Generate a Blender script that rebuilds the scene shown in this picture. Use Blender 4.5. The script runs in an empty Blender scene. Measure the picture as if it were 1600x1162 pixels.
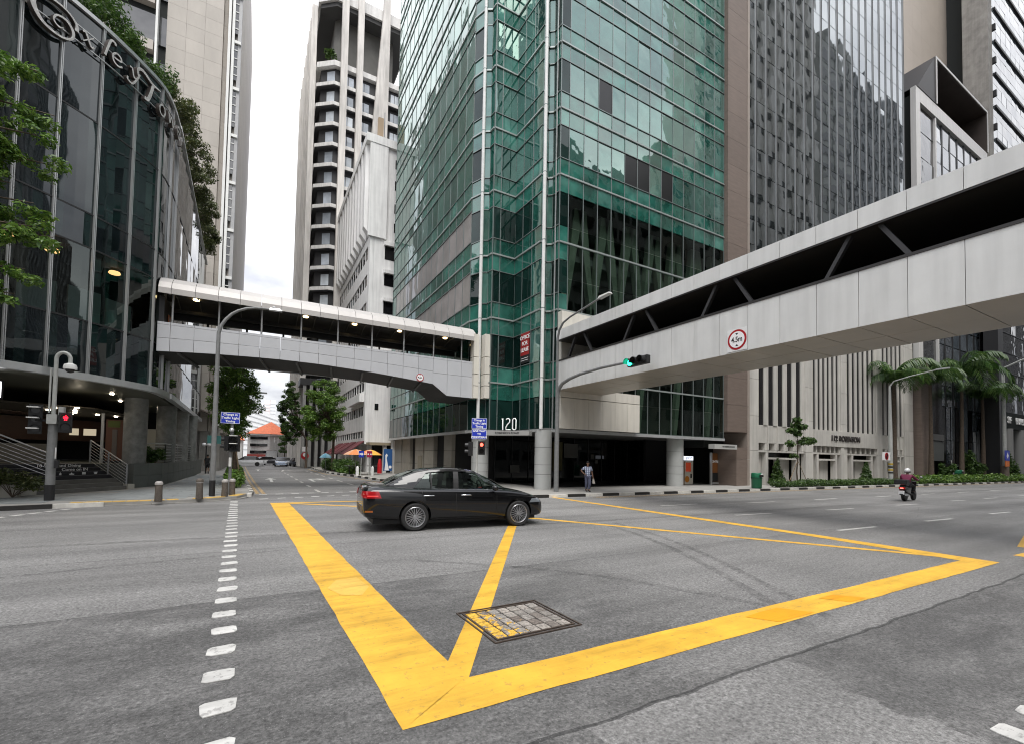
import bpy, bmesh, math, random
from mathutils import Vector, Matrix, Euler, Quaternion
rnd = random.Random(7)
PI = math.pi
S = bpy.context.scene
COL = S.collection

# ------------------------------------------------------------------ camera
cam_d = bpy.data.cameras.new('camera'); cam = bpy.data.objects.new('camera', cam_d); COL.objects.link(cam)
YAW, PITCH, ROLL = math.radians(29.25), math.radians(1.95), math.radians(1.05)
cy, sy, cp, sp, cr, sr = math.cos(YAW), math.sin(YAW), math.cos(PITCH), math.sin(PITCH), math.cos(ROLL), math.sin(ROLL)
fw = Vector((sy*cp, cy*cp, sp)); rt = Vector((cy, -sy, 0)); up = rt.cross(fw)
r2 = rt*cr + up*sr; u2 = up*cr - rt*sr
m = Matrix((r2, u2, -fw)).transposed().to_4x4(); m.translation = (0, 0, 1.75)
cam.matrix_world = m
cam_d.sensor_width = 36; cam_d.lens = 708.3/1600*36
cam_d.shift_x = 2.1/1600; cam_d.shift_y = 108.7/1600
cam_d.clip_start = 0.1; cam_d.clip_end = 3000
S.camera = cam

# ------------------------------------------------------------------ sky and sun (overcast)
SUN_EL, SUN_AZ = math.radians(62), math.radians(200)
W = bpy.data.worlds.new('World'); S.world = W; W.use_nodes = True
nt = W.node_tree; nt.nodes.clear()
def N(t, **kw):
    n = nt.nodes.new(t)
    for k, v in kw.items(): setattr(n, k, v)
    return n
def LK(a, b): nt.links.new(a, b)
sky = N('ShaderNodeTexSky', sky_type='NISHITA', sun_disc=False, sun_elevation=SUN_EL, sun_rotation=SUN_AZ)
tc = N('ShaderNodeTexCoord'); sep = N('ShaderNodeSeparateXYZ'); LK(tc.outputs['Generated'], sep.inputs[0])
zc = N('ShaderNodeMath', operation='MAXIMUM'); LK(sep.outputs[2], zc.inputs[0]); zc.inputs[1].default_value = 0.0
lum = N('ShaderNodeMath', operation='MULTIPLY_ADD'); LK(zc.outputs[0], lum.inputs[0]); lum.inputs[1].default_value = 17.0; lum.inputs[2].default_value = 4.6
zz = N('ShaderNodeMath', operation='ADD'); LK(zc.outputs[0], zz.inputs[0]); zz.inputs[1].default_value = 0.25
dv = N('ShaderNodeVectorMath', operation='DIVIDE'); LK(tc.outputs['Generated'], dv.inputs[0]); LK(zz.outputs[0], dv.inputs[1])
of = N('ShaderNodeVectorMath', operation='ADD'); LK(dv.outputs[0], of.inputs[0]); of.inputs[1].default_value = (.55, .35, 0)
nz = N('ShaderNodeTexNoise'); LK(of.outputs[0], nz.inputs['Vector']); nz.inputs['Scale'].default_value = 1.3; nz.inputs['Detail'].default_value = 6; nz.inputs['Roughness'].default_value = .55
rp = N('ShaderNodeValToRGB'); LK(nz.outputs[0], rp.inputs[0])
rp.color_ramp.elements[0].position = .38; rp.color_ramp.elements[0].color = (.38, .39, .44, 1)
rp.color_ramp.elements[1].position = .64; rp.color_ramp.elements[1].color = (.95, .95, .96, 1)
cl = N('ShaderNodeVectorMath', operation='SCALE'); LK(rp.outputs[0], cl.inputs[0]); LK(lum.outputs[0], cl.inputs['Scale'])
mx = N('ShaderNodeMix', data_type='RGBA'); mx.inputs[0].default_value = .93
LK(sky.outputs[0], mx.inputs[6]); LK(cl.outputs[0], mx.inputs[7])
bg = N('ShaderNodeBackground'); bg.inputs[1].default_value = .1; LK(mx.outputs[2], bg.inputs[0])
wo = N('ShaderNodeOutputWorld'); LK(bg.outputs[0], wo.inputs[0])
sd = bpy.data.lights.new('sun', 'SUN'); sd.energy = 1.5; sd.angle = math.radians(35); sd.color = (1, .97, .92)
so = bpy.data.objects.new('sun', sd); COL.objects.link(so)
so.rotation_euler = (PI/2-SUN_EL, 0, PI-SUN_AZ+PI)   # overcast: very soft
so.rotation_euler = Vector((math.sin(SUN_AZ)*math.cos(SUN_EL), math.cos(SUN_AZ)*math.cos(SUN_EL), math.sin(SUN_EL))).to_track_quat('Z', 'Y').to_euler()
S.view_settings.view_transform = 'Standard'; S.view_settings.look = 'None'
S.view_settings.exposure = 1.0; S.view_settings.gamma = 1
S.render.engine = 'CYCLES'
S.cycles.use_denoising = True; S.cycles.filter_width = 1.05
S.cycles.max_bounces = 8; S.cycles.glossy_bounces = 5; S.cycles.transparent_max_bounces = 24; S.cycles.transmission_bounces = 6
S.cycles.sample_clamp_indirect = 6

# ------------------------------------------------------------------ materials
MATS = {}
def nodes(name):
    m = bpy.data.materials.new(name); m.use_nodes = True
    t = m.node_tree; b = t.nodes['Principled BSDF']
    return m, t, b
def rand01(t):
    """one random value per piece: separate objects and joined pieces alike"""
    g = t.nodes.new('ShaderNodeNewGeometry'); o = t.nodes.new('ShaderNodeObjectInfo')
    a = t.nodes.new('ShaderNodeMath'); a.operation = 'ADD'; t.links.new(g.outputs['Random Per Island'], a.inputs[0]); t.links.new(o.outputs['Random'], a.inputs[1])
    f = t.nodes.new('ShaderNodeMath'); f.operation = 'FRACT'; t.links.new(a.outputs[0], f.inputs[0])
    return f.outputs[0], g
def mat(name, col, rough=.6, metal=0, var=.0, noise=0, nscale=3, nstretch=None, bump=0, bscale=20, spec=.5, emit=None, es=0, coat=0, ior=1.5, stain=0):
    """Principled surface: base colour with a per-piece shift (var), broad noise wear (noise), fine relief (bump), streaks (stain)"""
    if name in MATS: return MATS[name]
    m, t, b = nodes(name)
    b.inputs['Base Color'].default_value = (*col, 1); b.inputs['Roughness'].default_value = rough
    b.inputs['Metallic'].default_value = metal; b.inputs['Specular IOR Level'].default_value = spec; b.inputs['IOR'].default_value = ior
    if coat: b.inputs['Coat Weight'].default_value = coat; b.inputs['Coat Roughness'].default_value = .03
    if emit: b.inputs['Emission Color'].default_value = (*emit, 1); b.inputs['Emission Strength'].default_value = es
    L = t.links.new; val = None
    g = t.nodes.new('ShaderNodeNewGeometry')
    def mul(x, y):
        if x is None: return y
        k = t.nodes.new('ShaderNodeMath'); k.operation = 'MULTIPLY'; L(x, k.inputs[0]); L(y, k.inputs[1]); return k.outputs[0]
    def ramp(src, lo, hi, a=.3, z=.7):
        r = t.nodes.new('ShaderNodeMapRange'); L(src, r.inputs[0]); r.inputs[1].default_value = a; r.inputs[2].default_value = z
        r.inputs[3].default_value = lo; r.inputs[4].default_value = hi; return r.outputs[0]
    if var:
        f, _ = rand01(t); val = ramp(f, 1-var, 1+var, 0, 1)
    if noise:
        vec = g.outputs['Position']
        if nstretch:
            mp = t.nodes.new('ShaderNodeVectorMath'); mp.operation = 'MULTIPLY'; L(vec, mp.inputs[0]); mp.inputs[1].default_value = nstretch; vec = mp.outputs[0]
        n = t.nodes.new('ShaderNodeTexNoise'); L(vec, n.inputs['Vector']); n.inputs['Scale'].default_value = nscale; n.inputs['Detail'].default_value = 8; n.inputs['Roughness'].default_value = .62
        val = mul(val, ramp(n.outputs[0], 1-noise, 1+noise*.6)); 
    if stain:
        mp = t.nodes.new('ShaderNodeVectorMath'); mp.operation = 'MULTIPLY'; L(g.outputs['Position'], mp.inputs[0]); mp.inputs[1].default_value = (3.5, 3.5, .25)
        n = t.nodes.new('ShaderNodeTexNoise'); L(mp.outputs[0], n.inputs['Vector']); n.inputs['Scale'].default_value = 1.2; n.inputs['Detail'].default_value = 6
        val = mul(val, ramp(n.outputs[0], 1-stain, 1, .35, .6))
    if val is not None:
        v = t.nodes.new('ShaderNodeVectorMath'); v.operation = 'SCALE'; v.inputs[0].default_value = col; L(val, v.inputs['Scale']); L(v.outputs[0], b.inputs['Base Color'])
    if bump:
        n2 = t.nodes.new('ShaderNodeTexNoise'); L(g.outputs['Position'], n2.inputs['Vector']); n2.inputs['Scale'].default_value = bscale; n2.inputs['Detail'].default_value = 5
        bp = t.nodes.new('ShaderNodeBump'); bp.inputs['Strength'].default_value = bump; bp.inputs['Distance'].default_value = .02; L(n2.outputs[0], bp.inputs['Height']); L(bp.outputs[0], b.inputs['Normal'])
    MATS[name] = m; return m
def glass(name, cols, rough=.02, ior=2.2, wave=.25, wscale=.8, spread=.5, tint=(1, 1, 1)):
    """reflective facade glass: a dark body whose shade differs per pane, rolled-glass waviness in the reflection"""
    if name in MATS: return MATS[name]
    m, t, b = nodes(name); L = t.links.new
    b.inputs['Roughness'].default_value = rough; b.inputs['IOR'].default_value = ior; b.inputs['Specular Tint'].default_value = (*tint, 1)
    f, g = rand01(t)
    r = t.nodes.new('ShaderNodeValToRGB'); L(f, r.inputs[0]); r.color_ramp.interpolation = 'CONSTANT'
    while len(r.color_ramp.elements) < len(cols): r.color_ramp.elements.new(.5)
    for i, c in enumerate(cols):
        r.color_ramp.elements[i].position = i/len(cols); r.color_ramp.elements[i].color = (*c, 1)
    n0 = t.nodes.new('ShaderNodeTexNoise'); L(g.outputs['Position'], n0.inputs['Vector']); n0.inputs['Scale'].default_value = .9; n0.inputs['Detail'].default_value = 5
    mr = t.nodes.new('ShaderNodeMapRange'); L(n0.outputs[0], mr.inputs[0]); mr.inputs[1].default_value = .3; mr.inputs[2].default_value = .7; mr.inputs[3].default_value = 1-spread; mr.inputs[4].default_value = 1+spread
    sc = t.nodes.new('ShaderNodeVectorMath'); sc.operation = 'SCALE'; L(r.outputs[0], sc.inputs[0]); L(mr.outputs[0], sc.inputs['Scale']); L(sc.outputs[0], b.inputs['Base Color'])
    n = t.nodes.new('ShaderNodeTexNoise'); L(g.outputs['Position'], n.inputs['Vector']); n.inputs['Scale'].default_value = wscale; n.inputs['Detail'].default_value = 1.5
    bp = t.nodes.new('ShaderNodeBump'); bp.inputs['Strength'].default_value = wave; bp.inputs['Distance'].default_value = .05; L(n.outputs[0], bp.inputs['Height']); L(bp.outputs[0], b.inputs['Normal'])
    MATS[name] = m; return m
def clear_glass(name, tint, refl=1.7, wave=.1, wscale=.8):
    """see-through tinted glass: tinted transmission plus a mirror-like coat by Fresnel"""
    if name in MATS: return MATS[name]
    m = bpy.data.materials.new(name); m.use_nodes = True; t = m.node_tree; t.nodes.clear(); L = t.links.new
    tr = t.nodes.new('ShaderNodeBsdfTransparent'); tr.inputs[0].default_value = (*tint, 1)
    gl = t.nodes.new('ShaderNodeBsdfGlossy'); gl.inputs['Roughness'].default_value = .02; gl.inputs[0].default_value = (.9, 1, .96, 1)
    fr = t.nodes.new('ShaderNodeFresnel'); fr.inputs[0].default_value = refl
    g = t.nodes.new('ShaderNodeNewGeometry')
    n = t.nodes.new('ShaderNodeTexNoise'); L(g.outputs['Position'], n.inputs['Vector']); n.inputs['Scale'].default_value = wscale; n.inputs['Detail'].default_value = 1.5
    bp = t.nodes.new('ShaderNodeBump'); bp.inputs['Strength'].default_value = wave; bp.inputs['Distance'].default_value = .05; L(n.outputs[0], bp.inputs['Height']); L(bp.outputs[0], gl.inputs['Normal'])
    ff = t.nodes.new('ShaderNodeMath'); ff.operation = 'SUBTRACT'; ff.inputs[0].default_value = 1; L(g.outputs['Backfacing'], ff.inputs[1])
    fm = t.nodes.new('ShaderNodeMath'); fm.operation = 'MULTIPLY'; L(fr.outputs[0], fm.inputs[0]); L(ff.outputs[0], fm.inputs[1])
    mx = t.nodes.new('ShaderNodeMixShader'); L(fm.outputs[0], mx.inputs[0]); L(tr.outputs[0], mx.inputs[1]); L(gl.outputs[0], mx.inputs[2])
    o = t.nodes.new('ShaderNodeOutputMaterial'); L(mx.outputs[0], o.inputs[0])
    MATS[name] = m; return m
def lamp(name, col, st): return mat(name, (.02, .02, .02), .4, emit=col, es=st)

# ------------------------------------------------------------------ mesh builder
class MB:
    def __init__(s): s.v = []; s.f = []; s.mi = []; s.cur = 0
    def quad(s, a, b, c, d):
        n = len(s.v); s.v += [tuple(a), tuple(b), tuple(c), tuple(d)]; s.f.append((n, n+1, n+2, n+3)); s.mi.append(s.cur); return s
    def poly(s, pts):
        n = len(s.v); s.v += [tuple(p) for p in pts]; s.f.append(tuple(range(n, n+len(pts)))); s.mi.append(s.cur); return s
    def hexa(s, p):                       # 8 points: bottom ring 0-3 (ccw), top ring 4-7
        n = len(s.v); s.v += [tuple(q) for q in p]
        for q in ((3, 2, 1, 0), (4, 5, 6, 7), (0, 1, 5, 4), (1, 2, 6, 5), (2, 3, 7, 6), (3, 0, 4, 7)):
            s.f.append(tuple(n+i for i in q)); s.mi.append(s.cur)
        return s
    def box(s, x0, x1, y0, y1, z0, z1):
        return s.hexa([(x0, y0, z0), (x1, y0, z0), (x1, y1, z0), (x0, y1, z0), (x0, y0, z1), (x1, y0, z1), (x1, y1, z1), (x0, y1, z1)])
    def obox(s, c, ux, uy, uz):           # centre and three half-axes
        c, ux, uy, uz = Vector(c), Vector(ux), Vector(uy), Vector(uz)
        return s.hexa([c-ux-uy-uz, c+ux-uy-uz, c+ux+uy-uz, c-ux+uy-uz, c-ux-uy+uz, c+ux-uy+uz, c+ux+uy+uz, c-ux+uy+uz])
    def bar(s, a, b, w, h, upv=(0, 0, 1)):  # square bar from a to b
        a, b = Vector(a), Vector(b); d = (b-a); l = d.length; d.normalize(); u = Vector(upv)
        sd_ = d.cross(u)
        if sd_.length < 1e-4: sd_ = d.cross(Vector((1, 0, 0)))
        sd_.normalize(); u = sd_.cross(d)
        return s.obox((a+b)/2, sd_*w/2, d*l/2, u*h/2)
    def prism(s, pts, z0, z1):            # ccw plan polygon
        n = len(s.v); k = len(pts)
        s.v += [(p[0], p[1], z0) for p in pts] + [(p[0], p[1], z1) for p in pts]
        s.f.append(tuple(n+i for i in reversed(range(k)))); s.f.append(tuple(n+k+i for i in range(k))); s.mi += [s.cur]*2
        for i in range(k):
            j = (i+1) % k; s.f.append((n+i, n+j, n+k+j, n+k+i)); s.mi.append(s.cur)
        return s
    def sweep(s, path, rad, seg=10, cap=True):   # round tube along a path; rad a number or list
        P = [Vector(p) for p in path]; n = len(s.v); k = len(P)
        R = rad if isinstance(rad, (list, tuple)) else [rad]*k
        prev = None
        for i, p in enumerate(P):
            d = (P[min(i+1, k-1)]-P[max(i-1, 0)]).normalized()
            if prev is None:
                a = d.cross(Vector((0, 0, 1)))
                if a.length < 1e-3: a = d.cross(Vector((0, 1, 0)))
                a.normalize()
            else:
                a = prev - d*prev.dot(d)
                a.normalize()
            prev = a; b = d.cross(a)
            for j in range(seg):
                t_ = 2*PI*j/seg; s.v.append(tuple(p + a*math.cos(t_)*R[i] + b*math.sin(t_)*R[i]))
        for i in range(k-1):
            for j in range(seg):
                j2 = (j+1) % seg
                s.f.append((n+i*seg+j, n+i*seg+j2, n+(i+1)*seg+j2, n+(i+1)*seg+j)); s.mi.append(s.cur)
        if cap:
            s.f.append(tuple(n+j for j in reversed(range(seg)))); s.f.append(tuple(n+(k-1)*seg+j for j in range(seg))); s.mi += [s.cur]*2
        return s
    def cyl(s, a, b, r0, r1=None, seg=16): return s.sweep([a, b], [r0, r0 if r1 is None else r1], seg)
    def lathe(s, c, prof, seg=20, axis=(0, 0, 1), cap=True):   # prof: (radius, height) along axis from c
        ax = Vector(axis).normalized(); c = Vector(c)
        a = ax.cross(Vector((0, 0, 1)));
        if a.length < 1e-3: a = Vector((1, 0, 0))
        a.normalize(); b = ax.cross(a); n = len(s.v)
        for (r, h) in prof:
            for j in range(seg):
                t_ = 2*PI*j/seg; s.v.append(tuple(c + ax*h + a*math.cos(t_)*r + b*math.sin(t_)*r))
        for i in range(len(prof)-1):
            for j in range(seg):
                j2 = (j+1) % seg; s.f.append((n+i*seg+j, n+i*seg+j2, n+(i+1)*seg+j2, n+(i+1)*seg+j)); s.mi.append(s.cur)
        if cap: s.f.append(tuple(n+j for j in reversed(range(seg)))); s.f.append(tuple(n+(len(prof)-1)*seg+j for j in range(seg))); s.mi += [s.cur]*2
        return s
    def ball(s, c, r, seg=12, sq=(1, 1, 1)):
        n = len(s.v); c = Vector(c); rows = seg//2
        for i in range(rows+1):
            ph = PI*i/rows
            for j in range(seg):
                th = 2*PI*j/seg; s.v.append((c.x+r*sq[0]*math.sin(ph)*math.cos(th), c.y+r*sq[1]*math.sin(ph)*math.sin(th), c.z+r*sq[2]*math.cos(ph)))
        for i in range(rows):
            for j in range(seg):
                j2 = (j+1) % seg; s.f.append((n+i*seg+j, n+(i+1)*seg+j, n+(i+1)*seg+j2, n+i*seg+j2)); s.mi.append(s.cur)
        return s
    def build(s, name, m, parent=None, smooth=False, local=False, bevel=0):
        me = bpy.data.meshes.new(name)
        vs = s.v
        if parent is not None and not local:
            iv = WM(parent).inverted(); vs = [tuple(iv @ Vector(v)) for v in vs]
        me.from_pydata(vs, [], s.f)
        for mm in (m if isinstance(m, (list, tuple)) else [m]): me.materials.append(mm)
        if isinstance(m, (list, tuple)): me.polygons.foreach_set('material_index', s.mi)
        if smooth:
            me.polygons.foreach_set('use_smooth', [True]*len(me.polygons))
            if smooth is not True: me.set_sharp_from_angle(angle=math.radians(smooth))
        me.update()
        o = bpy.data.objects.new(name, me); COL.objects.link(o)
        if parent is not None: o.parent = parent
        if bevel:
            bm = bmesh.new(); bm.from_mesh(me); bmesh.ops.remove_doubles(bm, verts=bm.verts, dist=1e-5)
            bmesh.ops.bevel(bm, geom=[e for e in bm.edges if len(e.link_faces) == 2 and e.calc_face_angle(0) > .5], offset=bevel, segments=2, affect='EDGES', profile=.6)
            bm.to_mesh(me); bm.free()
        return o
_WM = {}
def WM(o):
    mb = Matrix.LocRotScale(o.location, o.rotation_euler, o.scale)
    return WM(o.parent) @ mb if o.parent else mb
def tag(o, label=None, cat=None, group=None, kind=None):
    if label: o['label'] = label
    if cat: o['category'] = cat
    if group: o['group'] = group
    if kind: o['kind'] = kind
    return o
def thing(name, label, cat, loc=(0, 0, 0), rz=0, group=None):
    o = bpy.data.objects.new(name, None); COL.objects.link(o); o.location = loc; o.rotation_euler = (0, 0, rz)
    o.empty_display_size = .2
    return tag(o, label, cat, group)
def struct(o): o['kind'] = 'structure'; return o
def stuff(o): o['kind'] = 'stuff'; return o
UNIT = {}
def unit(name, m):
    k = (name, m.name)
    if k not in UNIT:
        me = bpy.data.meshes.new(name); b = MB().box(-.5, .5, -.5, .5, -.5, .5)
        me.from_pydata(b.v, [], b.f); me.materials.append(m); UNIT[k] = me
    return UNIT[k]
def piece(name, m, parent, c, ux, uy, uz):
    """one box-shaped piece sharing a unit mesh: centre and three full-length axes (world)"""
    o = bpy.data.objects.new(name, unit(name, m)); COL.objects.link(o); o.parent = parent
    M_ = Matrix((Vector(ux), Vector(uy), Vector(uz))).transposed().to_4x4(); M_.translation = Vector(c)
    o.matrix_basis = WM(parent).inverted() @ M_
    return o
def pbox(name, m, parent, x0, x1, y0, y1, z0, z1):
    return piece(name, m, parent, ((x0+x1)/2, (y0+y1)/2, (z0+z1)/2), (x1-x0, 0, 0), (0, y1-y0, 0), (0, 0, z1-z0))
class Field:
    """box pieces of one thing: the largest in view stay parts, the rest are joined"""
    def __init__(s, parent, limit=290): s.parent = parent; s.it = {}; s.limit = limit
    def add(s, name, m, c, ux, uy, uz): s.it.setdefault((name, m.name), []).append((m, Vector(c), Vector(ux), Vector(uy), Vector(uz)))
    def done(s):
        byname = {}
        for (nm, mn), L_ in s.it.items(): byname.setdefault(nm, []).extend(L_)
        for nm, L_ in byname.items():
            L_.sort(key=lambda q: -q[2].length*q[4].length/((q[1]-Vector((0, 0, 1.75))).length**2))
            for (m_, c, a, b, d) in L_[:s.limit]: piece(nm, m_, s.parent, c, a, b, d)
            rest = {}
            for q in L_[s.limit:]: rest.setdefault(q[0].name, []).append(q)
            if rest:
                mb = MB(); ms = []
                for i, (mn, Q) in enumerate(rest.items()):
                    ms.append(Q[0][0]); mb.cur = i
                    for (_, c, a, b, d) in Q: mb.obox(c, a/2, b/2, d/2)
                stuff(mb.build(nm, ms, s.parent))
def curtain(fld, P0, P1, widths, rows, mats, n=None, gap=.012, tilt=.012, thick=.03, off=0, name=None, skip=None):
    """panes of a curtain wall from plan point P0 to P1; rows: (z0, z1, name, key)"""
    a, b = Vector((*P0, 0)), Vector((*P1, 0)); u = (b-a).normalized(); n = Vector((u.y, -u.x, 0)) if n is None else Vector((*n, 0))
    x = 0
    for i, w in enumerate(widths):
        for (z0, z1, nm, key) in rows:
            if skip and skip(i, z0, z1): continue
            c = a + u*(x+w/2) + n*off + Vector((0, 0, (z0+z1)/2))
            t1, t2 = rnd.gauss(0, tilt), rnd.gauss(0, tilt)
            nn = (n + u*t1 + Vector((0, 0, t2))).normalized(); uu = (u - nn*u.dot(nn)).normalized(); vv = nn.cross(uu)
            k = key(i, z0) if callable(key) else key
            fld.add(nm, mats[k], c, uu*(w-gap), nn*thick, vv*(z1-z0-gap))
        x += w
def text(name, s, size, m, parent=None, loc=(0, 0, 0), right=(1, 0, 0), up_=(0, 0, 1), depth=.01, align='CENTER', sx=1, shear=0, bold=0):
    cu = bpy.data.curves.new(name, 'FONT'); cu.body = s; cu.size = size; cu.extrude = depth; cu.align_x = align; cu.align_y = 'CENTER'; cu.shear = shear; cu.offset = bold
    cu.resolution_u = 4; cu.space_line = .95
    o = bpy.data.objects.new(name, cu); COL.objects.link(o)
    dg = bpy.context.evaluated_depsgraph_get(); me = bpy.data.meshes.new_from_object(o.evaluated_get(dg))
    bpy.data.objects.remove(o); bpy.data.curves.remove(cu)
    me.materials.clear(); me.materials.append(m)
    o = bpy.data.objects.new(name, me); COL.objects.link(o)
    r, u_ = Vector(right).normalized(), Vector(up_).normalized(); nn = r.cross(u_)
    M_ = Matrix((r*sx, u_, nn)).transposed().to_4x4(); M_.translation = Vector(loc)
    if parent is not None: o.parent = parent; o.matrix_basis = WM(parent).inverted() @ M_
    else: o.matrix_basis = M_
    me.name = name
    return o
def copy_tree(o, parent=None):
    c = o.copy(); COL.objects.link(c)
    if parent is not None: c.parent = parent
    for ch in [q for q in S.objects if q.parent == o]: copy_tree(ch, c)
    return c
def arc(c, r, a0, a1, n, plane='xz'):
    out = []
    for i in range(n+1):
        t_ = a0+(a1-a0)*i/n
        out.append((c[0]+r*math.cos(t_), c[1], c[2]+r*math.sin(t_)) if plane == 'xz' else (c[0]+r*math.cos(t_), c[1]+r*math.sin(t_), c[2]))
    return out
# ------------------------------------------------------------------ shared materials
M_conc = mat('concrete', (.33, .315, .29), .8, noise=.25, nscale=1.2, bump=.15, stain=.15, var=.06)
M_white = mat('white_paint', (.74, .74, .72), .55, noise=.06, nscale=2, stain=.1)
M_cream = mat('cream_panel', (.66, .63, .56), .5, var=.03, noise=.06, nscale=1, stain=.1)
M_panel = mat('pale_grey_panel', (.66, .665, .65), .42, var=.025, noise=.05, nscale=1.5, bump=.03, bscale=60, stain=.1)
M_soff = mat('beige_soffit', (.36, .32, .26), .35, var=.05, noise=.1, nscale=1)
M_dark = mat('dark_metal', (.02, .02, .021), .45)
M_steel = mat('galvanised_steel', (.30, .305, .31), .45, .4, noise=.2, nscale=6)
M_alu = mat('aluminium', (.55, .56, .56), .35, .5, noise=.1, nscale=3)
M_black = mat('black_paint', (.012, .012, .013), .5)
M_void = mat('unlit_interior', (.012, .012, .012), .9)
M_rubber = mat('rubber', (.018, .018, .018), .75)
M_mull = mat('mullion_metal', (.22, .25, .245), .35, .5)
M_sill = mat('pale_transom', (.34, .375, .365), .4, .4)
M_blue = mat('sign_blue', (.012, .035, .42), .4)
M_sw = mat('sign_white', (.85, .85, .85), .5)
M_red = mat('sign_red', (.45, .01, .015), .45)
M_txtblk = mat('letter_black', (.01, .01, .01), .5)
M_trunk = mat('bark', (.10, .075, .055), .9, noise=.4, nscale=9, bump=.4, bscale=30)
M_stake = mat('timber_stake', (.30, .22, .14), .8, noise=.2, nscale=8)
def leafmat(name, a, b, c):
    m, t, bs = nodes(name); L = t.links.new
    f, g = rand01(t); r = t.nodes.new('ShaderNodeValToRGB'); L(f, r.inputs[0])
    r.color_ramp.elements[0].color = (*a, 1); r.color_ramp.elements[1].color = (*c, 1); e = r.color_ramp.elements.new(.55); e.color = (*b, 1)
    L(r.outputs[0], bs.inputs['Base Color']); bs.inputs['Roughness'].default_value = .45
    bs.inputs['Transmission Weight'].default_value = 0
    tr = t.nodes.new('ShaderNodeBsdfTranslucent'); L(r.outputs[0], tr.inputs[0])
    mx = t.nodes.new('ShaderNodeMixShader'); mx.inputs[0].default_value = .3; L(bs.outputs[0], mx.inputs[1]); L(tr.outputs[0], mx.inputs[2])
    L(mx.outputs[0], t.nodes['Material Output'].inputs[0]); return m
M_leaf = leafmat('leaf_bright_green', (.045, .11, .015), (.105, .20, .028), (.21, .32, .06))
M_leaf2 = leafmat('leaf_dark_green', (.024, .06, .012), (.055, .115, .02), (.11, .18, .04))
M_leaf3 = leafmat('leaf_olive', (.04, .06, .018), (.08, .1, .03), (.14, .15, .05))
M_palm = leafmat('palm_green', (.02, .06, .012), (.05, .11, .022), (.12, .19, .05))
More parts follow.
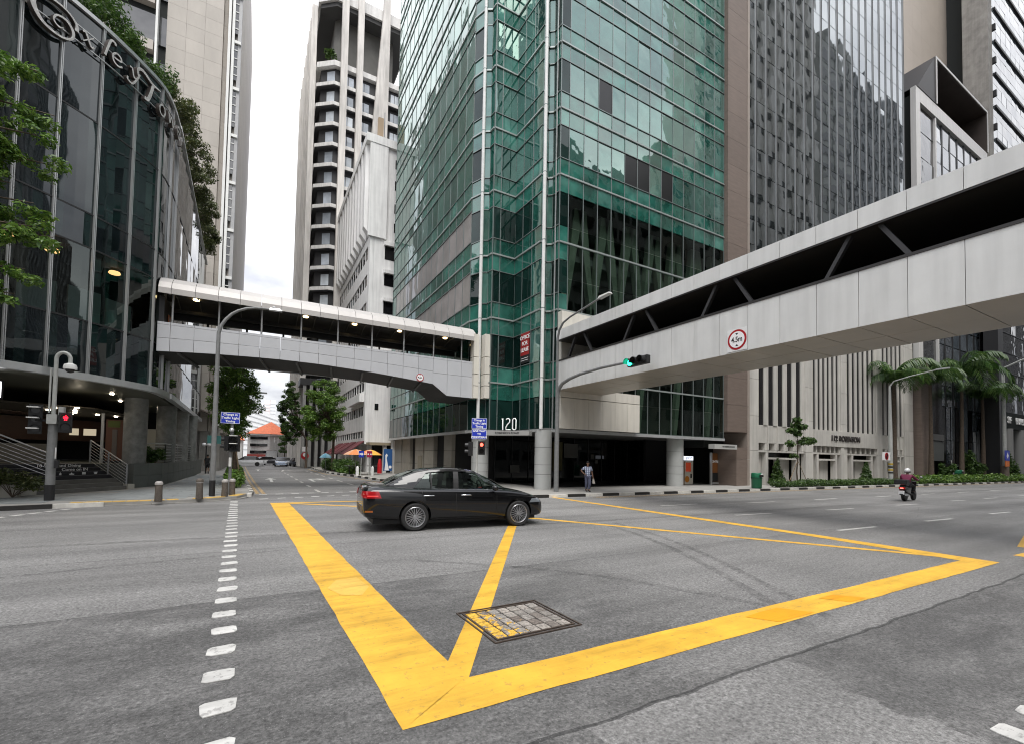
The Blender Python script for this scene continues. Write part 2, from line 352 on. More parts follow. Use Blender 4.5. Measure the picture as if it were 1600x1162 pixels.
# ------------------------------------------------------------------ asphalt
def asphalt():
    m, t, b = nodes('asphalt'); L = t.links.new
    g = t.nodes.new('ShaderNodeNewGeometry'); sp = t.nodes.new('ShaderNodeSeparateXYZ'); L(g.outputs['Position'], sp.inputs[0])
    def math_(op, a, b_=None, c=None):
        k = t.nodes.new('ShaderNodeMath'); k.operation = op
        for i, q in enumerate((a, b_, c)):
            if q is None: continue
            if hasattr(q, 'links'): L(q, k.inputs[i])
            else: k.inputs[i].default_value = q
        return k.outputs[0]
    def noise(scale, detail=4, vec=None, rough=.55):
        n = t.nodes.new('ShaderNodeTexNoise'); L(vec if vec is not None else g.outputs['Position'], n.inputs['Vector'])
        n.inputs['Scale'].default_value = scale; n.inputs['Detail'].default_value = detail; n.inputs['Roughness'].default_value = rough; return n.outputs[0]
    def rmp(x, a, b_, lo, hi):
        r = t.nodes.new('ShaderNodeMapRange'); L(x, r.inputs[0])
        for i, q in enumerate((a, b_, lo, hi)): r.inputs[i+1].default_value = q
        return r.outputs[0]
    def stretch(v):
        k = t.nodes.new('ShaderNodeVectorMath'); k.operation = 'MULTIPLY'; L(g.outputs['Position'], k.inputs[0]); k.inputs[1].default_value = v; return k.outputs[0]
    wob = rmp(noise(1.6, 5), .3, .7, -.14, .14)
    X = math_('ADD', sp.outputs[0], wob); Y = math_('ADD', sp.outputs[1], math_('MULTIPLY', wob, .22))
    band = lambda v, lo, hi: math_('MULTIPLY', math_('GREATER_THAN', v, lo), math_('LESS_THAN', v, hi))
    val = rmp(noise(.35, 5), .3, .7, .85, 1.15)                                  # broad tone
    # relaid strips: the near strip is darker, worn light in patches
    edge = t.nodes.new('ShaderNodeMapRange'); L(math_('ADD', sp.outputs[0], math_('MULTIPLY', rmp(noise(.55, 6), .3, .7, -1.0, 1.0), 1.6)), edge.inputs[0]); edge.inputs[1].default_value = 2.6; edge.inputs[2].default_value = 5.2; edge.inputs[3].default_value = 1; edge.inputs[4].default_value = .12
    near = math_('MULTIPLY', band(Y, 2.38, 6.35), edge.outputs[0])
    near2 = math_('MULTIPLY', math_('LESS_THAN', Y, 2.38), math_('LESS_THAN', X, 1.9))
    near3 = math_('MULTIPLY', math_('LESS_THAN', Y, 2.38), math_('GREATER_THAN', X, 4.1))
    allnear = math_('MINIMUM', math_('ADD', math_('ADD', near, near2), near3), 1.0)
    worn = rmp(noise(1.1, 8, stretch((.8, 1.5, 1)), .75), .44, .64, .58, 1.0)
    k = t.nodes.new('ShaderNodeMix'); k.data_type = 'FLOAT'; L(allnear, k.inputs[0]); k.inputs[2].default_value = 1.12; L(worn, k.inputs[3])
    val = math_('MULTIPLY', val, k.outputs[0])
    side = math_('MULTIPLY', math_('GREATER_THAN', Y, 18.6), math_('LESS_THAN', X, 9.0)); val = math_('MULTIPLY', val, math_('SUBTRACT', 1.0, math_('MULTIPLY', side, .12)))
    # tyre tracks and drag streaks along the main road
    st = rmp(noise(1.0, 6, stretch((.06, 1.1, 1))), .35, .65, .80, 1.12); val = math_('MULTIPLY', val, st)
    oil = rmp(noise(1.0, 6, stretch((.05, .45, 1))), .5, .72, 1.0, .62); val = math_('MULTIPLY', val, oil)
    # seams and cracks
    def seam(v, at_, w, amt):
        d = math_('ABSOLUTE', math_('SUBTRACT', v, at_)); return math_('SUBTRACT', 1.0, math_('MULTIPLY', math_('LESS_THAN', d, w), amt))
    for at_, w, amt in ((2.38, .018, .6), (6.35, .012, .35), (9.45, .018, .35), (13.6, .03, .3)): val = math_('MULTIPLY', val, seam(Y, at_, w, amt))
    vor = t.nodes.new('ShaderNodeTexVoronoi'); vor.feature = 'DISTANCE_TO_EDGE'; L(stretch((.16, .42, 1)), vor.inputs['Vector']); vor.inputs['Scale'].default_value = 1
    crk = math_('MULTIPLY', math_('LESS_THAN', vor.outputs[0], .0016), math_('GREATER_THAN', noise(.5, 3), .56)); val = math_('MULTIPLY', val, math_('SUBTRACT', 1.0, math_('MULTIPLY', crk, .3)))
    # aggregate
    gr = rmp(noise(34, 5, None, .8), .32, .68, .25, 1.8); gr2 = rmp(noise(13, 5, None, .7), .3, .7, .72, 1.3)
    val = math_('MULTIPLY', val, math_('MULTIPLY', gr, gr2))
    vo = t.nodes.new('ShaderNodeTexVoronoi'); vo.inputs['Scale'].default_value = 38; L(g.outputs['Position'], vo.inputs['Vector'])
    chip = math_('MULTIPLY', math_('LESS_THAN', vo.outputs['Distance'], .16), .55); val = math_('ADD', val, chip)
    val = math_('MULTIPLY', val, .175)
    cb = t.nodes.new('ShaderNodeCombineColor'); L(val, cb.inputs[0]); L(math_('MULTIPLY', val, .978), cb.inputs[1]); L(math_('MULTIPLY', val, .945), cb.inputs[2])
    L(cb.outputs[0], b.inputs['Base Color']); b.inputs['Roughness'].default_value = .72
    L(rmp(noise(.7, 5, stretch((.3, 1, 1))), .3, .7, .5, .8), b.inputs['Roughness'])
    bp = t.nodes.new('ShaderNodeBump'); bp.inputs['Strength'].default_value = .55; bp.inputs['Distance'].default_value = .006; L(math_('ADD', gr, gr2), bp.inputs['Height']); L(bp.outputs[0], b.inputs['Normal'])
    return m
M_asph = asphalt()
def paint(name, col, wear=.25, dirt=.2):
    """road paint: worn through to asphalt in flecks, grubby"""
    m, t, b = nodes(name); L = t.links.new
    g = t.nodes.new('ShaderNodeNewGeometry')
    n = t.nodes.new('ShaderNodeTexNoise'); L(g.outputs['Position'], n.inputs['Vector']); n.inputs['Scale'].default_value = 14; n.inputs['Detail'].default_value = 8; n.inputs['Roughness'].default_value = .7
    n2 = t.nodes.new('ShaderNodeTexNoise'); L(g.outputs['Position'], n2.inputs['Vector']); n2.inputs['Scale'].default_value = 1.7; n2.inputs['Detail'].default_value = 7; n2.inputs['Roughness'].default_value = .65
    r = t.nodes.new('ShaderNodeMapRange'); L(n.outputs[0], r.inputs[0]); r.inputs[1].default_value = .62-wear*.35; r.inputs[2].default_value = .66-wear*.3; r.inputs[3].default_value = 0; r.inputs[4].default_value = min(1, wear*2.2)
    d = t.nodes.new('ShaderNodeMapRange'); L(n2.outputs[0], d.inputs[0]); d.inputs[1].default_value = .35; d.inputs[2].default_value = .7; d.inputs[3].default_value = 1.05; d.inputs[4].default_value = 1-dirt
    v = t.nodes.new('ShaderNodeVectorMath'); v.operation = 'SCALE'; v.inputs[0].default_value = col; L(d.outputs[0], v.inputs['Scale'])
    mx = t.nodes.new('ShaderNodeMix'); mx.data_type = 'RGBA'; L(r.outputs[0], mx.inputs[0]); L(v.outputs[0], mx.inputs[6]); mx.inputs[7].default_value = (.09, .085, .08, 1)
    ms = t.nodes.new('ShaderNodeVectorMath'); ms.operation = 'MULTIPLY'; L(g.outputs['Position'], ms.inputs[0]); ms.inputs[1].default_value = (.35, 3.2, 1)
    n4 = t.nodes.new('ShaderNodeTexNoise'); L(ms.outputs[0], n4.inputs['Vector']); n4.inputs['Scale'].default_value = 1; n4.inputs['Detail'].default_value = 8; n4.inputs['Roughness'].default_value = .7
    r4 = t.nodes.new('ShaderNodeMapRange'); L(n4.outputs[0], r4.inputs[0]); r4.inputs[1].default_value = .48; r4.inputs[2].default_value = .72; r4.inputs[3].default_value = 1.0; r4.inputs[4].default_value = .62
    v4 = t.nodes.new('ShaderNodeVectorMath'); v4.operation = 'SCALE'; L(mx.outputs[2], v4.inputs[0]); L(r4.outputs[0], v4.inputs['Scale']); L(v4.outputs[0], b.inputs['Base Color']); b.inputs['Roughness'].default_value = .6
    bp = t.nodes.new('ShaderNodeBump'); bp.inputs['Strength'].default_value = .25; bp.inputs['Distance'].default_value = .004; L(n.outputs[0], bp.inputs['Height']); L(bp.outputs[0], b.inputs['Normal'])
    return m
M_pw = paint('white_road_paint', (.60, .59, .56), .2, .3)
M_py = paint('yellow_road_paint', (.77, .435, .042), .13, .26)
M_pyw = paint('worn_yellow_road_paint', (.62, .40, .14), .42, .3)
M_pww = paint('worn_white_road_paint', (.55, .53, .49), .3, .3)

gnd = struct(MB().quad((-900, -900, -.02), (900, -900, -.02), (900, 1200, -.02), (-900, 1200, -.02)).build('ground', mat('bare_ground', (.12, .115, .10), .9, noise=.2, nscale=.3)))
road = struct(MB().quad((-60, -45, 0), (240, -45, 0), (240, 140, 0), (-60, 140, 0)).build('road', M_asph))

def flat(name, m, pts, z=.004, parent=road, jag=0):
    """a painted sheet just above the road"""
    if jag:
        q = []
        for i in range(len(pts)):
            a, b = Vector(pts[i]), Vector(pts[(i+1) % len(pts)]); n_ = max(1, int((b-a).length/.3))
            for k in range(n_):
                p = a.lerp(b, k/n_); d = (b-a).normalized(); o = rnd.uniform(-jag, jag) if k else 0
                q.append((p.x-d.y*o, p.y+d.x*o))
        pts = q
    return MB().poly([(p[0], p[1], z) for p in pts]).build(name, m, parent)
def spl(P, n_=6):
    o = []
    for i in range(len(P)-1):
        p0, p1, p2, p3 = (Vector(P[max(0, min(len(P)-1, i+k))]) for k in (-1, 0, 1, 2))
        for k in range(n_):
            u = k/n_; o.append(.5*((2*p1)+(p2-p0)*u+(2*p0-5*p1+4*p2-p3)*u*u+(3*p1-p0-3*p2+p3)*u**3))
    return o+[Vector(P[-1])]
def strip(name, m, path, w, z=.004, parent=road):
    P = [Vector(p) for p in path]; l, r = [], []
    for i, p in enumerate(P):
        d = (P[min(i+1, len(P)-1)]-P[max(i-1, 0)]).normalized(); nrm = Vector((-d.y, d.x))
        l.append(p+nrm*w/2); r.append(p-nrm*w/2)
    mb = MB()
    for i in range(len(P)-1): mb.quad((*r[i], z), (*r[i+1], z), (*l[i+1], z), (*l[i], z))
    return mb.build(name, m, parent)
# yellow box junction
flat('box_marking', M_py, [(.87, 2.89), (1.49, 3.335), (1.45, 4.5), (1.06, 17.45), (1.04, 17.75), (.47, 18.0)], .004, jag=.008)
flat('box_marking', M_py, [(.87, 2.89), (11.88, 2.89), (11.38, 3.28), (1.49, 3.335)], .004, jag=.008)
flat('box_marking', M_py, [(11.88, 2.89), (11.98, 6), (11.75, 17.2), (11.5, 17.2), (11.62, 6), (11.38, 3.28)], .004)
flat('box_marking', M_py, [(.47, 18.0), (1.04, 17.75), (11.5, 17.2), (11.75, 17.2), (11.7, 17.45)], .004)
strip('box_diagonal', M_py, [(1.40, 3.34), (5.7, 10.03), (10.6, 17.2)], .22, .0035)
strip('box_diagonal', M_py, [(1.08, 17.68), (3.28, 15.75), (7.15, 11.05), (11.66, 3.42)], .2, .0035)
strip('box_marking', M_py, [(13.08, 2.9), (18, 2.78)], .2, .004); strip('box_diagonal', M_py, [(14.6, 3.2), (18, 3.8)], .16, .0035)
# patch where the paint was renewed
M_pyo = paint('fresh_yellow_patch', (.78, .33, .004), .05, .12)
flat('paint_patch', M_pyo, [(5.05, 2.93), (5.75, 2.93), (5.5, 3.22), (4.85, 3.2)], .0075, jag=.02)
flat('paint_patch', M_pyo, [(6.6, 2.93), (7.0, 2.93), (6.75, 3.2), (6.4, 3.2)], .0075, jag=.02)
M_pyl = paint('pale_yellow_patch', (.76, .47, .085), .1, .2)
flat('paint_patch', M_pyl, [(.86, 6.35), (1.02, 6.7), (1.30, 6.75), (1.36, 6.2), (1.2, 5.85), (.98, 5.95)], .0075, jag=.05)
# rubber marks left by turning vehicles
m_ = bpy.data.materials.new('tyre_rubber_mark'); m_.use_nodes = True; t_ = m_.node_tree; b_ = t_.nodes['Principled BSDF']; b_.inputs['Base Color'].default_value = (.02, .02, .02, 1); b_.inputs['Roughness'].default_value = .7
n_ = t_.nodes.new('ShaderNodeTexNoise'); g_ = t_.nodes.new('ShaderNodeNewGeometry'); t_.links.new(g_.outputs['Position'], n_.inputs['Vector']); n_.inputs['Scale'].default_value = 5; n_.inputs['Detail'].default_value = 9; n_.inputs['Roughness'].default_value = .75
r_ = t_.nodes.new('ShaderNodeMapRange'); t_.links.new(n_.outputs[0], r_.inputs[0]); r_.inputs[1].default_value = .38; r_.inputs[2].default_value = .7; r_.inputs[3].default_value = 0; r_.inputs[4].default_value = .34; t_.links.new(r_.outputs[0], b_.inputs['Alpha'])
for k, (path, w) in enumerate((([(8.3, 9.6), (7.9, 8.0), (7.3, 6.4), (6.6, 5.0), (5.9, 3.8), (5.2, 2.7)], .16), ([(8.7, 9.6), (8.32, 8.0), (7.75, 6.4), (7.05, 5.0), (6.35, 3.8), (5.7, 2.7)], .14), ([(-6, 11.4), (0, 11.0), (6, 10.2), (12, 9.9), (20, 9.8)], .22), ([(2.4, 7.4), (3.6, 6.4), (4.6, 5.2), (5.1, 4.2), (5.5, 3.35)], .13), ([(-4, 8.5), (-2, 8.9), (.5, 9.2)], .12))):
    P = spl(path); strip('tyre_mark', m_, P, w, .0022+.0001*k)
# dashed line crossing the main road (rounded thermoplastic blocks)
def dash_block(x, y, lx, ly, ang):
    c, s = math.cos(ang), math.sin(ang); k = .03; q = []
    for (px, py) in ((-lx+k, -ly), (lx-k, -ly), (lx, -ly+k), (lx, ly-k), (lx-k, ly), (-lx+k, ly), (-lx, ly-k), (-lx, -ly+k)):
        px += rnd.uniform(-.008, .008); py += rnd.uniform(-.008, .008)
        q.append((x+px*c-py*s, y+px*s+py*c))
    MB().prism(q, .001, .007).build('crossing_dash', M_pw, road)
for i in range(31):
    y = 3.20+.525*i; dash_block(-.165-.030*(y-3.2)+.008*math.sin(i*2.1), y, .105+.0004*i, .10, math.radians(1.6))
for x in (3.90, 4.39, 4.88, 5.37): dash_block(x, .975, .10, .13, .03)
# stop line at far left, lane dashes on the main road, crossing dashes over the side street
for i in range(9): flat('crossing_dash', M_pw, [(-6.6+.21*i, 14.6+.40*i), (-6.45+.21*i, 14.5+.40*i), (-6.3+.21*i, 14.75+.40*i), (-6.45+.21*i, 14.85+.40*i)])
for (a, b) in (((13.6, 12.38), (15.71, 12.4)), ((18.27, 11.93), (20.13, 11.88)), ((23.29, 11.8), (25.31, 11.83)), ((28.95, 11.65), (30.84, 11.67)), ((34.5, 11.6), (36.4, 11.6)), ((40, 11.6), (42, 11.6)), ((46, 11.6), (48, 11.6)),
               ((13.71, 9.37), (15.48, 9.25)), ((18.66, 9.07), (20.45, 8.97)), ((24.09, 8.94), (25.94, 8.85)), ((29.87, 8.93), (31.59, 8.88)), ((34.4, 8.91), (36.1, 8.82)), ((40, 8.9), (42, 8.9)), ((46, 8.9), (48, 8.9)), ((52, 8.9), (54, 8.9)),
               ((13.3, 6.19), (15.2, 6.11)), ((18.25, 6.05), (20.07, 5.96)), ((23.59, 5.97), (25.47, 5.88)), ((29, 5.95), (31, 5.95)), ((34.5, 5.95), (36.5, 5.95))):
    strip('lane_dash', M_pw, [a, b], .13)
for row, (y0, dy) in enumerate(((19.65, .25), (21.75, .15))):
    for i in range(11): strip('crossing_dash', M_pw, [(.15+.62*i, y0+dy*i*.62), (.45+.62*i, y0+dy*(i*.62+.3))], .2)
for i in range(8):
    y = 22.5+3.6*i+.0*i; strip('lane_dash', M_pww, [(2.6-.015*(y-22), y), (2.58-.015*(y-22), y+1.6)], .14)
    strip('lane_dash', M_pww, [(5.0-.02*(y-22), y+1), (4.95-.02*(y-22), y+2.7)], .14)
strip('edge_line', M_pyw, [(.11, 22.05), (-.30, 31), (-.74, 42.6), (-1.2, 56), (-1.45, 66)], .13)
strip('edge_line', M_pyw, [(.34, 22.0), (-.06, 31), (-.47, 42.6), (-.9, 56), (-1.2, 66)], .13)
strip('edge_line', M_pyw, [(7.9, 25.5), (6.9, 30), (6.3, 36), (5.3, 42), (5.1, 56)], .13)
for y_ in (16.25, 15.95): strip('edge_line', M_pyw, [(13.5, y_+.1), (30, y_), (85, y_-.4)], .12)
for (x, y, turn) in ((.88, 31, 0), (3.25, 31, 1), (.2, 50, 0), (2.4, 50, 1)):
    flat('lane_arrow', M_pw, [(x-.08, y), (x+.08, y), (x+.08, y+3), (x-.08, y+3)])
    if turn: flat('lane_arrow', M_pw, [(x-.08, y+3.01), (x-.08, y+3.3), (x+.5, y+3.3), (x+.5, y+3.8), (x+1.1, y+2.9), (x+.5, y+2.0), (x+.5, y+2.6), (x+.09, y+2.6), (x+.09, y+3.01)])
    else: flat('lane_arrow', M_pw, [(x-.35, y+3.01), (x+.35, y+3.01), (x, y+5)])

# ------------------------------------------------------------------ inspection cover with paved infill
mh = thing('inspection_cover', 'square iron-framed inspection cover filled with grubby paving tiles, in the yellow box', 'manhole cover', (2.52, 4.28, 0), math.radians(1))
M_iron = mat('cast_iron', (.10, .075, .06), .6, .5, noise=.4, nscale=20)
fb = MB()
for (x0, x1, y0, y1) in ((-.52, .52, -.46, -.442), (-.52, .52, .442, .46), (-.52, -.503, -.442, .442), (.503, .52, -.442, .442), (-.47, .47, -.405, -.385), (-.47, .47, .385, .405), (-.47, -.45, -.385, .385), (.45, .47, -.385, .385)):
    fb.box(x0, x1, y0, y1, .001, .013)
fb.build('frame', M_iron, mh, local=True)
MB().box(-.45, .45, -.385, .385, .0005, .004).build('bed', mat('dark_grout', (.03, .026, .022), .9), mh, local=True)
def coverstone():
    m, t, b = nodes('cover_tile'); L = t.links.new; g = t.nodes.new('ShaderNodeNewGeometry'); f, _ = rand01(t)
    r = t.nodes.new('ShaderNodeValToRGB'); L(f, r.inputs[0]); r.color_ramp.elements[0].color = (.16, .13, .11, 1); r.color_ramp.elements[1].color = (.36, .32, .28, 1); r.color_ramp.elements.new(.3).color = (.26, .24, .215, 1)
    n = t.nodes.new('ShaderNodeTexNoise'); L(g.outputs['Position'], n.inputs['Vector']); n.inputs['Scale'].default_value = 8; n.inputs['Detail'].default_value = 8; n.inputs['Roughness'].default_value = .7
    s = t.nodes.new('ShaderNodeSeparateXYZ'); L(g.outputs['Position'], s.inputs[0])
    ml = t.nodes.new('ShaderNodeMapRange'); L(s.outputs[0], ml.inputs[0]); ml.inputs[1].default_value = 2.1; ml.inputs[2].default_value = 2.62; ml.inputs[3].default_value = .16; ml.inputs[4].default_value = -.12
    a = t.nodes.new('ShaderNodeMath'); a.operation = 'ADD'; L(n.outputs[0], a.inputs[0]); L(ml.outputs[0], a.inputs[1])
    gt = t.nodes.new('ShaderNodeMath'); gt.operation = 'GREATER_THAN'; L(a.outputs[0], gt.inputs[0]); gt.inputs[1].default_value = .575
    mx = t.nodes.new('ShaderNodeMix'); mx.data_type = 'RGBA'; L(gt.outputs[0], mx.inputs[0]); L(r.outputs[0], mx.inputs[6]); mx.inputs[7].default_value = (.72, .42, .05, 1)
    n3 = t.nodes.new('ShaderNodeTexNoise'); L(g.outputs['Position'], n3.inputs['Vector']); n3.inputs['Scale'].default_value = 40; n3.inputs['Detail'].default_value = 6
    mr = t.nodes.new('ShaderNodeMapRange'); L(n3.outputs[0], mr.inputs[0]); mr.inputs[1].default_value = .35; mr.inputs[2].default_value = .65; mr.inputs[3].default_value = .55; mr.inputs[4].default_value = 1.2
    v = t.nodes.new('ShaderNodeVectorMath'); v.operation = 'SCALE'; L(mx.outputs[2], v.inputs[0]); L(mr.outputs[0], v.inputs['Scale']); L(v.outputs[0], b.inputs['Base Color']); b.inputs['Roughness'].default_value = .75
    bp = t.nodes.new('ShaderNodeBump'); bp.inputs['Strength'].default_value = .6; bp.inputs['Distance'].default_value = .01; L(n3.outputs[0], bp.inputs['Height']); L(bp.outputs[0], b.inputs['Normal']); return m
M_ct = coverstone()
for i in range(7):
    for j in range(5):
        w, h = .9/7, .77/5
        x, y = -.45+w*(i+.5), -.385+h*(j+.5); k = .008
        MB().hexa([(x-w/2+k, y-h/2+k, .002), (x+w/2-k, y-h/2+k, .002), (x+w/2-k, y+h/2-k, .002), (x-w/2+k, y+h/2-k, .002)] +
                  [(x+sx*(w/2-k-.006)+rnd.uniform(-.004, .004), y+sy_*(h/2-k-.006)+rnd.uniform(-.004, .004), .010+rnd.uniform(0, .003)) for sx, sy_ in ((-1, -1), (1, -1), (1, 1), (-1, 1))]).build('tile', M_ct, mh, local=True)

# ------------------------------------------------------------------ pavements, kerbs
M_pave = mat('pavement_concrete', (.30, .29, .27), .8, noise=.18, nscale=1.5, bump=.15)
M_slab = mat('grey_paving_slab', (.235, .25, .25), .6, var=.07, noise=.15, nscale=2, bump=.08)
M_tact = mat('yellow_tactile_tile', (.62, .40, .10), .6, var=.08, noise=.2, nscale=6)
M_kw = mat('white_kerb', (.62, .60, .55), .7, noise=.25, nscale=4, var=.06)
M_kb = mat('black_kerb', (.022, .02, .018), .6, noise=.3, nscale=4)
M_kg = mat('plain_kerb', (.27, .26, .24), .8, noise=.2, nscale=3)
KL = [(-30, 14.4), (-9.2, 14.5), (-7.4, 16.4), (-6.5, 17.9), (-5.5, 18.05), (-4.9, 18.4), (-2.9, 18.55), (-1.4, 19.0), (-.45, 19.75), (-.12, 20.8), (-.05, 22.0), (-.42, 31), (-.95, 43), (-1.45, 57), (-1.75, 66), (-2.0, 70)]
KR = [(6.2, 66), (5.75, 57), (5.75, 44), (6.3, 40), (6.9, 36.2), (7.4, 31), (8.3, 27), (8.6, 23), (8.25, 19.6), (8.6, 17.7), (9.7, 16.85), (10.9, 16.72), (25, 16.6), (66, 16.2), (200, 15.5)]
def inset(path, d):
    P = [Vector(p) for p in path]; o = []
    for i, p in enumerate(P):
        t_ = (P[min(i+1, len(P)-1)]-P[max(i-1, 0)]).normalized(); o.append(p+Vector((-t_.y, t_.x))*d)
    return [tuple(q) for q in o]
pl = inset(KL, .15); pr_ = inset(KR, .15)
# kerb paths run with the pavement on their left
pavl = struct(MB().prism(pl+[(-40, 70), (-40, 14.5)], -.05, .112).build('pavement', M_pave))
pavr = struct(MB().prism(pr_+[(200, 66)], -.05, .118).build('pavement', M_pave))
kerb = struct(MB().box(-30, -9.4, 14.45, 14.58, -.02, .12).build('kerb', M_kg))
def kerbs(path, L_, ms, h=.125, w=.15, start=0, stop=1e9, drop=None):
    P = [Vector(p) for p in path]; i, acc, k = 0, 0, 0; pos = start
    seg = [(P[j+1]-P[j]).length for j in range(len(P)-1)]; tot = sum(seg)
    def pt(s_):
        for j, q in enumerate(seg):
            if s_ <= q or j == len(seg)-1: return P[j].lerp(P[j+1], s_/q)
            s_ -= q
    while pos + L_ < min(tot, stop):
        a, b = pt(pos), pt(pos+L_); d = (b-a); l = d.length; d.normalize(); n_ = Vector((-d.y, d.x)); hh = h
        if drop and drop(a): hh = .03
        c = (a+b)/2 + n_*w/2
        m_ = ms[k % len(ms)] if not (drop and drop(a)) else M_kg
        piece('kerb_stone', m_, kerb, (c.x, c.y, hh/2-.01+rnd.uniform(-.004, .004)), (d.x*(l-.012), d.y*(l-.012), 0), (n_.x*w, n_.y*w, 0), (0, 0, hh+.02))
        pos += L_; k += 1
kerbs(KL[1:7], 1.15, [M_kb, M_kw], start=.0, drop=lambda p: p.x > -4.6)
kerbs(KL[6:10], .6, [M_kg], drop=lambda p: True)
kerbs(KL[9:], .62, [M_kw, M_kb])
kerbs(KR[:8], .85, [M_kw, M_kb]); kerbs(KR[7:10], .7, [M_kg], drop=lambda p: True)
kerbs(KR[9:], 1.02, [M_kb, M_kw], stop=88)
def inside(p, poly):
    c = False; j = len(poly)-1
    for i in range(len(poly)):
        if (poly[i][1] > p[1]) != (poly[j][1] > p[1]) and p[0] < (poly[j][0]-poly[i][0])*(p[1]-poly[i][1])/(poly[j][1]-poly[i][1])+poly[i][0]: c = not c
        j = i
    return c
PL2 = inset(KL, .55)+[(-40, 70), (-40, 15)]
for i in range(9):
    for j in range(38):
        x, y = -7.6+1.0*i+(.5 if j % 2 else 0), 18.6+.6*j
        if all(inside((x+a*.5, y+b*.3), PL2) for a in (-1, 1) for b in (-1, 1)) and not (x < -4.6 and y > 22.4) and not (x < -3.4-.02*(y-24) and y > 24.2) and y < 38:
            piece('paving_slab', M_slab, pavl, (x, y, .113+rnd.uniform(0, .003)), (.988, 0, 0), (0, .588, 0), (0, 0, .02))
# tactile tiles along the dropped kerb
TP = [Vector(p) for p in inset(KL[5:10], .34)]
def along(P, step):
    out = []
    for a, b in zip(P[:-1], P[1:]):
        n_ = max(1, int((b-a).length/step))
        for k in range(n_): out.append((a.lerp(b, (k+.5)/n_), (b-a).normalized()))
    return out
for i, (p, d) in enumerate(along(TP, .31)):
    if i in (8, 12): continue
    n_ = Vector((-d.y, d.x)); piece('tactile_tile', M_tact, pavl, (p.x, p.y, .116), (d.x*.3, d.y*.3, 0), (n_.x*.3, n_.y*.3, 0), (0, 0, .024))
# ------------------------------------------------------------------ the green glass corner tower
M_gsp = glass('green_spandrel_glass', [(.018, .105, .078), (.026, .13, .10), (.014, .085, .065), (.04, .15, .12)], ior=2.25, wave=.28, spread=.55, tint=(.88, 1, .95))
M_gv = glass('green_vision_glass', [(.012, .075, .058), (.02, .09, .075), (.05, .14, .115), (.01, .05, .042), (.035, .10, .082), (.06, .13, .115)], ior=2.7, wave=.3, wscale=.9, spread=.35, tint=(.8, 1, .92))
M_gblind = glass('glass_over_pale_blind', [(.28, .265, .255), (.33, .31, .30), (.30, .285, .27)], ior=1.6, wave=.12, spread=.15)
M_gopen = mat('open_window_dark', (.006, .007, .007), .3)
M_gdark = glass('dark_window_glass', [(.006, .022, .018), (.01, .03, .026), (.004, .014, .012)], ior=1.5, wave=.12, spread=.3)
M_gc = clear_glass('clear_green_glass', (.62, .70, .66), 1.5, .12)
gt = thing('glass_tower', 'green glass corner office tower with zigzag corner and white corner poles', 'tower', (13, 22, 0))
LZ = [5.92+3.65*k for k in range(15)]
TOPZ = LZ[-1]
FL, FR = (10.6, 41.6), (27.2, 19.5)
ZIG = [(10.6, 24.05), (10.88, 23.32), (11.25, 23.08), (11.28, 22.65), (12.75, 22.65), (12.84, 19.98), (13.3, 20.2), (13.55, 20.0), (13.63, 19.5)]
outline = [FL]+ZIG+[FR, (27.2, 41.6)]
def shrink(poly, d):
    out = []; n_ = len(poly)
    for i in range(n_):
        a, b, c = Vector(poly[i-1]), Vector(poly[i]), Vector(poly[(i+1) % n_])
        t1, t2 = (b-a).normalized(), (c-b).normalized(); n1, n2 = Vector((-t1.y, t1.x)), Vector((-t2.y, t2.x))
        q = (n1+n2); k = max(.35, (1+n1.dot(n2)))
        out.append(tuple(b+q*d/k))
    return out
core = shrink(outline, .16)
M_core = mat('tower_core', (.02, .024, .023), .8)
MB().prism(core, 15.9, TOPZ).build('core', M_core, gt)
# lower storeys of the right side are a glazed hall: slabs, back wall, splayed columns behind clear glass
MB().prism([(10.76, 41.4), (10.76, 24.1), (11.1, 23.3), (11.4, 22.8), (12.9, 22.8), (13.0, 20.4), (13.8, 20.3), (13.8, 24.5), (27, 24.5), (27, 41.4)], 3.36, 15.88).build('core', M_core, gt)
M_slabc = mat('hall_slab', (.16, .165, .16), .8)
pbox('hall_back_wall', mat('hall_back_wall', (.10, .105, .095), .7), gt, 13.85, 26.95, 23.6, 23.75, 3.4, 15.85)
for z in (9.35, 12.95): MB().box(13.85, 27.05, 20.6, 24.45, z, z+.35).build('floor_slab', M_slabc, gt)
MB().prism([(10.66, 41.5), (10.66, 24.1), (11.0, 23.36), (11.36, 22.76), (12.86, 22.74), (12.95, 20.1), (13.7, 19.62), (27.1, 19.62), (27.1, 41.5)], 3.2, 3.34).build('soffit', mat('grey_soffit', (.16, .16, .155), .7), gt)
pbox('hall_end_wall', M_core, gt, 27.0, 27.1, 19.65, 24.5, 3.34, 15.9); pbox('hall_end_wall', M_core, gt, 13.72, 13.8, 19.75, 24.5, 3.34, 15.9)
M_vcol = mat('splayed_column', (.24, .25, .21), .7)
for i in range(7):
    x = 14.6+1.95*i
    for s_ in (-1, 1):
        MB().hexa([(x-.12, 20.2, 9.75), (x+.12, 20.2, 9.75), (x+.12, 20.55, 9.75), (x-.12, 20.55, 9.75), (x+s_*.86-.3, 20.2, 15.8), (x+s_*.86+.3, 20.2, 15.8), (x+s_*.86+.3, 20.55, 15.8), (x+s_*.86-.3, 20.55, 15.8)]).build('splayed_column', M_vcol, gt)
for i in range(4):
    x = 17+3.2*i; MB().hexa([(x-.15, 20.2, 3.4), (x+.15, 20.2, 3.4), (x+.15, 20.5, 3.4), (x-.15, 20.5, 3.4), (x+.5, 20.2, 9.3), (x+.85, 20.2, 9.3), (x+.85, 20.5, 9.3), (x+.5, 20.5, 9.3)]).build('splayed_column', M_vcol, gt)
F120 = Field(gt, 290)
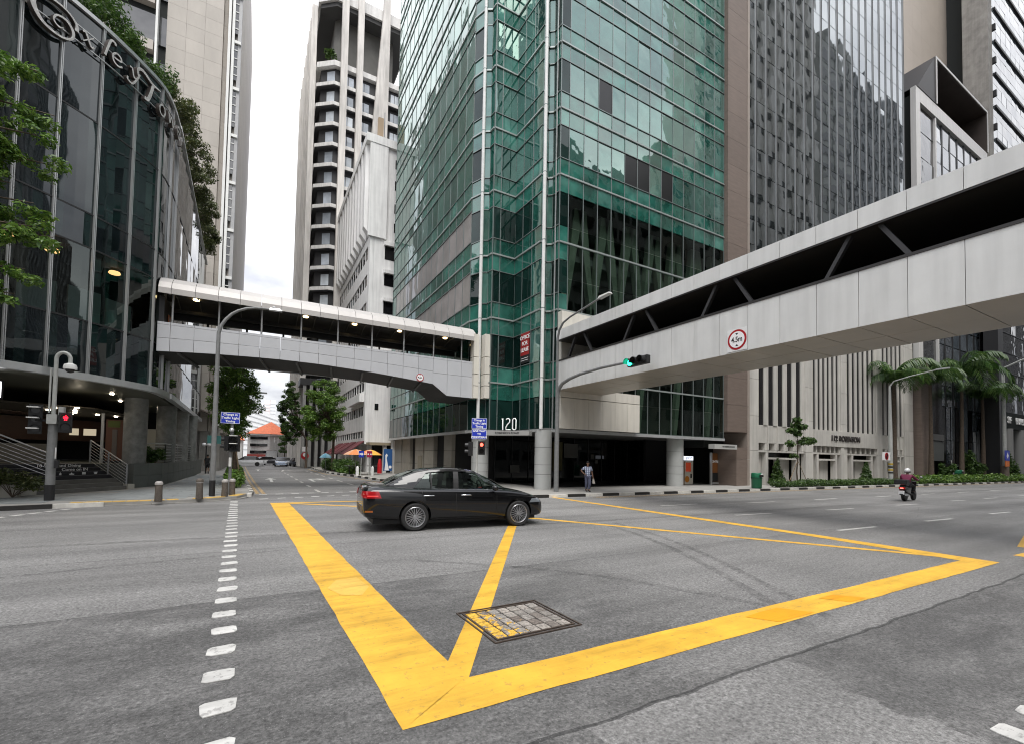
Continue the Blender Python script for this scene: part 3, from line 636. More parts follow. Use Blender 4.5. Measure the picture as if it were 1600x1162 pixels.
mats120 = {'s': M_gsp, 'v': M_gv, 'b': M_gblind, 'c': M_gc, 'd': M_gdark, 'o': M_gopen}
def rows120(vk, lowk='d', sp='s'):
    r = [(3.3, 4.93, 'window_pane', lowk), (4.97, 5.86, 'spandrel_panel', sp)]
    for z in LZ[:-1]: r += [(z+.04, z+.88, 'spandrel_panel', sp), (z+.92, z+2.68, 'window_pane', vk), (z+2.72, z+3.6, 'spandrel_panel', sp)]
    return r
OPENW = {(2, 1), (5, 3), (6, 3), (8, 3), (3, 4)}
# left face: fifteen bays
lw = [1.17]*15
def leftkey(i, z):
    k = round((z-.92-LZ[0])/3.65)
    return 'b' if k in (1, 2) and i > 0 else 'v'
lrows = [(3.3, 4.93, 'window_pane', 'd'), (4.97, 5.86, 'spandrel_panel', 's')]
for z in LZ[:-1]: lrows += [(z+.04, z+1.0, 'spandrel_panel', 's'), (z+1.04, z+2.86, 'window_pane', leftkey), (z+2.9, z+3.6, 'spandrel_panel', 's')]
curtain(F120, FL, (10.6, 24.05), lw, lrows, mats120, tilt=.006)
curtain(F120, ZIG[0], ZIG[1], [.78], rows120('d', 'd'), mats120, tilt=.01)
curtain(F120, ZIG[1], ZIG[2], [.44], rows120('v'), mats120)
curtain(F120, ZIG[2], ZIG[3], [.43], rows120('v'), mats120)
curtain(F120, ZIG[3], ZIG[4], [.47, 1.0], rows120(lambda i, z: 'd' if z < 16 else 'v'), mats120)
curtain(F120, ZIG[4], ZIG[5], [.85, .95, .87], rows120(lambda i, z: 'd' if z < 16 and i != 2 else 'v'), mats120, tilt=.01)
curtain(F120, ZIG[5], ZIG[6], [.51], rows120('v'), mats120)
curtain(F120, ZIG[6], ZIG[7], [.32], rows120('v'), mats120)
curtain(F120, ZIG[7], ZIG[8], [.506], rows120('d'), mats120)
# right face: one narrow bay then thirteen
rw = [.57]+[1.0]*13
def rkey(i, z):
    k = round((z-.92-LZ[0])/3.65)
    if (i, k) in OPENW: return 'o'
    return 'd' if i == 0 else 'v'
upr = [q for q in rows120(rkey) if q[0] > 15.9]
curtain(F120, ZIG[8], FR, rw, upr, mats120, tilt=.006)
curtain(F120, ZIG[8], FR, [.57], [q for q in rows120('d') if q[0] < 15.9], mats120)
low = [(3.3, 4.9, 'window_pane', 'c'), (4.93, 5.87, 'window_pane', 'c'), (5.97, 7.72, 'window_pane', 'c'), (7.76, 9.53, 'window_pane', 'c'), (9.62, 11.3, 'window_pane', 'c'), (11.34, 13.22, 'window_pane', 'c'), (13.32, 14.1, 'window_pane', 'c'), (14.14, 15.9, 'window_pane', 'c')]
curtain(F120, (14.2, 19.5), FR, [1.0]*13, low, mats120, tilt=.006)
F120.done()
# floor-line transoms and mullions
def runline(name, pts, z0, z1, proud, m_, parent):
    mb = MB()
    for a, b in zip(pts[:-1], pts[1:]):
        a, b = Vector((*a, 0)), Vector((*b, 0)); u = (b-a); l = u.length; u.normalize(); n_ = Vector((u.y, -u.x, 0))
        mb.obox((a+b)/2+n_*proud/2+Vector((0, 0, (z0+z1)/2)), u*(l/2+.004), n_*(proud/2+.03), Vector((0, 0, (z1-z0)/2)))
    return mb.build(name, m_, parent)
line = [FL]+ZIG+[FR]
for z in LZ: runline('floor_transom', line, z-.05, z+.035, .05, M_sill, gt)
for z in LZ[:-1]:
    runline('glazing_bar', line[:2], z+1.0, z+1.04, .03, M_mull, gt); runline('glazing_bar', line[:2], z+2.86, z+2.9, .03, M_mull, gt)
    runline('glazing_bar', line[1:-1], z+.88, z+.92, .03, M_mull, gt); runline('glazing_bar', line[1:-1], z+2.68, z+2.72, .03, M_mull, gt)
    if z > 16: runline('glazing_bar', line[-2:], z+.88, z+.92, .03, M_mull, gt); runline('glazing_bar', line[-2:], z+2.68, z+2.72, .03, M_mull, gt)
runline('soffit_fascia', line[:2], 3.1, 3.27, .1, M_alu, gt); runline('soffit_fascia', line[-2:], 3.1, 3.27, .1, M_alu, gt)
runline('soffit_fascia', line[1:-1], 3.12, 3.26, .06, M_alu, gt)
def mulls(P0, P1, widths, z0, z1, m_=M_mull, w=.045, d=.05, ends=True):
    a, b = Vector((*P0, 0)), Vector((*P1, 0)); u = (b-a).normalized(); n_ = Vector((u.y, -u.x, 0)); x = 0
    xs = [0]
    for w_ in widths: x += w_; xs.append(x)
    if not ends: xs = xs[1:-1]
    for x in xs: piece('mullion', m_, gt, a+u*x+n_*(d/2-.012)+Vector((0, 0, (z0+z1)/2)), u*w, n_*d, Vector((0, 0, z1-z0)))
mulls(FL, ZIG[0], lw, 3.27, TOPZ); mulls(ZIG[8], FR, rw, 3.27, TOPZ)
mulls(ZIG[3], ZIG[4], [.47, 1.0], 3.27, TOPZ); mulls(ZIG[4], ZIG[5], [.85, .95, .87], 3.27, TOPZ, ends=False)
for p in (ZIG[2], ZIG[6], ZIG[7]): pbox('mullion', M_mull, gt, p[0]-.03, p[0]+.03, p[1]-.03, p[1]+.03, 3.27, TOPZ)
# white corner poles with sleeve joints
M_pole = mat('white_pole', (.66, .665, .65), .4, noise=.08, nscale=3)
for (x, y) in ((10.84, 23.2), (12.86, 19.78)):
    MB().cyl((x, y, 3.27), (x, y, TOPZ), .095, seg=14).build('corner_pole', M_pole, gt, smooth=40)
    for z in LZ: MB().cyl((x, y, z-.02), (x, y, z+.02), .10, seg=14).build('pole_joint', M_mull, gt, smooth=40)
# narrow bright reflecting strip beside the right pole
pbox('edge_strip', M_alu, gt, 13.5, 13.54, 19.66, 19.74, 3.3, TOPZ)
# ground floor: round clad columns, set-back dark shopfront, side walls
M_col = mat('clad_column', (.40, .41, .40), .45, noise=.08, nscale=2)
M_joint = mat('column_joint', (.05, .05, .05), .7)
def column(x, y, r, z0, z1, parent, m_, bands):
    c = MB().cyl((x, y, z0), (x, y, z1), r, seg=28).build('column', m_, parent, smooth=40)
    for z in bands: MB().cyl((x, y, z-.008), (x, y, z+.008), r+.003, seg=28).build('joint', M_joint, c, smooth=40)
    return c
bands = (.9, 1.4, 2.3)
column(13.2, 20.05, .45, .11, 3.2, gt, M_col, bands); column(23.45, 20.25, .52, .11, 3.2, gt, M_col, bands); column(11.35, 23.9, .5, .11, 3.2, gt, M_col, bands)
column(27.9, 24.0, .4, .11, 3.2, gt, M_col, bands)
M_sg = glass('shopfront_glass', [(.004, .005, .005), (.006, .008, .008), (.005, .006, .006)], ior=1.35, wave=.06, spread=.2)
for i in range(11): pbox('shopfront_pane', M_sg, gt, 13.4+1.27*i, 13.4+1.27*i+1.24, 26.0, 26.04, .14, 3.15)
for i in range(12): pbox('shopfront_frame', M_dark, gt, 13.37+1.27*i, 13.41+1.27*i, 25.95, 26.05, .12, 3.18)
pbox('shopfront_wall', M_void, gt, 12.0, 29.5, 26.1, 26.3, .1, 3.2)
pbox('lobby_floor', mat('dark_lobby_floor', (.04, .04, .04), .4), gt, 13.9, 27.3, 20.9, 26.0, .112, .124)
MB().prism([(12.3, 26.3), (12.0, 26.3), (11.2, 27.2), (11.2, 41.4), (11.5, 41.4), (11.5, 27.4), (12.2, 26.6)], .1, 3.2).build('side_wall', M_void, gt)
M_dim = mat('dim_lobby_sign', (.10, .10, .09), .6)
for (x, z, w, h) in ((14.5, 1.0, .7, .5), (17.2, 1.6, .35, .6), (18.8, 2.3, 1.2, 1.0), (21.2, 1.9, .3, .35), (21.6, 1.55, .25, .3)): pbox('lobby_panel', M_dim, gt, x, x+w, 25.88, 25.92, z-h/2, z+h/2)
pbox('lobby_panel', mat('olive_lobby_panel', (.09, .08, .025), .6), gt, 17.8, 18.6, 25.8, 25.86, .9, 2.9)
# left flank at street level: stone piers, a doorway, blue poster
M_stone = mat('warm_stone', (.30, .28, .235), .6, var=.05, noise=.12, nscale=2)
for (y0, y1, x) in ((27.3, 28.7, 10.95), (30.6, 32.6, 10.9), (33.0, 35.0, 10.95), (36.4, 38.6, 10.95), (38.8, 41.5, 10.9)):
    for k in range(3): pbox('stone_panel', M_stone, gt, x, x+.3, y0, y1-.015, .12+1.02*k, 1.12+1.02*k)
pbox('meter_cabinet', mat('olive_grey_cabinet', (.22, .2, .15), .6), gt, 10.86, 10.94, 33.2, 34.0, .5, 1.75)
pbox('flank_pier', M_white, gt, 10.7, 11.0, 40.9, 41.5, .12, 3.1)
# entrance canopy with the building number
ca, cb_ = Vector((11.05, 22.2, 0)), Vector((12.72, 20.35, 0)); cu_ = (cb_-ca).normalized(); cn = Vector((cu_.y, -cu_.x, 0))
can = MB().obox((ca+cb_)/2+Vector((0, 0, 3.03))+cn*.25, cu_*1.2, cn*.3, Vector((0, 0, .12))).build('entrance_canopy', mat('canopy_grey', (.30, .30, .29), .45), gt)
cc = (ca+cb_)/2+cn*.555
text('lettering', 'ROBINSON ROAD', .15, M_txtblk, can, cc+Vector((0, 0, 3.03)), cu_, (0, 0, 1), .006, sx=1.1, bold=.002)
M_num = mat('white_number', (.88, .88, .88), .4)
def digit(pts, x):
    mb = MB(); P = [cc-cn*.1+cu_*(x+p[0])+Vector((0, 0, 3.19+p[1])) for p in pts]
    mb.sweep(P, .034, 8); return mb.build('number', M_num, can, smooth=60)
digit([(0, 0), (0, .62), (-.06, .58)], -.28)
digit([(.28, .02), (.02, .02), (.02, .16), (.1, .3), (.22, .42), (.23, .55), (.17, .61), (.08, .61), (.03, .55)], -.12)
digit([(.03, .08), (.03, .54), (.08, .61), (.17, .61), (.22, .54), (.22, .08), (.17, .02), (.08, .02), (.03, .08)], .24)
pbox('lobby_door_canopy', mat('canopy_pale', (.42, .42, .40), .45), gt, 25.6, 27.9, 18.95, 19.4, 2.55, 2.86)
text('lettering', '120 ROBINSON ROAD', .13, M_txtblk, gt, (27.0, 18.935, 2.71), (1, 0, 0), (0, 0, 1), .004)
# cream cladding where the right bridge lands, and beside the left pole
Fc = Field(gt, 200)
for i in range(6):
    x0, x1 = 13.60+.93*i, 13.60+.93*(i+1)
    z1 = 9.35 if i < 3 else 5.4
    for (a, b) in ((3.3, 4.9), (4.92, 6.8), (6.82, 8.3), (8.32, 9.4)):
        if i >= 4 and b > 5.0: b = 5.45
        if a > 5.0 and i >= 4: continue
        Fc.add('cladding_panel', M_cream, ((x0+x1)/2, 19.27, (a+b)/2), (x1-x0-.012, 0, 0), (0, .34, 0), (0, 0, b-a-.012))
for (x0, x1, y0) in ((10.44, 10.74, 23.05), (10.96, 11.72, 22.72)):
    for (a, b) in ((5.02, 5.7), (5.72, 6.35), (6.37, 7.3), (7.32, 8.6)):
        Fc.add('cladding_panel', M_cream, ((x0+x1)/2, y0+.2, (a+b)/2), (x1-x0, 0, 0), (0, .5, 0), (0, 0, b-a-.012))
Fc.done()
# letting board behind the corner glass
lb = thing('letting_board', 'red OFFICE FOR LEASE board in a corner window of the green tower', 'sign', (12.66, 21.2, 7.9))
pn = Vector((-.999, -.034, 0)); ru = Vector((.034, -.999, 0)).normalized()
bc = Vector((12.72, 21.3, 7.75))
MB().obox(bc+Vector((0, 0, .22)), ru*.42, pn*.012, Vector((0, 0, .62))).build('board', mat('board_red', (.30, .015, .015), .5), lb)
MB().obox(bc+Vector((0, 0, -.62)), ru*.42, pn*.012, Vector((0, 0, .22))).build('footer', M_black, lb)
for i, s_ in enumerate(('OFFICE', 'FOR', 'LEASE')): text('lettering', s_, .30, M_sw, lb, bc+pn*.02+Vector((0, 0, .58-.34*i)), ru, (0, 0, 1), .003, bold=.006)
for i in range(2): MB().obox(bc+pn*.014+Vector((0, 0, -.56-.12*i)), ru*.36, pn*.004, Vector((0, 0, .012))).build('rule', M_sw, lb)
# ------------------------------------------------------------------ covered footbridge over the main road (right)
br = thing('footbridge', 'straight covered footbridge with wide pale panels crossing above the main road', 'footbridge', (14.8, 8, 5.2))
BX0, BX1, BZ0, BZ1, BZ2, BZ3 = 13.3, 16.35, 5.22, 6.67, 7.76, 8.27
Y0, Y1 = -9.32, 18.68
M_bdark = mat('bridge_dark_trim', (.018, .016, .015), .5)
M_tim = mat('dark_timber_slat', (.028, .018, .012), .55, var=.3, noise=.3, nscale=3, nstretch=(1, .2, 3))
MB().box(BX0+.05, BX1-.05, Y0, 19.15, BZ0+.04, BZ1-.5).build('deck', M_bdark, br)
for k in range(28):
    y = Y0+k
    pbox('side_panel', M_panel, br, BX0, BX0+.045, y+.006, y+.994, BZ0, BZ1-.02)
    pbox('roof_fascia_panel', M_panel, br, BX0-.02, BX0+.05, y+.006, y+.994, BZ2, BZ3)
    pbox('far_side_panel', M_panel, br, BX1-.045, BX1, y+.006, y+.994, BZ0, BZ1-.02)
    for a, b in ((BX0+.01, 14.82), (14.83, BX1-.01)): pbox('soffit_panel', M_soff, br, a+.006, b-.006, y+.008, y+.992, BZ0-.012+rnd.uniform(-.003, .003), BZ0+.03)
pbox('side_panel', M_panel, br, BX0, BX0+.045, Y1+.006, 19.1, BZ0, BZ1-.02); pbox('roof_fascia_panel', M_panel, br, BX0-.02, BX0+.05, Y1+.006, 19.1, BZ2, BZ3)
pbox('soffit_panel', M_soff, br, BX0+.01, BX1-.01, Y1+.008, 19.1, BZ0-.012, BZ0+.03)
pbox('rail_cap', M_bdark, br, BX0-.02, BX0+.1, Y0, 19.1, BZ1-.018, BZ1+.055)
pbox('roof_edge_trim', M_bdark, br, BX0-.01, BX0+.12, Y0, 19.1, BZ2-.05, BZ2-.003)
MB().box(BX0+.051, BX1-.02, Y0, 19.1, BZ2+.03, BZ3-.05).build('roof', mat('bridge_roof', (.3, .3, .29), .6), br)
pbox('ceiling', mat('bridge_ceiling', (.03, .028, .025), .6), br, BX0+.13, BX1-.1, Y0, 19.1, BZ2-.02, BZ2+.029)
for k in range(9): pbox('timber_slat', M_tim, br, BX1-.14, BX1-.09, Y0, 19.1, BZ1-.5+.18*k, BZ1-.5+.18*k+.165)
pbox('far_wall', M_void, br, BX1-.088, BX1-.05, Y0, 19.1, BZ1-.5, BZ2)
M_brace = mat('truss_steel', (.032, .032, .034), .55)
for c in (17.4, 13.45, 9.57, 5.6, 1.6, -2.4, -6.4):
    MB().bar((BX0+.2, c+.95, BZ1+.02), (BX0+.2, c+.33, BZ2-.03), .1, .12, (1, 0, 0)).build('truss_brace', M_brace, br)
    MB().bar((BX0+.2, c-.33, BZ2-.03), (BX0+.2, c-.95, BZ1+.02), .1, .12, (1, 0, 0)).build('truss_brace', M_brace, br)
def height_sign(name, label, c, rt_, r, back):
    t = thing(name, label, 'sign', c); u = Vector(rt_).normalized(); n_ = u.cross(Vector((0, 0, 1))); C_ = Vector(c)
    if back: MB().obox(C_, u*r*1.06, n_*.006, Vector((0, 0, r*1.1))).build('backing', mat('sign_backing', (.72, .73, .72), .5), t)
    def disc(nm, r0, off, m_): MB().cyl(C_+n_*off, C_+n_*(off+.004), r0, seg=40).build(nm, m_, t)
    disc('rim', r, .007, mat('roundel_red', (.36, .006, .012), .4)); disc('face', r*.80, .0125, M_sw)
    text('lettering', '4.5m', r*.72, M_txtblk, t, C_+n_*.019, u, (0, 0, 1), .002, sx=.82, bold=.004)
    for s_ in (-1, 1):
        p = [C_+n_*.02+u*a*r*.16+Vector((0, 0, s_*b*r)) for a, b in ((-1, .64), (1, .64), (0, .44))]
        if s_ < 0: p.reverse()
        MB().poly(p).build('arrow', M_txtblk, t)
    return t
height_sign('height_sign', 'round red 4.5m height sign on the straight footbridge over the main road', (BX0-.012, 9.03, 5.62), (0, -1, 0), .325, True)

# ------------------------------------------------------------------ curved-roof footbridge over the side street (left)
lb_ = thing('footbridge', 'older arched footbridge with barrel roof and grey tiled parapet over the side street', 'footbridge', (3.5, 24.6, 5.5))
FY, BY = 23.2, 26.15
def zb(x):
    P = ((-5, 5.74), (-3.7, 5.82), (-2, 5.94), (.5, 6.02), (2.4, 6.0), (4.86, 5.89), (6.6, 5.75), (8.22, 5.60), (8.95, 5.04), (12, 5.01))
    for (a, za), (b, z_) in zip(P[:-1], P[1:]):
        if a <= x <= b: return za+(z_-za)*(x-a)/(b-a)
M_tile = mat('grey_bridge_tile', (.46, .47, .49), .4, var=.03, noise=.05, nscale=1.5)
ZT = 7.05
xs = [-3.72, -3.28]+[-3.28+.8155*k for k in range(1, 17)]+[10.58]
for a, b in zip(xs[:-1], xs[1:]):
    g_ = .007
    def pan(z00, z01, z10, z11):
        MB().hexa([(a+g_, FY, z00), (b-g_, FY, z01), (b-g_, FY+.05, z01), (a+g_, FY+.05, z00), (a+g_, FY, z10), (b-g_, FY, z11), (b-g_, FY+.05, z11), (a+g_, FY+.05, z10)]).build('parapet_tile', M_tile, lb_)
    za, zc_ = zb(a), zb(b); ma, mb_ = (max(za, 5.6)+ZT-.11)/2, (max(zc_, 5.6)+ZT-.11)/2
    if a > 8: ma = mb_ = 6.2
    elif b > 8.3: mb_ = 6.2
    pan(ZT-.10, ZT-.10, ZT, ZT); pan(ma+g_, mb_+g_, ZT-.112, ZT-.112)
    ins = [x for x in (8.95,) if a < x < b]
    if ins:
        q = ins[0]; MB().poly([(a+g_, FY, zb(a)), (q, FY, zb(q)), (b-g_, FY, zb(b)), (b-g_, FY, mb_-g_), (a+g_, FY, ma-g_)]).poly([(a+g_, FY+.05, zb(a)), (a+g_, FY+.05, ma-g_), (b-g_, FY+.05, mb_-g_), (b-g_, FY+.05, zb(b)), (q, FY+.05, zb(q))]).build('parapet_tile', M_tile, lb_)
    else: pan(za, zc_, ma-g_, mb_-g_)
    # roof sheet: barrel profile, one length per bay
    prof = [(FY-.17, 8.20), (FY-.17, 8.44), (FY+.0, 8.72), (FY+.3, 8.95), (FY+.8, 9.13), (FY+1.5, 9.22), (FY+2.1, 9.13), (FY+2.6, 8.92), (BY+.05, 8.6), (BY+.15, 8.2)]
    prof2 = [(p[0]*.985+.015*(FY+1.5), p[1]-.03) for p in prof]
    mb = MB(); n_ = len(prof)
    for p, q in zip(prof[:-1], prof[1:]): mb.quad((a+.008, *p), (b-.008, *p), (b-.008, *q), (a+.008, *q))
    for x in (a+.008, b-.008):
        for i in range(n_-1):
            f_ = [(x, *prof[i]), (x, *prof[i+1]), (x, *prof2[i+1]), (x, *prof2[i])]; mb.quad(*(f_ if x < (a+b)/2 else f_[::-1]))
    o = mb.build('roof_sheet', mat('roof_sheet_metal', (.46, .44, .42), .45, .1, var=.03, noise=.06, nscale=2), lb_, smooth=50)
# roof underside and eaves beam
mb = MB(); up2 = [(FY-.16, 8.21), (FY+.2, 8.40), (FY+.9, 8.55), (FY+1.8, 8.58), (FY+2.5, 8.42), (BY+.1, 8.22)]
for p, q in zip(up2[:-1], up2[1:]): mb.quad((-3.7, *q), (10.55, *q), (10.55, *p), (-3.7, *p))
mb.build('roof_lining', mat('roof_lining', (.085, .08, .072), .6, noise=.2, nscale=2), lb_)
for k in range(-4, 14):
    x = -.05+.8155*k
    if -3.6 < x < 10.5: MB().sweep([(x, p[0], p[1]-.03) for p in up2], .028, 6).build('roof_rib', mat('roof_rib', (.16, .155, .145), .6), lb_)
pbox('eaves_beam', M_dark, lb_, -3.7, 10.5, BY-.12, BY+.06, 7.86, 8.19); pbox('eaves_gutter', M_dark, lb_, -3.7, 10.5, BY-.6, BY-.4, 8.1, 8.25)
for k in range(9):
    x = -3.24+1.631*k
    MB().cyl((x, FY+.12, ZT-.1), (x, FY+.12, 8.32), .04, seg=10).build('post', M_steel, lb_, smooth=50)
    if k < 8: MB().cyl((x+1.0, BY-.06, 6.6), (x+1.0, BY-.06, 7.9), .05, seg=8).build('post', M_dark, lb_, smooth=50)
# deck: soffit profile with a dropped right end, ribs below
px_ = [-3.7, -2, .5, 2.4, 4.86, 6.6, 8.22, 8.95, 10.58]
mb = MB()
for a, b in zip(px_[:-1], px_[1:]):
    mb.hexa([(a, FY+.055, zb(a)+.01), (b, FY+.055, zb(b)+.01), (b, BY, zb(b)-.05), (a, BY, zb(a)-.05), (a, FY+.055, 6.3), (b, FY+.055, 6.3), (b, BY, 6.3), (a, BY, 6.3)])
mb.build('deck', mat('bridge_underside', (.035, .034, .033), .7), lb_)
for k in range(8):
    x = -3.0+1.5*k; z = zb(x)-.03; MB().bar((x, FY+.1, z-.02), (x+.45, BY, z-.1), .09, .08).build('deck_rib', mat('deck_rib', (.09, .09, .088), .6), lb_)
pbox('far_parapet', M_tile, lb_, -3.7, 10.58, BY-.05, BY, 5.9, 6.98)
M_warm = lamp('warm_downlight', (1, .72, .35), 3)
for x in (-2.58, 1.93, 4.27, 6.64, 9.3): MB().lathe((x, FY+1.4, 8.50), [(.11, 0), (.13, .02), (.13, .06)], 16).build('downlight', M_warm, lb_)
pbox('end_portal', M_dark, lb_, -3.9, -3.55, FY+.3, BY, 6.0, 8.2); pbox('end_panel', mat('orange_panel', (.35, .10, .015), .5), lb_, -3.52, -3.48, 24.2, 25.2, 6.3, 7.6)
height_sign('height_sign', 'small round red 4.5m height sign on the grey tiled arched footbridge', (7.42, FY-.012, 5.87), (1, 0, 0), .2, False)
# ------------------------------------------------------------------ brown stone slab between the towers
bs = thing('stone_pier', 'tall narrow brown stone slab wall between the green tower and the grey mirror tower', 'building', (28.4, 20, 0))
M_brown = mat('brown_stone', (.175, .135, .112), .6, var=.06, noise=.16, nscale=1.2, nstretch=(1, 1, 6), bump=.06, bscale=30)
M_brownl = mat('pale_brown_stone', (.30, .255, .22), .6, var=.04, noise=.1)
for k in range(34):
    z = .1+1.82*k
    if z > 2.6: pbox('stone_panel', M_brown, bs, 27.24, 29.36, 19.2, 21.0, z, z+1.808)
    else: pbox('stone_panel', M_brown, bs, 28.2, 29.36, 19.2, 21.0, z, min(z+1.808, 2.7))
    pbox('edge_panel', M_brownl, bs, 29.37, 29.62, 19.18, 21.0, z, z+1.808)
pbox('core', M_core, bs, 27.3, 29.5, 21.05, 30, 2.7, 62)
pbox('recess_wall', M_void, bs, 24.6, 29.5, 23.9, 24.1, .1, 3.2)
pbox('doorway_leaf', mat('amber_door', (.22, .085, .025), .45), bs, 27.55, 28.15, 20.6, 20.66, .35, 2.3); pbox('door_frame', M_alu, bs, 27.42, 27.53, 20.55, 20.68, .12, 2.34)
pbox('door_base', M_void, bs, 27.55, 28.15, 20.585, 20.597, .36, .95); pbox('door_sill', M_alu, bs, 27.55, 28.15, 20.5, 20.57, .2, .28)
text('lettering', 'CENTRE', .2, M_sw, bs, (27.85, 20.58, 1.72), (1, 0, 0), (0, 0, 1), .004, bold=.006)
# vending machine in the recess
vm = thing('vending_machine', 'orange juice vending machine with lit sign in dark recess of green tower', 'vending machine', (26.05, 21.6, .125))
M_vm = mat('vending_body', (.62, .58, .50), .45); M_org = mat('orange_print', (.55, .20, .015), .5)
MB().box(25.65, 26.5, 21.3, 22.0, .125, 1.72).build('body', M_vm, vm, bevel=.02)
pbox('window', mat('vending_window', (.25, .03, .015), .2, emit=(1, .12, .04), es=.08), vm, 25.73, 26.25, 21.285, 21.298, 1.0, 1.62)
pbox('dispenser', M_void, vm, 26.21, 26.35, 21.285, 21.298, .55, .85)
MB().lathe((25.87, 21.297, .48), [(.0, 0), (.2, .002), (.22, .012)], 24, (0, -1, 0)).build('orange_fruit_print', M_org, vm)
pbox('side_panel', mat('brown_print', (.16, .07, .02), .5), vm, 25.45, 25.63, 21.3, 22.0, .125, 1.7)
sg = pbox('lit_sign', lamp('sign_glow', (.85, .9, 1), .75), vm, 25.65, 26.5, 21.3, 21.4, 1.78, 2.06)
text('lettering', 'IJOOZ', .22, mat('sign_blue_letters', (.03, .06, .25), .5), vm, (26.05, 21.29, 1.92), (1, 0, 0), (0, 0, 1), .004)

# ------------------------------------------------------------------ marble podium with fins and the mirror tower above
mt_ = thing('office_tower', 'grey mirror glass tower on a pale marble finned podium lettered 112 ROBINSON', 'tower', (43, 22, 0))
M_marb = mat('pale_marble', (.57, .55, .51), .4, var=.06, noise=.13, nscale=1.1, nstretch=(1, 1, .5), bump=.02, stain=.12)
M_slot = mat('dark_slot_glass', (.010, .009, .010), .15)
PY = 19.5
def mb_panel(nm, x0, x1, z0, z1, y0=PY, d=.25, m_=None): return pbox(nm, m_ or M_marb, mt_, x0, x1, y0, y0+d, z0, z1)
# solid piers
for (x0, x1) in ((29.66, 31.05), (36.95, 38.15), (42.3, 43.4), (48.55, 49.7), (54.05, 56.15)):
    for (z0, z1) in ((.1, 2.55), (2.56, 5.0), (5.01, 7.6), (7.61, 10.2), (10.21, 13.0), (13.01, 15.5)):
        mb_panel('pier_panel', x0, (x0+x1)/2-.1, z0+.004, z1-.004, PY-.12, .35); mb_panel('pier_panel', (x0+x1)/2-.09, x1, z0+.004, z1-.004, PY-.06, .3)
SEC = ((31.05, 36.95, 5, 0), (38.15, 42.3, 6, 1), (43.4, 48.55, 6, 1), (49.7, 54.05, 5, 0))
pbox('slot_glazing', M_slot, mt_, 30.9, 54.2, PY+.02, PY+.1, 4.3, 15.5)
for (x0, x1, n_, plain) in SEC:
    p = (x1-x0)/n_; zb_ = 4.4
    for i in range(n_):
        a = x0+p*i
        mb_panel('fin', a+p*.55, a+p, zb_, 15.5, PY-.05, .12)
        if not plain:
            mb_panel('wall_panel', a+.03, a+p*.93, 3.12, zb_, PY, .25); mb_panel('fin_foot', a+p*.935, a+p+.02, 2.62, zb_, PY-.08, .33)
        mb_panel('small_post', a+p*.72, a+p, 2.62, 3.1, PY, .35)
        pbox('recess_back', mat('dim_recess', (.16, .15, .135), .6), mt_, a, a+p*.72, PY+.36, PY+.4, 2.6, 3.14)
    if plain and x0 < 40: mb_panel('sign_band', x0, 48.5, 3.12, zb_-.004, PY-.16, .3)
    mb_panel('band', x0, x1, 2.46, 2.60, PY-.04, .35)
    # ground-floor opening: two jambs, a lintel and dark glass between
    w = x1-x0; ja, jb = x0+w*.2, x1-w*.18
    mb_panel('side_bay', x0+.05, ja-.35, .1, 2.44, PY+.3, .2); mb_panel('side_bay', jb+.3, x1-.03, .1, 2.44, PY+.3, .2)
    mb_panel('jamb', ja-.3, ja, .1, 2.45, PY-.04, .4); mb_panel('jamb', jb, jb+.25, .1, 2.45, PY-.04, .4)
    mb_panel('lintel', ja+.004, jb-.004, 1.96, 2.10, PY, .3)
    pbox('opening_glass', M_slot, mt_, ja, jb, PY+.8, PY+.85, .1, 2.45); mb_panel('reveal', jb-w*.32, jb-.01, .1, 1.95, PY+.55, .12)
pbox('opening_light', mat('amber_interior', (.30, .11, .03), .5, emit=(1, .4, .12), es=.10), mt_, 39.0, 40.2, PY+.74, PY+.78, 1.0, 2.44)
M_let = mat('dark_bronze_letter', (.035, .03, .028), .4)
text('lettering', '112 ROBINSON', .62, M_let, mt_, (42.9, PY-.18, 3.78), (1, 0, 0), (0, 0, 1), .05, sx=1.12, bold=.014)
# mirror tower shaft
M_mir = glass('grey_mirror_glass', [(.012, .015, .016), (.018, .022, .024), (.014, .018, .018)], ior=3.3, wave=.22, wscale=.38, spread=.2, tint=(.93, .98, 1))
Fm = Field(mt_, 290)
rows = []
z = 15.5
while z < 66: rows.append((z+.01, z+1.78, 'window_pane', 'm')); z += 1.8
nb = 20; bw = (55.2-29.66)/nb
curtain(Fm, (29.66, 19.62), (55.2, 19.62), [bw]*nb, rows, {'m': M_mir}, tilt=.004)
Fm.done()
M_bm = mat('bright_mullion', (.42, .43, .43), .35, .6); M_dm = mat('dark_mullion', (.03, .033, .035), .4)
for i in range(nb+1):
    x = 29.66+bw*i
    pbox('mullion', M_bm, mt_, x-.05, x-.01, 19.55, 19.64, 15.5, 66); pbox('mullion', M_dm, mt_, x+.0, x+.07, 19.53, 19.64, 15.5, 66)
pbox('core', M_core, mt_, 29.7, 55.1, 19.75, 40, 15.5, 66); pbox('core', M_void, mt_, 29.7, 56.1, 20.4, 40, .1, 15.5)
pbox('podium_cap', M_marb, mt_, 29.66, 56.15, 19.45, 20.0, 15.5, 15.75)

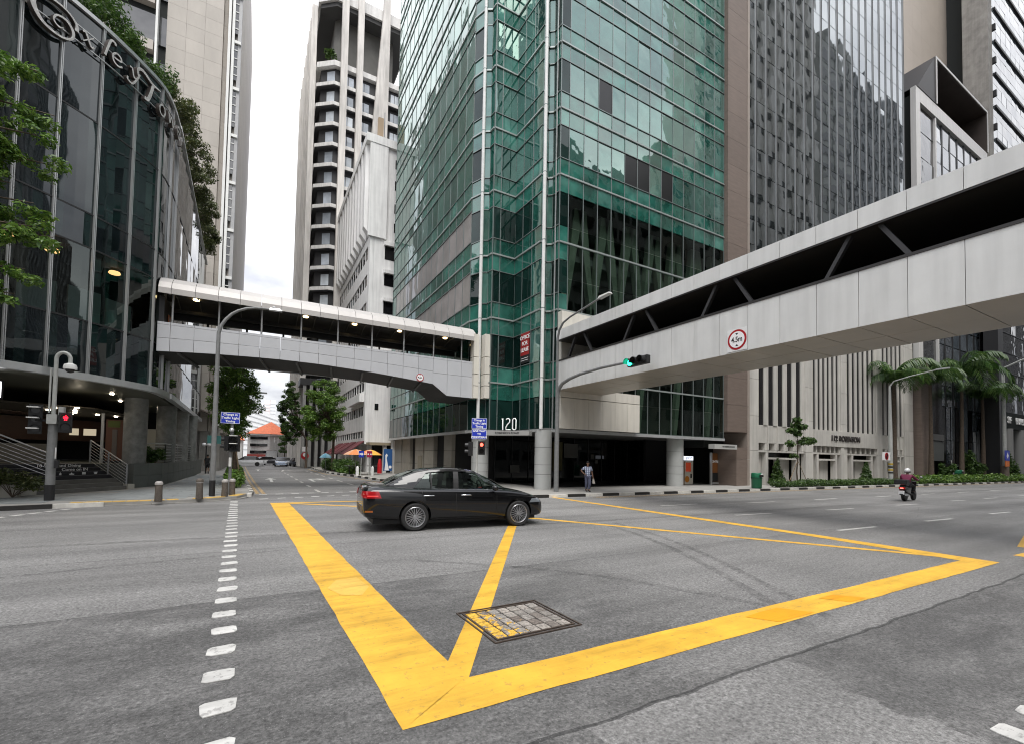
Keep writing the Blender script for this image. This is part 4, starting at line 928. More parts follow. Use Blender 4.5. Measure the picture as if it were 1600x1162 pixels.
# ------------------------------------------------------------------ glass block with black canopy box
gb = thing('office_building', 'white framed glass block topped by an angular black canopy box', 'building', (66, 20, 0))
M_sky = glass('pale_mirror_glass', [(.08, .10, .12), (.12, .14, .16), (.05, .06, .07)], ior=3.2, wave=.25, spread=.2)
M_frame = mat('white_frame', (.62, .61, .59), .4, stain=.1)
GY = 19.3
pbox('core', M_core, gb, 56.9, 76.3, GY+.3, 40, 3, 39.3)
pbox('edge_frame', M_frame, gb, 56.5, 57.5, GY-.25, GY+.2, 12, 39.75); pbox('top_frame', M_frame, gb, 57.52, 76.5, GY-.25, GY+.2, 38.4, 39.75)
pbox('inner_frame', M_frame, gb, 61.3, 61.6, GY-.2, GY+.15, 12, 38.38); pbox('edge_frame', M_frame, gb, 76.1, 76.5, GY-.25, GY+.2, 12, 38.38)
Fg = Field(gb, 280)
curtain(Fg, (57.52, GY), (61.3, GY), [3.78], [(12+2.64*i, 12+2.64*i+2.55, 'window_pane', 'a') for i in range(10)], {'a': glass('smoky_glass', [(.03, .03, .03), (.045, .042, .04)], ior=1.9, wave=.3, spread=.4)}, tilt=.008)
rws = []
for i in range(14): rws.append((8.0+2.17*i, 8.0+2.17*i+2.08, 'window_pane', 'w'))
curtain(Fg, (61.6, GY), (76.1, GY), [1.8, .28]*6+[1.7], rws, {'w': M_sky}, tilt=.012)
Fg.done()
for i in range(6): pbox('mullion', M_dark, gb, 61.6+2.08*i+1.78, 61.6+2.08*i+2.1, GY-.05, GY+.02, 8, 38.38)
M_cb = mat('canopy_black', (.016, .014, .014), .45); M_cin = mat('canopy_inside', (.055, .042, .036), .5, noise=.2, nscale=1)
cbx = MB(); D = 3.2; X0, X1, Z0, Z1 = 61.3, 76.6, 39.8, 44.9
cbx.box(X0, X1, GY-.3+D, GY+D, Z0, Z1).box(X0+.25, X1-.25, GY-.28, GY-.3+D, Z1-.3, Z1).box(X1-.25, X1, GY-.28, GY-.3+D, Z0, Z1).box(X0, X0+.25, GY-.28, GY-.3+D, Z0, Z1)
cbx.build('canopy_box', M_cin, gb)
for (a, b, c, d) in ((X0-.02, X0+.26, Z0, Z1+.02), (X1-.2, X1+.02, Z0, Z1), (X0+.262, X1-.202, Z1-.22, Z1+.02)): pbox('canopy_edge', mat('canopy_edge_trim', (.5, .49, .47), .4), gb, a, b, GY-.36, GY-.3, c, d)
MB().hexa([(56.7, GY-.29, 39.8), (61.27, GY-.29, 39.8), (61.27, GY+D, 39.8), (56.7, GY+D, 39.8), (57.0, GY-.29, 40.0), (61.27, GY-.29, 44.9), (61.27, GY+D, 44.9), (57.0, GY+D, 40.0)]).build('canopy_side', M_cb, gb)
# lower part: brown pier, dark shopfronts, letter sign, slim reflective panels
pbox('brown_pier', M_brown, gb, 56.4, 58.2, 18.9, 19.6, .1, 12); pbox('shop_void', M_void, gb, 58.2, 79.5, 21, 21.3, .1, 12)
pbox('dark_band', mat('grey_shop_band', (.075, .08, .078), .5), gb, 58.3, 62.4, 19.1, 19.4, 2.2, 4.2); pbox('dark_band', M_slot, gb, 58.3, 62.4, 19.2, 19.4, 4.95, 10.5)
pbox('sign_band', mat('dim_white_sign', (.08, .08, .08), .5), gb, 58.3, 62.2, 19.0, 19.1, 4.28, 4.9)
Fs = Field(gb, 200)
for i in range(13):
    x = 62.8+1.25*i
    for (z0, z1) in ((1.9, 4.4), (4.45, 8.2), (8.25, 12)): Fs.add('window_pane', M_sky if (i*7) % 3 else M_slot, (x+.5, 19.4, (z0+z1)/2), (1.0, .02*rnd.uniform(-1, 1), 0), (0, .04, 0), (0, .06*rnd.uniform(-1, 1), z1-z0))
Fs.done()
pbox('shop_canopy', M_dark, gb, 62.5, 79, 18.6, 19.5, 1.62, 1.88)
# board leaning by the shop
pb = thing('notice_board', 'pale leaning notice board among the plants by the dark shopfront', 'board', (62.5, 18.3, .1), math.radians(20))
MB().hexa([(-.5, 0, 0), (.5, 0, 0), (.5, .06, 0), (-.5, .06, 0), (-.3, .25, 2.2), (.8, .25, 2.0), (.8, .31, 2.0), (-.3, .31, 2.2)]).build('panel', mat('grey_board', (.32, .31, .29), .6), pb, local=True)
MB().bar((0, .06, 0), (.2, .6, .0), .05, .05).bar((0, .3, 1.2), (.1, .62, 0), .05, .05).build('strut', M_steel, pb, local=True)

# ------------------------------------------------------------------ beige slab tower, grooved edge, finned glass tower behind
bt = thing('office_tower', 'blank beige slab tower rising behind the black canopy box', 'tower', (78, 25, 0))
M_beige = mat('beige_wall_panel', (.50, .44, .38), .55, var=.02, noise=.06, nscale=.5)
Fb = Field(bt, 250)
for i in range(8):
    for k in range(24):
        Fb.add('wall_panel', M_beige, (69.1+2.72*i, 24.2, 20+3.2*k), (2.712, 0, 0), (0, .4, 0), (0, 0, 3.192))
Fb.done()
pbox('core', M_core, bt, 67.9, 88.8, 24.5, 44, 3, 97)
pbox('edge_trim', M_frame, bt, 89.6, 90.1, 23.6, 24.4, 3, 97); pbox('groove_wall', M_slot, bt, 90.2, 95.5, 25.4, 25.7, 3, 97)
for k in range(26): pbox('groove_ledge', M_dark, bt, 90.15, 95.4, 24.2, 25.3, 20+3.4*k, 20.35+3.4*k)
ft = thing('office_tower', 'bright glass tower with black horizontal fins at the far right edge', 'tower', (100, 24, 0))
pbox('concrete_edge', M_conc, ft, 79.7, 81.2, 19.6, 22, 12, 97)
for k in range(19): pbox('edge_bracket', M_dark, ft, 81.25, 81.6, 19.3, 19.7, 14+4.4*k, 14.8+4.4*k)
Ff = Field(ft, 290)
curtain(Ff, (81.3, 19.8), (109.3, 19.8), [2.0]*14, [(12+1.466*i, 12+1.466*i+1.43, 'window_pane', 'w') for i in range(56)], {'w': M_sky}, tilt=.008)
Ff.done()
for k in range(20): pbox('sun_fin', M_black, ft, 82.6, 109.3, 19.62, 19.77, 13.2+4.4*k, 13.55+4.4*k)
pbox('core', M_core, ft, 81.3, 109, 20.0, 45, 3, 95)

# ------------------------------------------------------------------ SIF building
sf = thing('office_building', 'dark glass office building lettered SIF BUILDING at the right edge', 'building', (92, 18, 0))
SY = 17.6
M_sif = glass('near_black_glass', [(.010, .011, .011), (.016, .018, .018)], ior=1.6, wave=.4, spread=.3)
Fz = Field(sf, 280)
curtain(Fz, (73.9, SY), (99.1, SY), [1.8]*14, [(8.0+2.3*i, 8.0+2.3*i+2.26, 'window_pane', 's') for i in range(7)], {'s': M_sif}, tilt=.008)
Fz.done()
for k in range(8): pbox('transom', M_dm, sf, 73.9, 99.1, SY-.1, SY+.05, 8-.04+2.3*k, 8.04+2.3*k)
pbox('corner_pier', M_dark, sf, 72.3, 73.9, SY-.2, SY+1, .1, 24); pbox('core', M_core, sf, 73.9, 99, SY+.2, 19.0, 8, 24)
pbox('sign_fascia', mat('green_black_fascia', (.010, .014, .012), .7, spec=.15), sf, 73.9, 99.1, SY-.25, SY+.3, 6.1, 7.95)
for x in (75.4, 80.0, 85, 90): MB().cyl((x, SY+.1, .1), (x, SY+.1, 6.1), .62, seg=20).build('column', mat('grey_column', (.24, .24, .235), .5), sf, smooth=40)
pbox('lobby_void', M_void, sf, 73.9, 99, SY+3, SY+3.2, .1, 6.1)
for s_, x in (('SIF', 74.6), ('BUILDING', 77.5)): text('lettering', s_, 1.05, mat('white_letter', (.8, .8, .78), .4), sf, (x, SY-.27, 7.05), (1, 0, 0), (0, 0, 1), .05, align='LEFT', sx=1.15, bold=.02)
# ------------------------------------------------------------------ curved dark glass tower at the left corner
ox = thing('glass_building', 'curved dark glass corner building lettered Oxley Tower with trees on its roof', 'building', (-8, 26, 0))
M_og = glass('dark_mirror_glass', [(.006, .009, .010), (.010, .014, .015), (.008, .011, .013), (.012, .02, .02)], ior=1.6, wave=.35, wscale=.45, spread=.5, tint=(.93, .98, 1))
M_ogs = glass('side_mirror_glass', [(.02, .025, .026), (.03, .034, .036)], ior=2.6, wave=.2, wscale=.6, spread=.3)
M_oc = clear_glass('clear_dark_glass', (.34, .40, .39), 1.75, .2, .45)
MU = [(-13.4, 16.0), (-12.1, 16.15), (-10.8, 16.5), (-9.6, 17.02), (-8.5, 17.66), (-7.55, 18.38), (-6.71, 19.12), (-6.0, 19.87), (-5.21, 20.76), (-4.47, 21.82), (-3.86, 22.95), (-3.66, 24.1), (-3.62, 25.4)]
def spline(P, n_):
    out = []
    for i in range(len(P)-1):
        p0, p1, p2, p3 = (Vector(P[max(0, min(len(P)-1, i+k))]) for k in (-1, 0, 1, 2))
        for k in range(n_):
            t_ = k/n_; out.append(.5*((2*p1)+(p2-p0)*t_+(2*p0-5*p1+4*p2-p3)*t_*t_+(3*p1-p0-3*p2+p3)*t_**3))
    out.append(Vector(P[-1])); return out
def spline1(w, n_):
    o = []
    for a, b in zip(w[:-1], w[1:]): o += [a+(b-a)*k/n_ for k in range(n_)]
    return o+[w[-1]]
NS = 4
SP = spline(MU, NS)
ROW = [(4.36, 6.13), (6.17, 8.68), (8.72, 9.86), (9.9, 13.14), (13.18, 16.6)]
def nrm2(i):
    d = (SP[min(i+1, len(SP)-1)]-SP[max(i-1, 0)]).normalized(); return Vector((d.y, -d.x))
for i in range(len(MU)-1):
    for r, (z0, z1) in enumerate(ROW):
        mb = MB(); t1, t2 = rnd.gauss(0, .008), rnd.gauss(0, .01)
        for k in range(NS):
            a, b = SP[i*NS+k], SP[i*NS+k+1]
            q = []
            for (p, z, j) in ((a, z0, k), (b, z0, k+1), (b, z1, k+1), (a, z1, k)):
                n_ = nrm2(i*NS+j); o = (j/NS-.5)*t1+(.5 if z == z1 else -.5)*t2; d = Vector((-n_.y, n_.x))*(.012 if j == 0 else -.012 if j == NS else 0)
                q.append((p.x+n_.x*o+d.x, p.y+n_.y*o+d.y, z))
            mb.quad(*q)
        mb.build('window_pane', M_oc if r == 1 else M_og, ox, smooth=True)
M_om = mat('pale_mullion', (.44, .45, .45), .3, .5)
for i, p in enumerate(MU):
    n_ = nrm2(i*NS); d = Vector((-n_.y, n_.x))
    for s_ in (-1, 1): piece('mullion', M_om, ox, (p[0]+n_.x*.04+d.x*.022*s_, p[1]+n_.y*.04+d.y*.022*s_, 10.5), (d.x*.026, d.y*.026, 0), (n_.x*.08, n_.y*.08, 0), (0, 0, 12.3))
def ribbon(name, m_, z0, z1, o0, o1, path=None):
    mb = MB(); P = path or SP
    for i in range(len(P)-1):
        n1, n2 = nrm2(i), nrm2(i+1); a, b = P[i], P[i+1]
        mb.hexa([(a.x+n1.x*o1, a.y+n1.y*o1, z0), (b.x+n2.x*o1, b.y+n2.y*o1, z0), (b.x+n2.x*o0, b.y+n2.y*o0, z0), (a.x+n1.x*o0, a.y+n1.y*o0, z0), (a.x+n1.x*o1, a.y+n1.y*o1, z1), (b.x+n2.x*o1, b.y+n2.y*o1, z1), (b.x+n2.x*o0, b.y+n2.y*o0, z1), (a.x+n1.x*o0, a.y+n1.y*o0, z1)])
    return mb.build(name, m_, ox)
for z in (6.15, 8.7, 9.88, 13.16): ribbon('transom', M_dark, z-.025, z+.025, -.05, .02)
ribbon('roof_trim', M_om, 16.6, 16.74, -.1, .1); ribbon('base_fascia', M_alu, 4.12, 4.35, -.15, .12)
ribbon('letter_rail', M_om, 15.92, 15.95, .1, .14); ribbon('letter_rail', M_om, 15.38, 15.41, .1, .14)
# straight side along the street
SXa, SXb, SYa, SYb = -3.62, -4.02, 25.4, 43.2
nside = 13
Fo = Field(ox, 290)
ow = [math.hypot(SXb-SXa, SYb-SYa)/nside]*nside
sd_rows = [(z0, z1, 'window_pane', 'g') for (z0, z1) in ROW]
curtain(Fo, (SXa, SYa), (SXb, SYb), ow, sd_rows, {'g': M_ogs}, n=(1, -.022), tilt=.008); Fo.done()
for i in range(nside+1):
    t_ = i/nside; pbox('mullion', M_dark, ox, SXa+(SXb-SXa)*t_-.02, SXa+(SXb-SXa)*t_+.025, SYa+(SYb-SYa)*t_-.03, SYa+(SYb-SYa)*t_+.03, 4.35, 16.6)
MB().bar((SXa+.05, SYa, 4.235), (SXb+.05, SYb, 4.235), .26, .23).build('base_fascia', M_alu, ox); MB().bar((SXa+.03, SYa, 16.67), (SXb+.03, SYb, 16.67), .2, .14).build('roof_trim', M_om, ox)
for z in (6.15, 8.7, 9.88, 13.16): MB().bar((SXa, SYa, z), (SXb, SYb, z), .09, .04).build('transom', M_dark, ox)
foot = [(p.x, p.y) for p in SP]+[(SXb, SYb), (-30, SYb), (-30, 16)]
fin_ = [(p[0], p[1]) for p in shrink(foot, .25)]
M_osoff = mat('olive_soffit', (.085, .085, .065), .45, noise=.2, nscale=.7)
MB().prism(fin_, 4.14, 4.3).build('soffit', M_osoff, ox); MB().prism(fin_, 16.3, 16.58).build('roof_slab', M_conc, ox)
inn = shrink(foot, 2.4)
MB().prism(inn, 4.31, 16.28).build('core', M_core, ox)
MB().prism(fin_, 8.75, 9.8).build('floor_edge', M_void, ox); MB().prism(fin_, 13.0, 13.4).build('floor_edge', M_void, ox); MB().prism(fin_, 6.0, 6.12).build('floor_edge', M_void, ox)
for (x, y, z) in ((-7.1, 20.2, 8.5), (-6.3, 21.0, 8.45), (-5.0, 22.6, 8.5), (-8.2, 19.4, 8.5)): MB().lathe((x, y, z), [(.16, 0), (.19, .03), (.16, .1)], 14).build('ceiling_lamp', lamp('amber_lamp', (1, .50, .2), 2.2), ox)
for (x, y, a) in ((-5.6, 21.7, 45), (-4.9, 22.9, 55), (-6.6, 20.9, 40)):
    o = MB().box(-.5, .5, -.03, .03, 6.2, 7.5).build('interior_panel', mat('interior_pale_panel', (.30, .36, .34), .5), ox, local=True); o.location = (x+8, y-26, 0); o.rotation_euler = (0, 0, math.radians(a))
# script letters on the rails
M_chan = mat('letter_side', (.06, .05, .045), .4); M_lf = mat('letter_face', (.85, .85, .83), .35)
def facade_at(px, z, off):      # point on the curve nearest to plan x,y
    P_ = Vector(px); best = min(range(len(SP)), key=lambda i: (SP[i]-P_).length); n_ = nrm2(best)
    c = Vector((SP[best].x+n_.x*off, SP[best].y+n_.y*off, z)); r_ = Vector((-n_.y, n_.x, 0)); return c, r_, Vector((n_.x, n_.y, 0))
def stroke(c, r_, n_, pts, w):
    """one letter stroke: dark channel body with a pale face"""
    mb, mf = MB(), MB(); P = [c+r_*p[0]+Vector((0, 0, p[1])) for p in pts]; k = len(P)
    for i in range(k-1):
        wa = (w[i] if isinstance(w, list) else w)/2; wb = (w[i+1] if isinstance(w, list) else w)/2
        def sd2(j):
            d = (P[min(j+1, k-1)]-P[max(j-1, 0)]).normalized(); return n_.cross(d).normalized()
        s1, s2 = sd2(i), sd2(i+1)
        A, B, C2, D2 = P[i]+s1*wa, P[i]-s1*wa, P[i+1]-s2*wb, P[i+1]+s2*wb
        mb.hexa([B-n_*.10, C2-n_*.10, D2-n_*.10, A-n_*.10, B+n_*.05, C2+n_*.05, D2+n_*.05, A+n_*.05]); f = n_*.056
        mf.quad(B+f, C2+f, D2+f, A+f); mf.quad(A+f, D2+f, C2+f, B+f)
    o = mb.build('letter', M_chan, ox); mf.build('letter_face', M_lf, o)
def curve(pts, n_=5): return [tuple(p) for p in spline(pts, n_)]
LET = {
 'O': ([(.52, .16), (.50, .40), (.22, .60), (-.22, .60), (-.58, .38), (-.66, 0), (-.40, -.36), (.05, -.42), (.38, -.24), (.42, .06), (.22, .26), (-.04, .20), (-.12, -.02), (.02, -.14), (.16, -.06)], [.16, .1, .07, .09, .16, .2, .13, .08, .09, .12, .1, .07, .07, .06, .03]),
 'x': ([(-.2, .16), (-.1, .2), (.1, -.2), (.2, -.16)], .09), 'x2': ([(.18, .2), (-.18, -.2)], .05),
 'l': ([(-.1, -.32), (0, .1), (.08, .34), (.2, .36), (.22, .28)], .09),
 'e': ([(-.14, .0), (.12, .04), (.1, .17), (-.04, .2), (-.16, .05), (-.12, -.14), (.04, -.19), (.18, -.1)], .075),
 'y': ([(-.2, .18), (-.1, .18), (-.02, -.08), (.1, -.05)], .075), 'y2': ([(.2, .2), (.08, -.1), (-.08, -.36), (-.26, -.34), (-.26, -.24)], .08),
 'T': ([(-.5, .1), (-.52, .34), (-.3, .46), (.1, .32), (.5, .34)], [.06, .12, .13, .12, .05]), 'T2': ([(.16, .3), (.06, -.1), (-.06, -.42), (-.2, -.44)], .15),
 'o': ([(.14, 0), (.08, .17), (-.08, .17), (-.15, 0), (-.08, -.17), (.08, -.17), (.14, 0)], .075),
 'w': ([(-.26, .18), (-.16, -.16), (-.02, .12), (.1, -.16), (.24, .2)], .08),
 'r': ([(-.08, -.18), (-.02, .17), (.06, .12), (.18, .16)], .08)}
for ch, x, y, z, sc in (('O', -6.12, 19.75, 15.42, 1.08), ('x', -5.56, 20.3, 15.62, .95), ('x2', -5.56, 20.3, 15.62, .95), ('l', -5.2, 20.75, 15.9, 1.15), ('e', -4.93, 21.05, 15.75, 1.15), ('y', -4.68, 21.45, 15.75, 1.15), ('y2', -4.68, 21.45, 15.75, 1.15), ('T', -4.25, 22.2, 15.75, 1.15), ('T2', -4.25, 22.2, 15.75, 1.15), ('o', -4.0, 22.7, 15.45, 1.2), ('w', -3.84, 23.3, 15.5, 1.3), ('e', -3.74, 24.1, 15.6, 1.4), ('r', -3.68, 24.9, 15.6, 1.4)):
    c, r_, n_ = facade_at((x, y), z, .2); pts, w = LET[ch]; sc *= .9
    stroke(c, r_, n_, curve([(p[0]*sc, p[1]*sc) for p in pts], 4), [w_*sc*.8 for w_ in spline1(w, 4)] if isinstance(w, list) else w*sc*.8)

# ---- street level: podium, stairs, planter wall, round columns, shop interior
M_gstone = mat('grey_stone_wall', (.115, .125, .115), .55, var=.04, noise=.14, nscale=1.5, bump=.05)
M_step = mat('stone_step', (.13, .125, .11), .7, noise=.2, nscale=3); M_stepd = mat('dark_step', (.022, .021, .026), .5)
PZ = 1.16
MB().prism([(-4.75, 25.6), (-4.0, 26.95), (-3.72, 38.6), (-3.75, 43.2), (-30, 43.2), (-30, 22.9), (-8.84, 22.86), (-6.3, 26.05)], .1, PZ-.02).build('podium', M_gstone, ox)
A_, B_ = Vector((-7.2, 21.55, 0)), Vector((-4.66, 24.75, 0)); sdir = (B_-A_).normalized(); sn = Vector((-sdir.y, sdir.x, 0)); SL = (B_-A_).length
for k in range(7):
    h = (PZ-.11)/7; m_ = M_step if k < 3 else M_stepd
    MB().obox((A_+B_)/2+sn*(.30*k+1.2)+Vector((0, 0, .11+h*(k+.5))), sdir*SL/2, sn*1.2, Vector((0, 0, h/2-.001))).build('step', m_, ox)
    MB().obox((A_+B_)/2+sn*(.30*k+.02)+Vector((0, 0, .11+h*(k+1)+.004)), sdir*SL/2, sn*.02, Vector((0, 0, .003))).build('nosing', M_steel, ox)
hz = (PZ-.11)/7
def steptxt(s_, k, x, size): 
    c = A_+sdir*x+sn*(.30*k-.006)+Vector((0, 0, .11+hz*(k+.5))); text('lettering', s_, size, M_sw, ox, c, sdir, (0, 0, 1), .002, bold=.003, sx=1.15)
steptxt('10 Shops and Dining', 6, 2.75, .165); steptxt('Come on IN', 5, 3.1, .165)
def icon(x, kind):
    c = A_+sdir*x+sn*(.30*4-.012)+Vector((0, 0, .11+hz*4.5))
    sh = {'bag': [(-.04, -.05), (.04, -.05), (.04, .02), (.015, .02), (.015, .055), (-.015, .055), (-.015, .02), (-.04, .02)], 'dish': [(-.09, -.045), (.09, -.045), (.1, -.01), (.03, 0), (.0, .05), (-.04, 0), (-.1, -.01)], 'box': [(-.07, -.05), (.07, -.05), (.07, .05), (-.07, .05)], 'cart': [(-.05, -.05), (.05, -.05), (.08, .05), (-.08, .05)]}[kind]
    MB().poly([c+sdir*p[0]+Vector((0, 0, p[1])) for p in sh]).build('pictogram', M_sw, ox)
for x, k in ((2.35, 'bag'), (2.75, 'dish'), (3.2, 'box'), (3.65, 'cart')): icon(x, k)
for k in range(2): text('lettering', ('CHEC', 'Cafe')[k], .11, M_txtblk, ox, A_+sdir*.75+sn*(.3*k-.03)+Vector((0, 0, .32-.0*k+.14*(1-k))), sdir, (0, 0, 1), .002)
pbox('stair_cheek', mat('pale_stone', (.40, .38, .33), .6, noise=.1), ox, -7.5, -6.9, 21.2, 21.5, .11, .55)
MB().obox(A_+sdir*.3+sn*-.02+Vector((0, 0, .3)), sdir*.45, sn*.02, Vector((0, 0, .17))).build('stair_cheek', mat('pale_stone', (.40, .38, .33), .6), ox)
MB().obox(B_+sdir*.02+sn*.05+Vector((0, 0, .22)), sdir*.14, sn*.12, Vector((0, 0, .11))).build('stair_cheek', mat('pale_stone', (.40, .38, .33), .6), ox)
# planter wall in stone panels
def wallpanels(a, b, z0, z1, nx, nz, t_=.2):
    a, b = Vector((*a, 0)), Vector((*b, 0)); u = (b-a)/nx; n_ = Vector((u.y, -u.x, 0)).normalized()
    for i in range(nx):
        for k in range(nz):
            piece('stone_panel', M_gstone, ox, a+u*(i+.5)-n_*t_/2+Vector((0, 0, z0+(z1-z0)*(k+.5)/nz)), u*.985, n_*t_, Vector((0, 0, (z1-z0)/nz-.012)))
wallpanels((-4.68, 25.5), (-3.88, 26.9), .1, PZ+.02, 2, 2); wallpanels((-3.88, 26.9), (-3.62, 38.6), .1, PZ+.0, 8, 2)
M_ccol = mat('mottled_stone_column', (.21, .215, .205), .45, noise=.35, nscale=4, bump=.05)
for (x, y, r) in ((-4.9, 26.7, .44), (-4.25, 30.2, .44), (-4.05, 33.6, .42), (-3.95, 37.0, .42), (-11, 21.5, .45)):
    if x < -10: continue
    MB().cyl((x, y, PZ-.02), (x, y, 4.15), r, seg=28).build('column', M_ccol, ox, smooth=40)
# railings
def railing(P, h, bars, post_every, nm='railing'):
    t = MB(); P = [Vector(p) for p in P]
    for a, b in zip(P[:-1], P[1:]):
        MB().sweep([a+Vector((0, 0, h)), b+Vector((0, 0, h))], .025, 8).build('handrail', M_alu, ox, smooth=50)
        for k in range(bars): MB().sweep([a+Vector((0, 0, h*(k+.6)/(bars+.6))), b+Vector((0, 0, h*(k+.6)/(bars+.6)))], .010, 6).build('rail_bar', M_alu, ox)
        n_ = max(1, int((b-a).length/post_every))
        for k in range(n_+1):
            p = a.lerp(b, k/n_); MB().bar(p, p+Vector((0, 0, h)), .035, .05).build('rail_post', M_steel, ox)
railing([(-4.78, 27.6, PZ), (-4.0, 28.4, PZ), (-3.78, 38.4, PZ)], .95, 6, 1.6)
railing([tuple(B_+sn*.1-sdir*.05+Vector((0, 0, .2))), tuple(B_+sn*2.0-sdir*.05+Vector((0, 0, PZ+.05)))], .95, 7, 1.0)
railing([(-6.35, 21.75, .75), (-9.2, 20.6, 2.35)], .85, 6, 3.5)
# interior: dark back walls, warm ceiling, lights, boards
M_amb = mat('warm_timber', (.045, .016, .007), .5, noise=.3, nscale=6, nstretch=(.2, 1, 4))
pbox('back_wall', M_void, ox, -16, -4.6, 36, 36.2, PZ, 4.14); MB().hexa([(-14, 27, PZ), (-9.0, 30.8, PZ), (-9.1, 30.95, PZ), (-14.1, 27.15, PZ), (-14, 27, 2.0), (-9.0, 30.8, 2.0), (-9.1, 30.95, 2.0), (-14.1, 27.15, 2.0)]).build('counter', mat('white_counter', (.18, .18, .17), .5), ox)
MB().hexa([(-14.6, 26.6, PZ), (-12, 28.5, PZ), (-12.1, 28.65, PZ), (-14.7, 26.75, PZ), (-14.6, 26.6, 2.02), (-12, 28.5, 2.02), (-12.1, 28.65, 2.02), (-14.7, 26.75, 2.02)]).build('counter', mat('red_counter', (.20, .015, .012), .5), ox)
for i in range(7): MB().bar((-13.9+.2*i, 25.2+.55*i, 3.55-.02*i), (-10.2+.2*i, 27.8+.55*i, 3.5-.02*i), .4, .05).build('ceiling_slat', M_amb, ox)
MB().hexa([(-10.5, 29.9, 2.2), (-7.4, 33.2, 2.2), (-7.5, 33.3, 2.2), (-10.6, 30, 2.2), (-10.5, 29.9, 3.3), (-7.4, 33.2, 3.3), (-7.5, 33.3, 3.3), (-10.6, 30, 3.3)]).build('timber_panel', M_amb, ox)
M_dl = lamp('white_downlight', (1, .86, .66), 26)
for k, (x, y) in enumerate(((-6.4, 24.6), (-7.3, 25.4), (-6.9, 26.3), (-7.9, 26.8), (-7.3, 27.8), (-6.7, 28.6), (-8.6, 27.9), (-6.2, 29.5), (-7.8, 29.2), (-5.8, 28.2), (-5.4, 24.9), (-9.4, 25.8), (-9.9, 26.6), (-5.2, 30.6))):
    z = 4.12 if k in (9, 10, 13) else 3.45
    MB().cyl((x, y, z-.03), (x, y, z), .07, seg=12).build('downlight', M_dl, ox)
MB().prism([(-14, 23.4), (-8.6, 23.6), (-6.0, 25.2), (-5.6, 30), (-6, 35.9), (-14, 35.9)], 3.46, 3.52).build('shop_ceiling', mat('dim_ceiling', (.045, .035, .022), .6), ox)
pbox('white_card', mat('white_card', (.55, .54, .48), .6), ox, -5.6, -5.1, 33.0, 33.05, 1.3, 3.0); pbox('door_frame', M_alu, ox, -6.25, -6.15, 27.3, 27.4, PZ, 3.44)
for (x, w) in ((-8.55, .35), (-8.0, .5)): pbox('menu_light', lamp('menu_glow', (1, .85, .6), .25), ox, x, x+w, 31.9, 31.95, 2.5, 2.85)
# banner in the entrance and lit sign at the left edge
bn = thing('banner_stand', 'orange and white pull-up banner at the top of the dark glass building stairs', 'banner', (-5.75, 27.2, PZ))
pbox('print', mat('orange_banner', (.14, .06, .035), .6), bn, -6.05, -5.45, 27.2, 27.23, PZ+.1, 3.15); pbox('print_band', mat('banner_grey', (.15, .13, .115), .6), bn, -5.82, -5.64, 27.18, 27.196, PZ+.15, 2.7)
pbox('print_band', mat('banner_green', (.10, .13, .02), .6), bn, -5.98, -5.55, 27.18, 27.196, 2.8, 3.1); pbox('foot', M_dark, bn, -6.08, -5.42, 27.12, 27.3, PZ, PZ+.1)
ls = thing('lit_sign', 'small lit white shop sign with slanted black stroke under the dark glass overhang', 'sign', (-7.35, 20.2, 3.6))
so_ = Vector((.62, .78, 0)); sq = Vector((.78, -.62, 0))
MB().obox((-7.35, 20.2, 3.6), so_*.36, sq*.05, Vector((0, 0, .30))).build('case', M_black, ls); MB().obox(Vector((-7.35, 20.2, 3.6))+sq*.052, so_*.30, sq*.004, Vector((0, 0, .25))).build('face', lamp('sign_white_glow', (1, 1, 1), 1.6), ls)
MB().bar(Vector((-7.35, 20.2, 3.42))+sq*.06+so_*-.1, Vector((-7.35, 20.2, 3.8))+sq*.06+so_*.02, .09, .01, tuple(sq)).build('mark', M_txtblk, ls)
# ------------------------------------------------------------------ beige panelled tower behind the dark glass building
gd = thing('office_tower', 'tall beige panel tower with white corner strips behind the curved dark building', 'tower', (-6, 60, 0))
M_gp = mat('beige_tower_panel', (.40, .365, .325), .55, var=.05, noise=.12, nscale=.8, nstretch=(1, 1, .3))
M_dg = glass('tower_dark_glass', [(.03, .033, .036), (.05, .052, .055), (.08, .08, .08)], ior=1.9, wave=.2, spread=.3)
Fd = Field(gd, 290)
for k in range(40):
    z = 4.1+1.22*k
    for i in range(3): Fd.add('wall_panel', M_gp, (-6.95+1.3*i, 46.0, z), (1.29, 0, 0), (0, .3, 0), (0, 0, 1.208))
    for j, (a, b) in enumerate((((-3.68, 45.86), (-3.5, 46.05)), )):
        pass
    Fd.add('wall_panel', M_gp, (-3.52, 46.14, z), (.34, .28, 0), (-.15, .2, 0), (0, 0, 1.208))
for k in range(24):
    z = 4.6+2.4*k
    for j in range(12): Fd.add('side_panel', M_gp, (-2.62, 47.6+2.7*j, z), (0, 2.68, 0), (.3, 0, 0), (0, 0, 2.385))
Fd.limit = 120; Fd.done()
pbox('core', M_conc, gd, -7.5, -2.8, 46.3, 79.5, .1, 62)
for x in (-3.34, -3.05): pbox('white_strip', M_white, gd, x, x+.2, 45.8, 46.2, 4, 62)
M_gst = mat('grey_tower_strip', (.38, .38, .385), .5, noise=.1)
pbox('grey_edge', M_gst, gd, -2.62, -2.35, 46.0, 46.6, 4, 62)
for k in range(14):
    z = 5+4.2*k
    pbox('window', M_dg, gd, -2.85, -2.6, 46.0, 46.1, z, z+3.2); pbox('ledge', M_white, gd, -2.86, -2.36, 45.85, 46.2, z+3.25, z+3.5)
    for q in range(4): pbox('bar', M_white, gd, -2.855, -2.595, 45.95, 45.99, z+.4+.75*q, z+.48+.75*q)
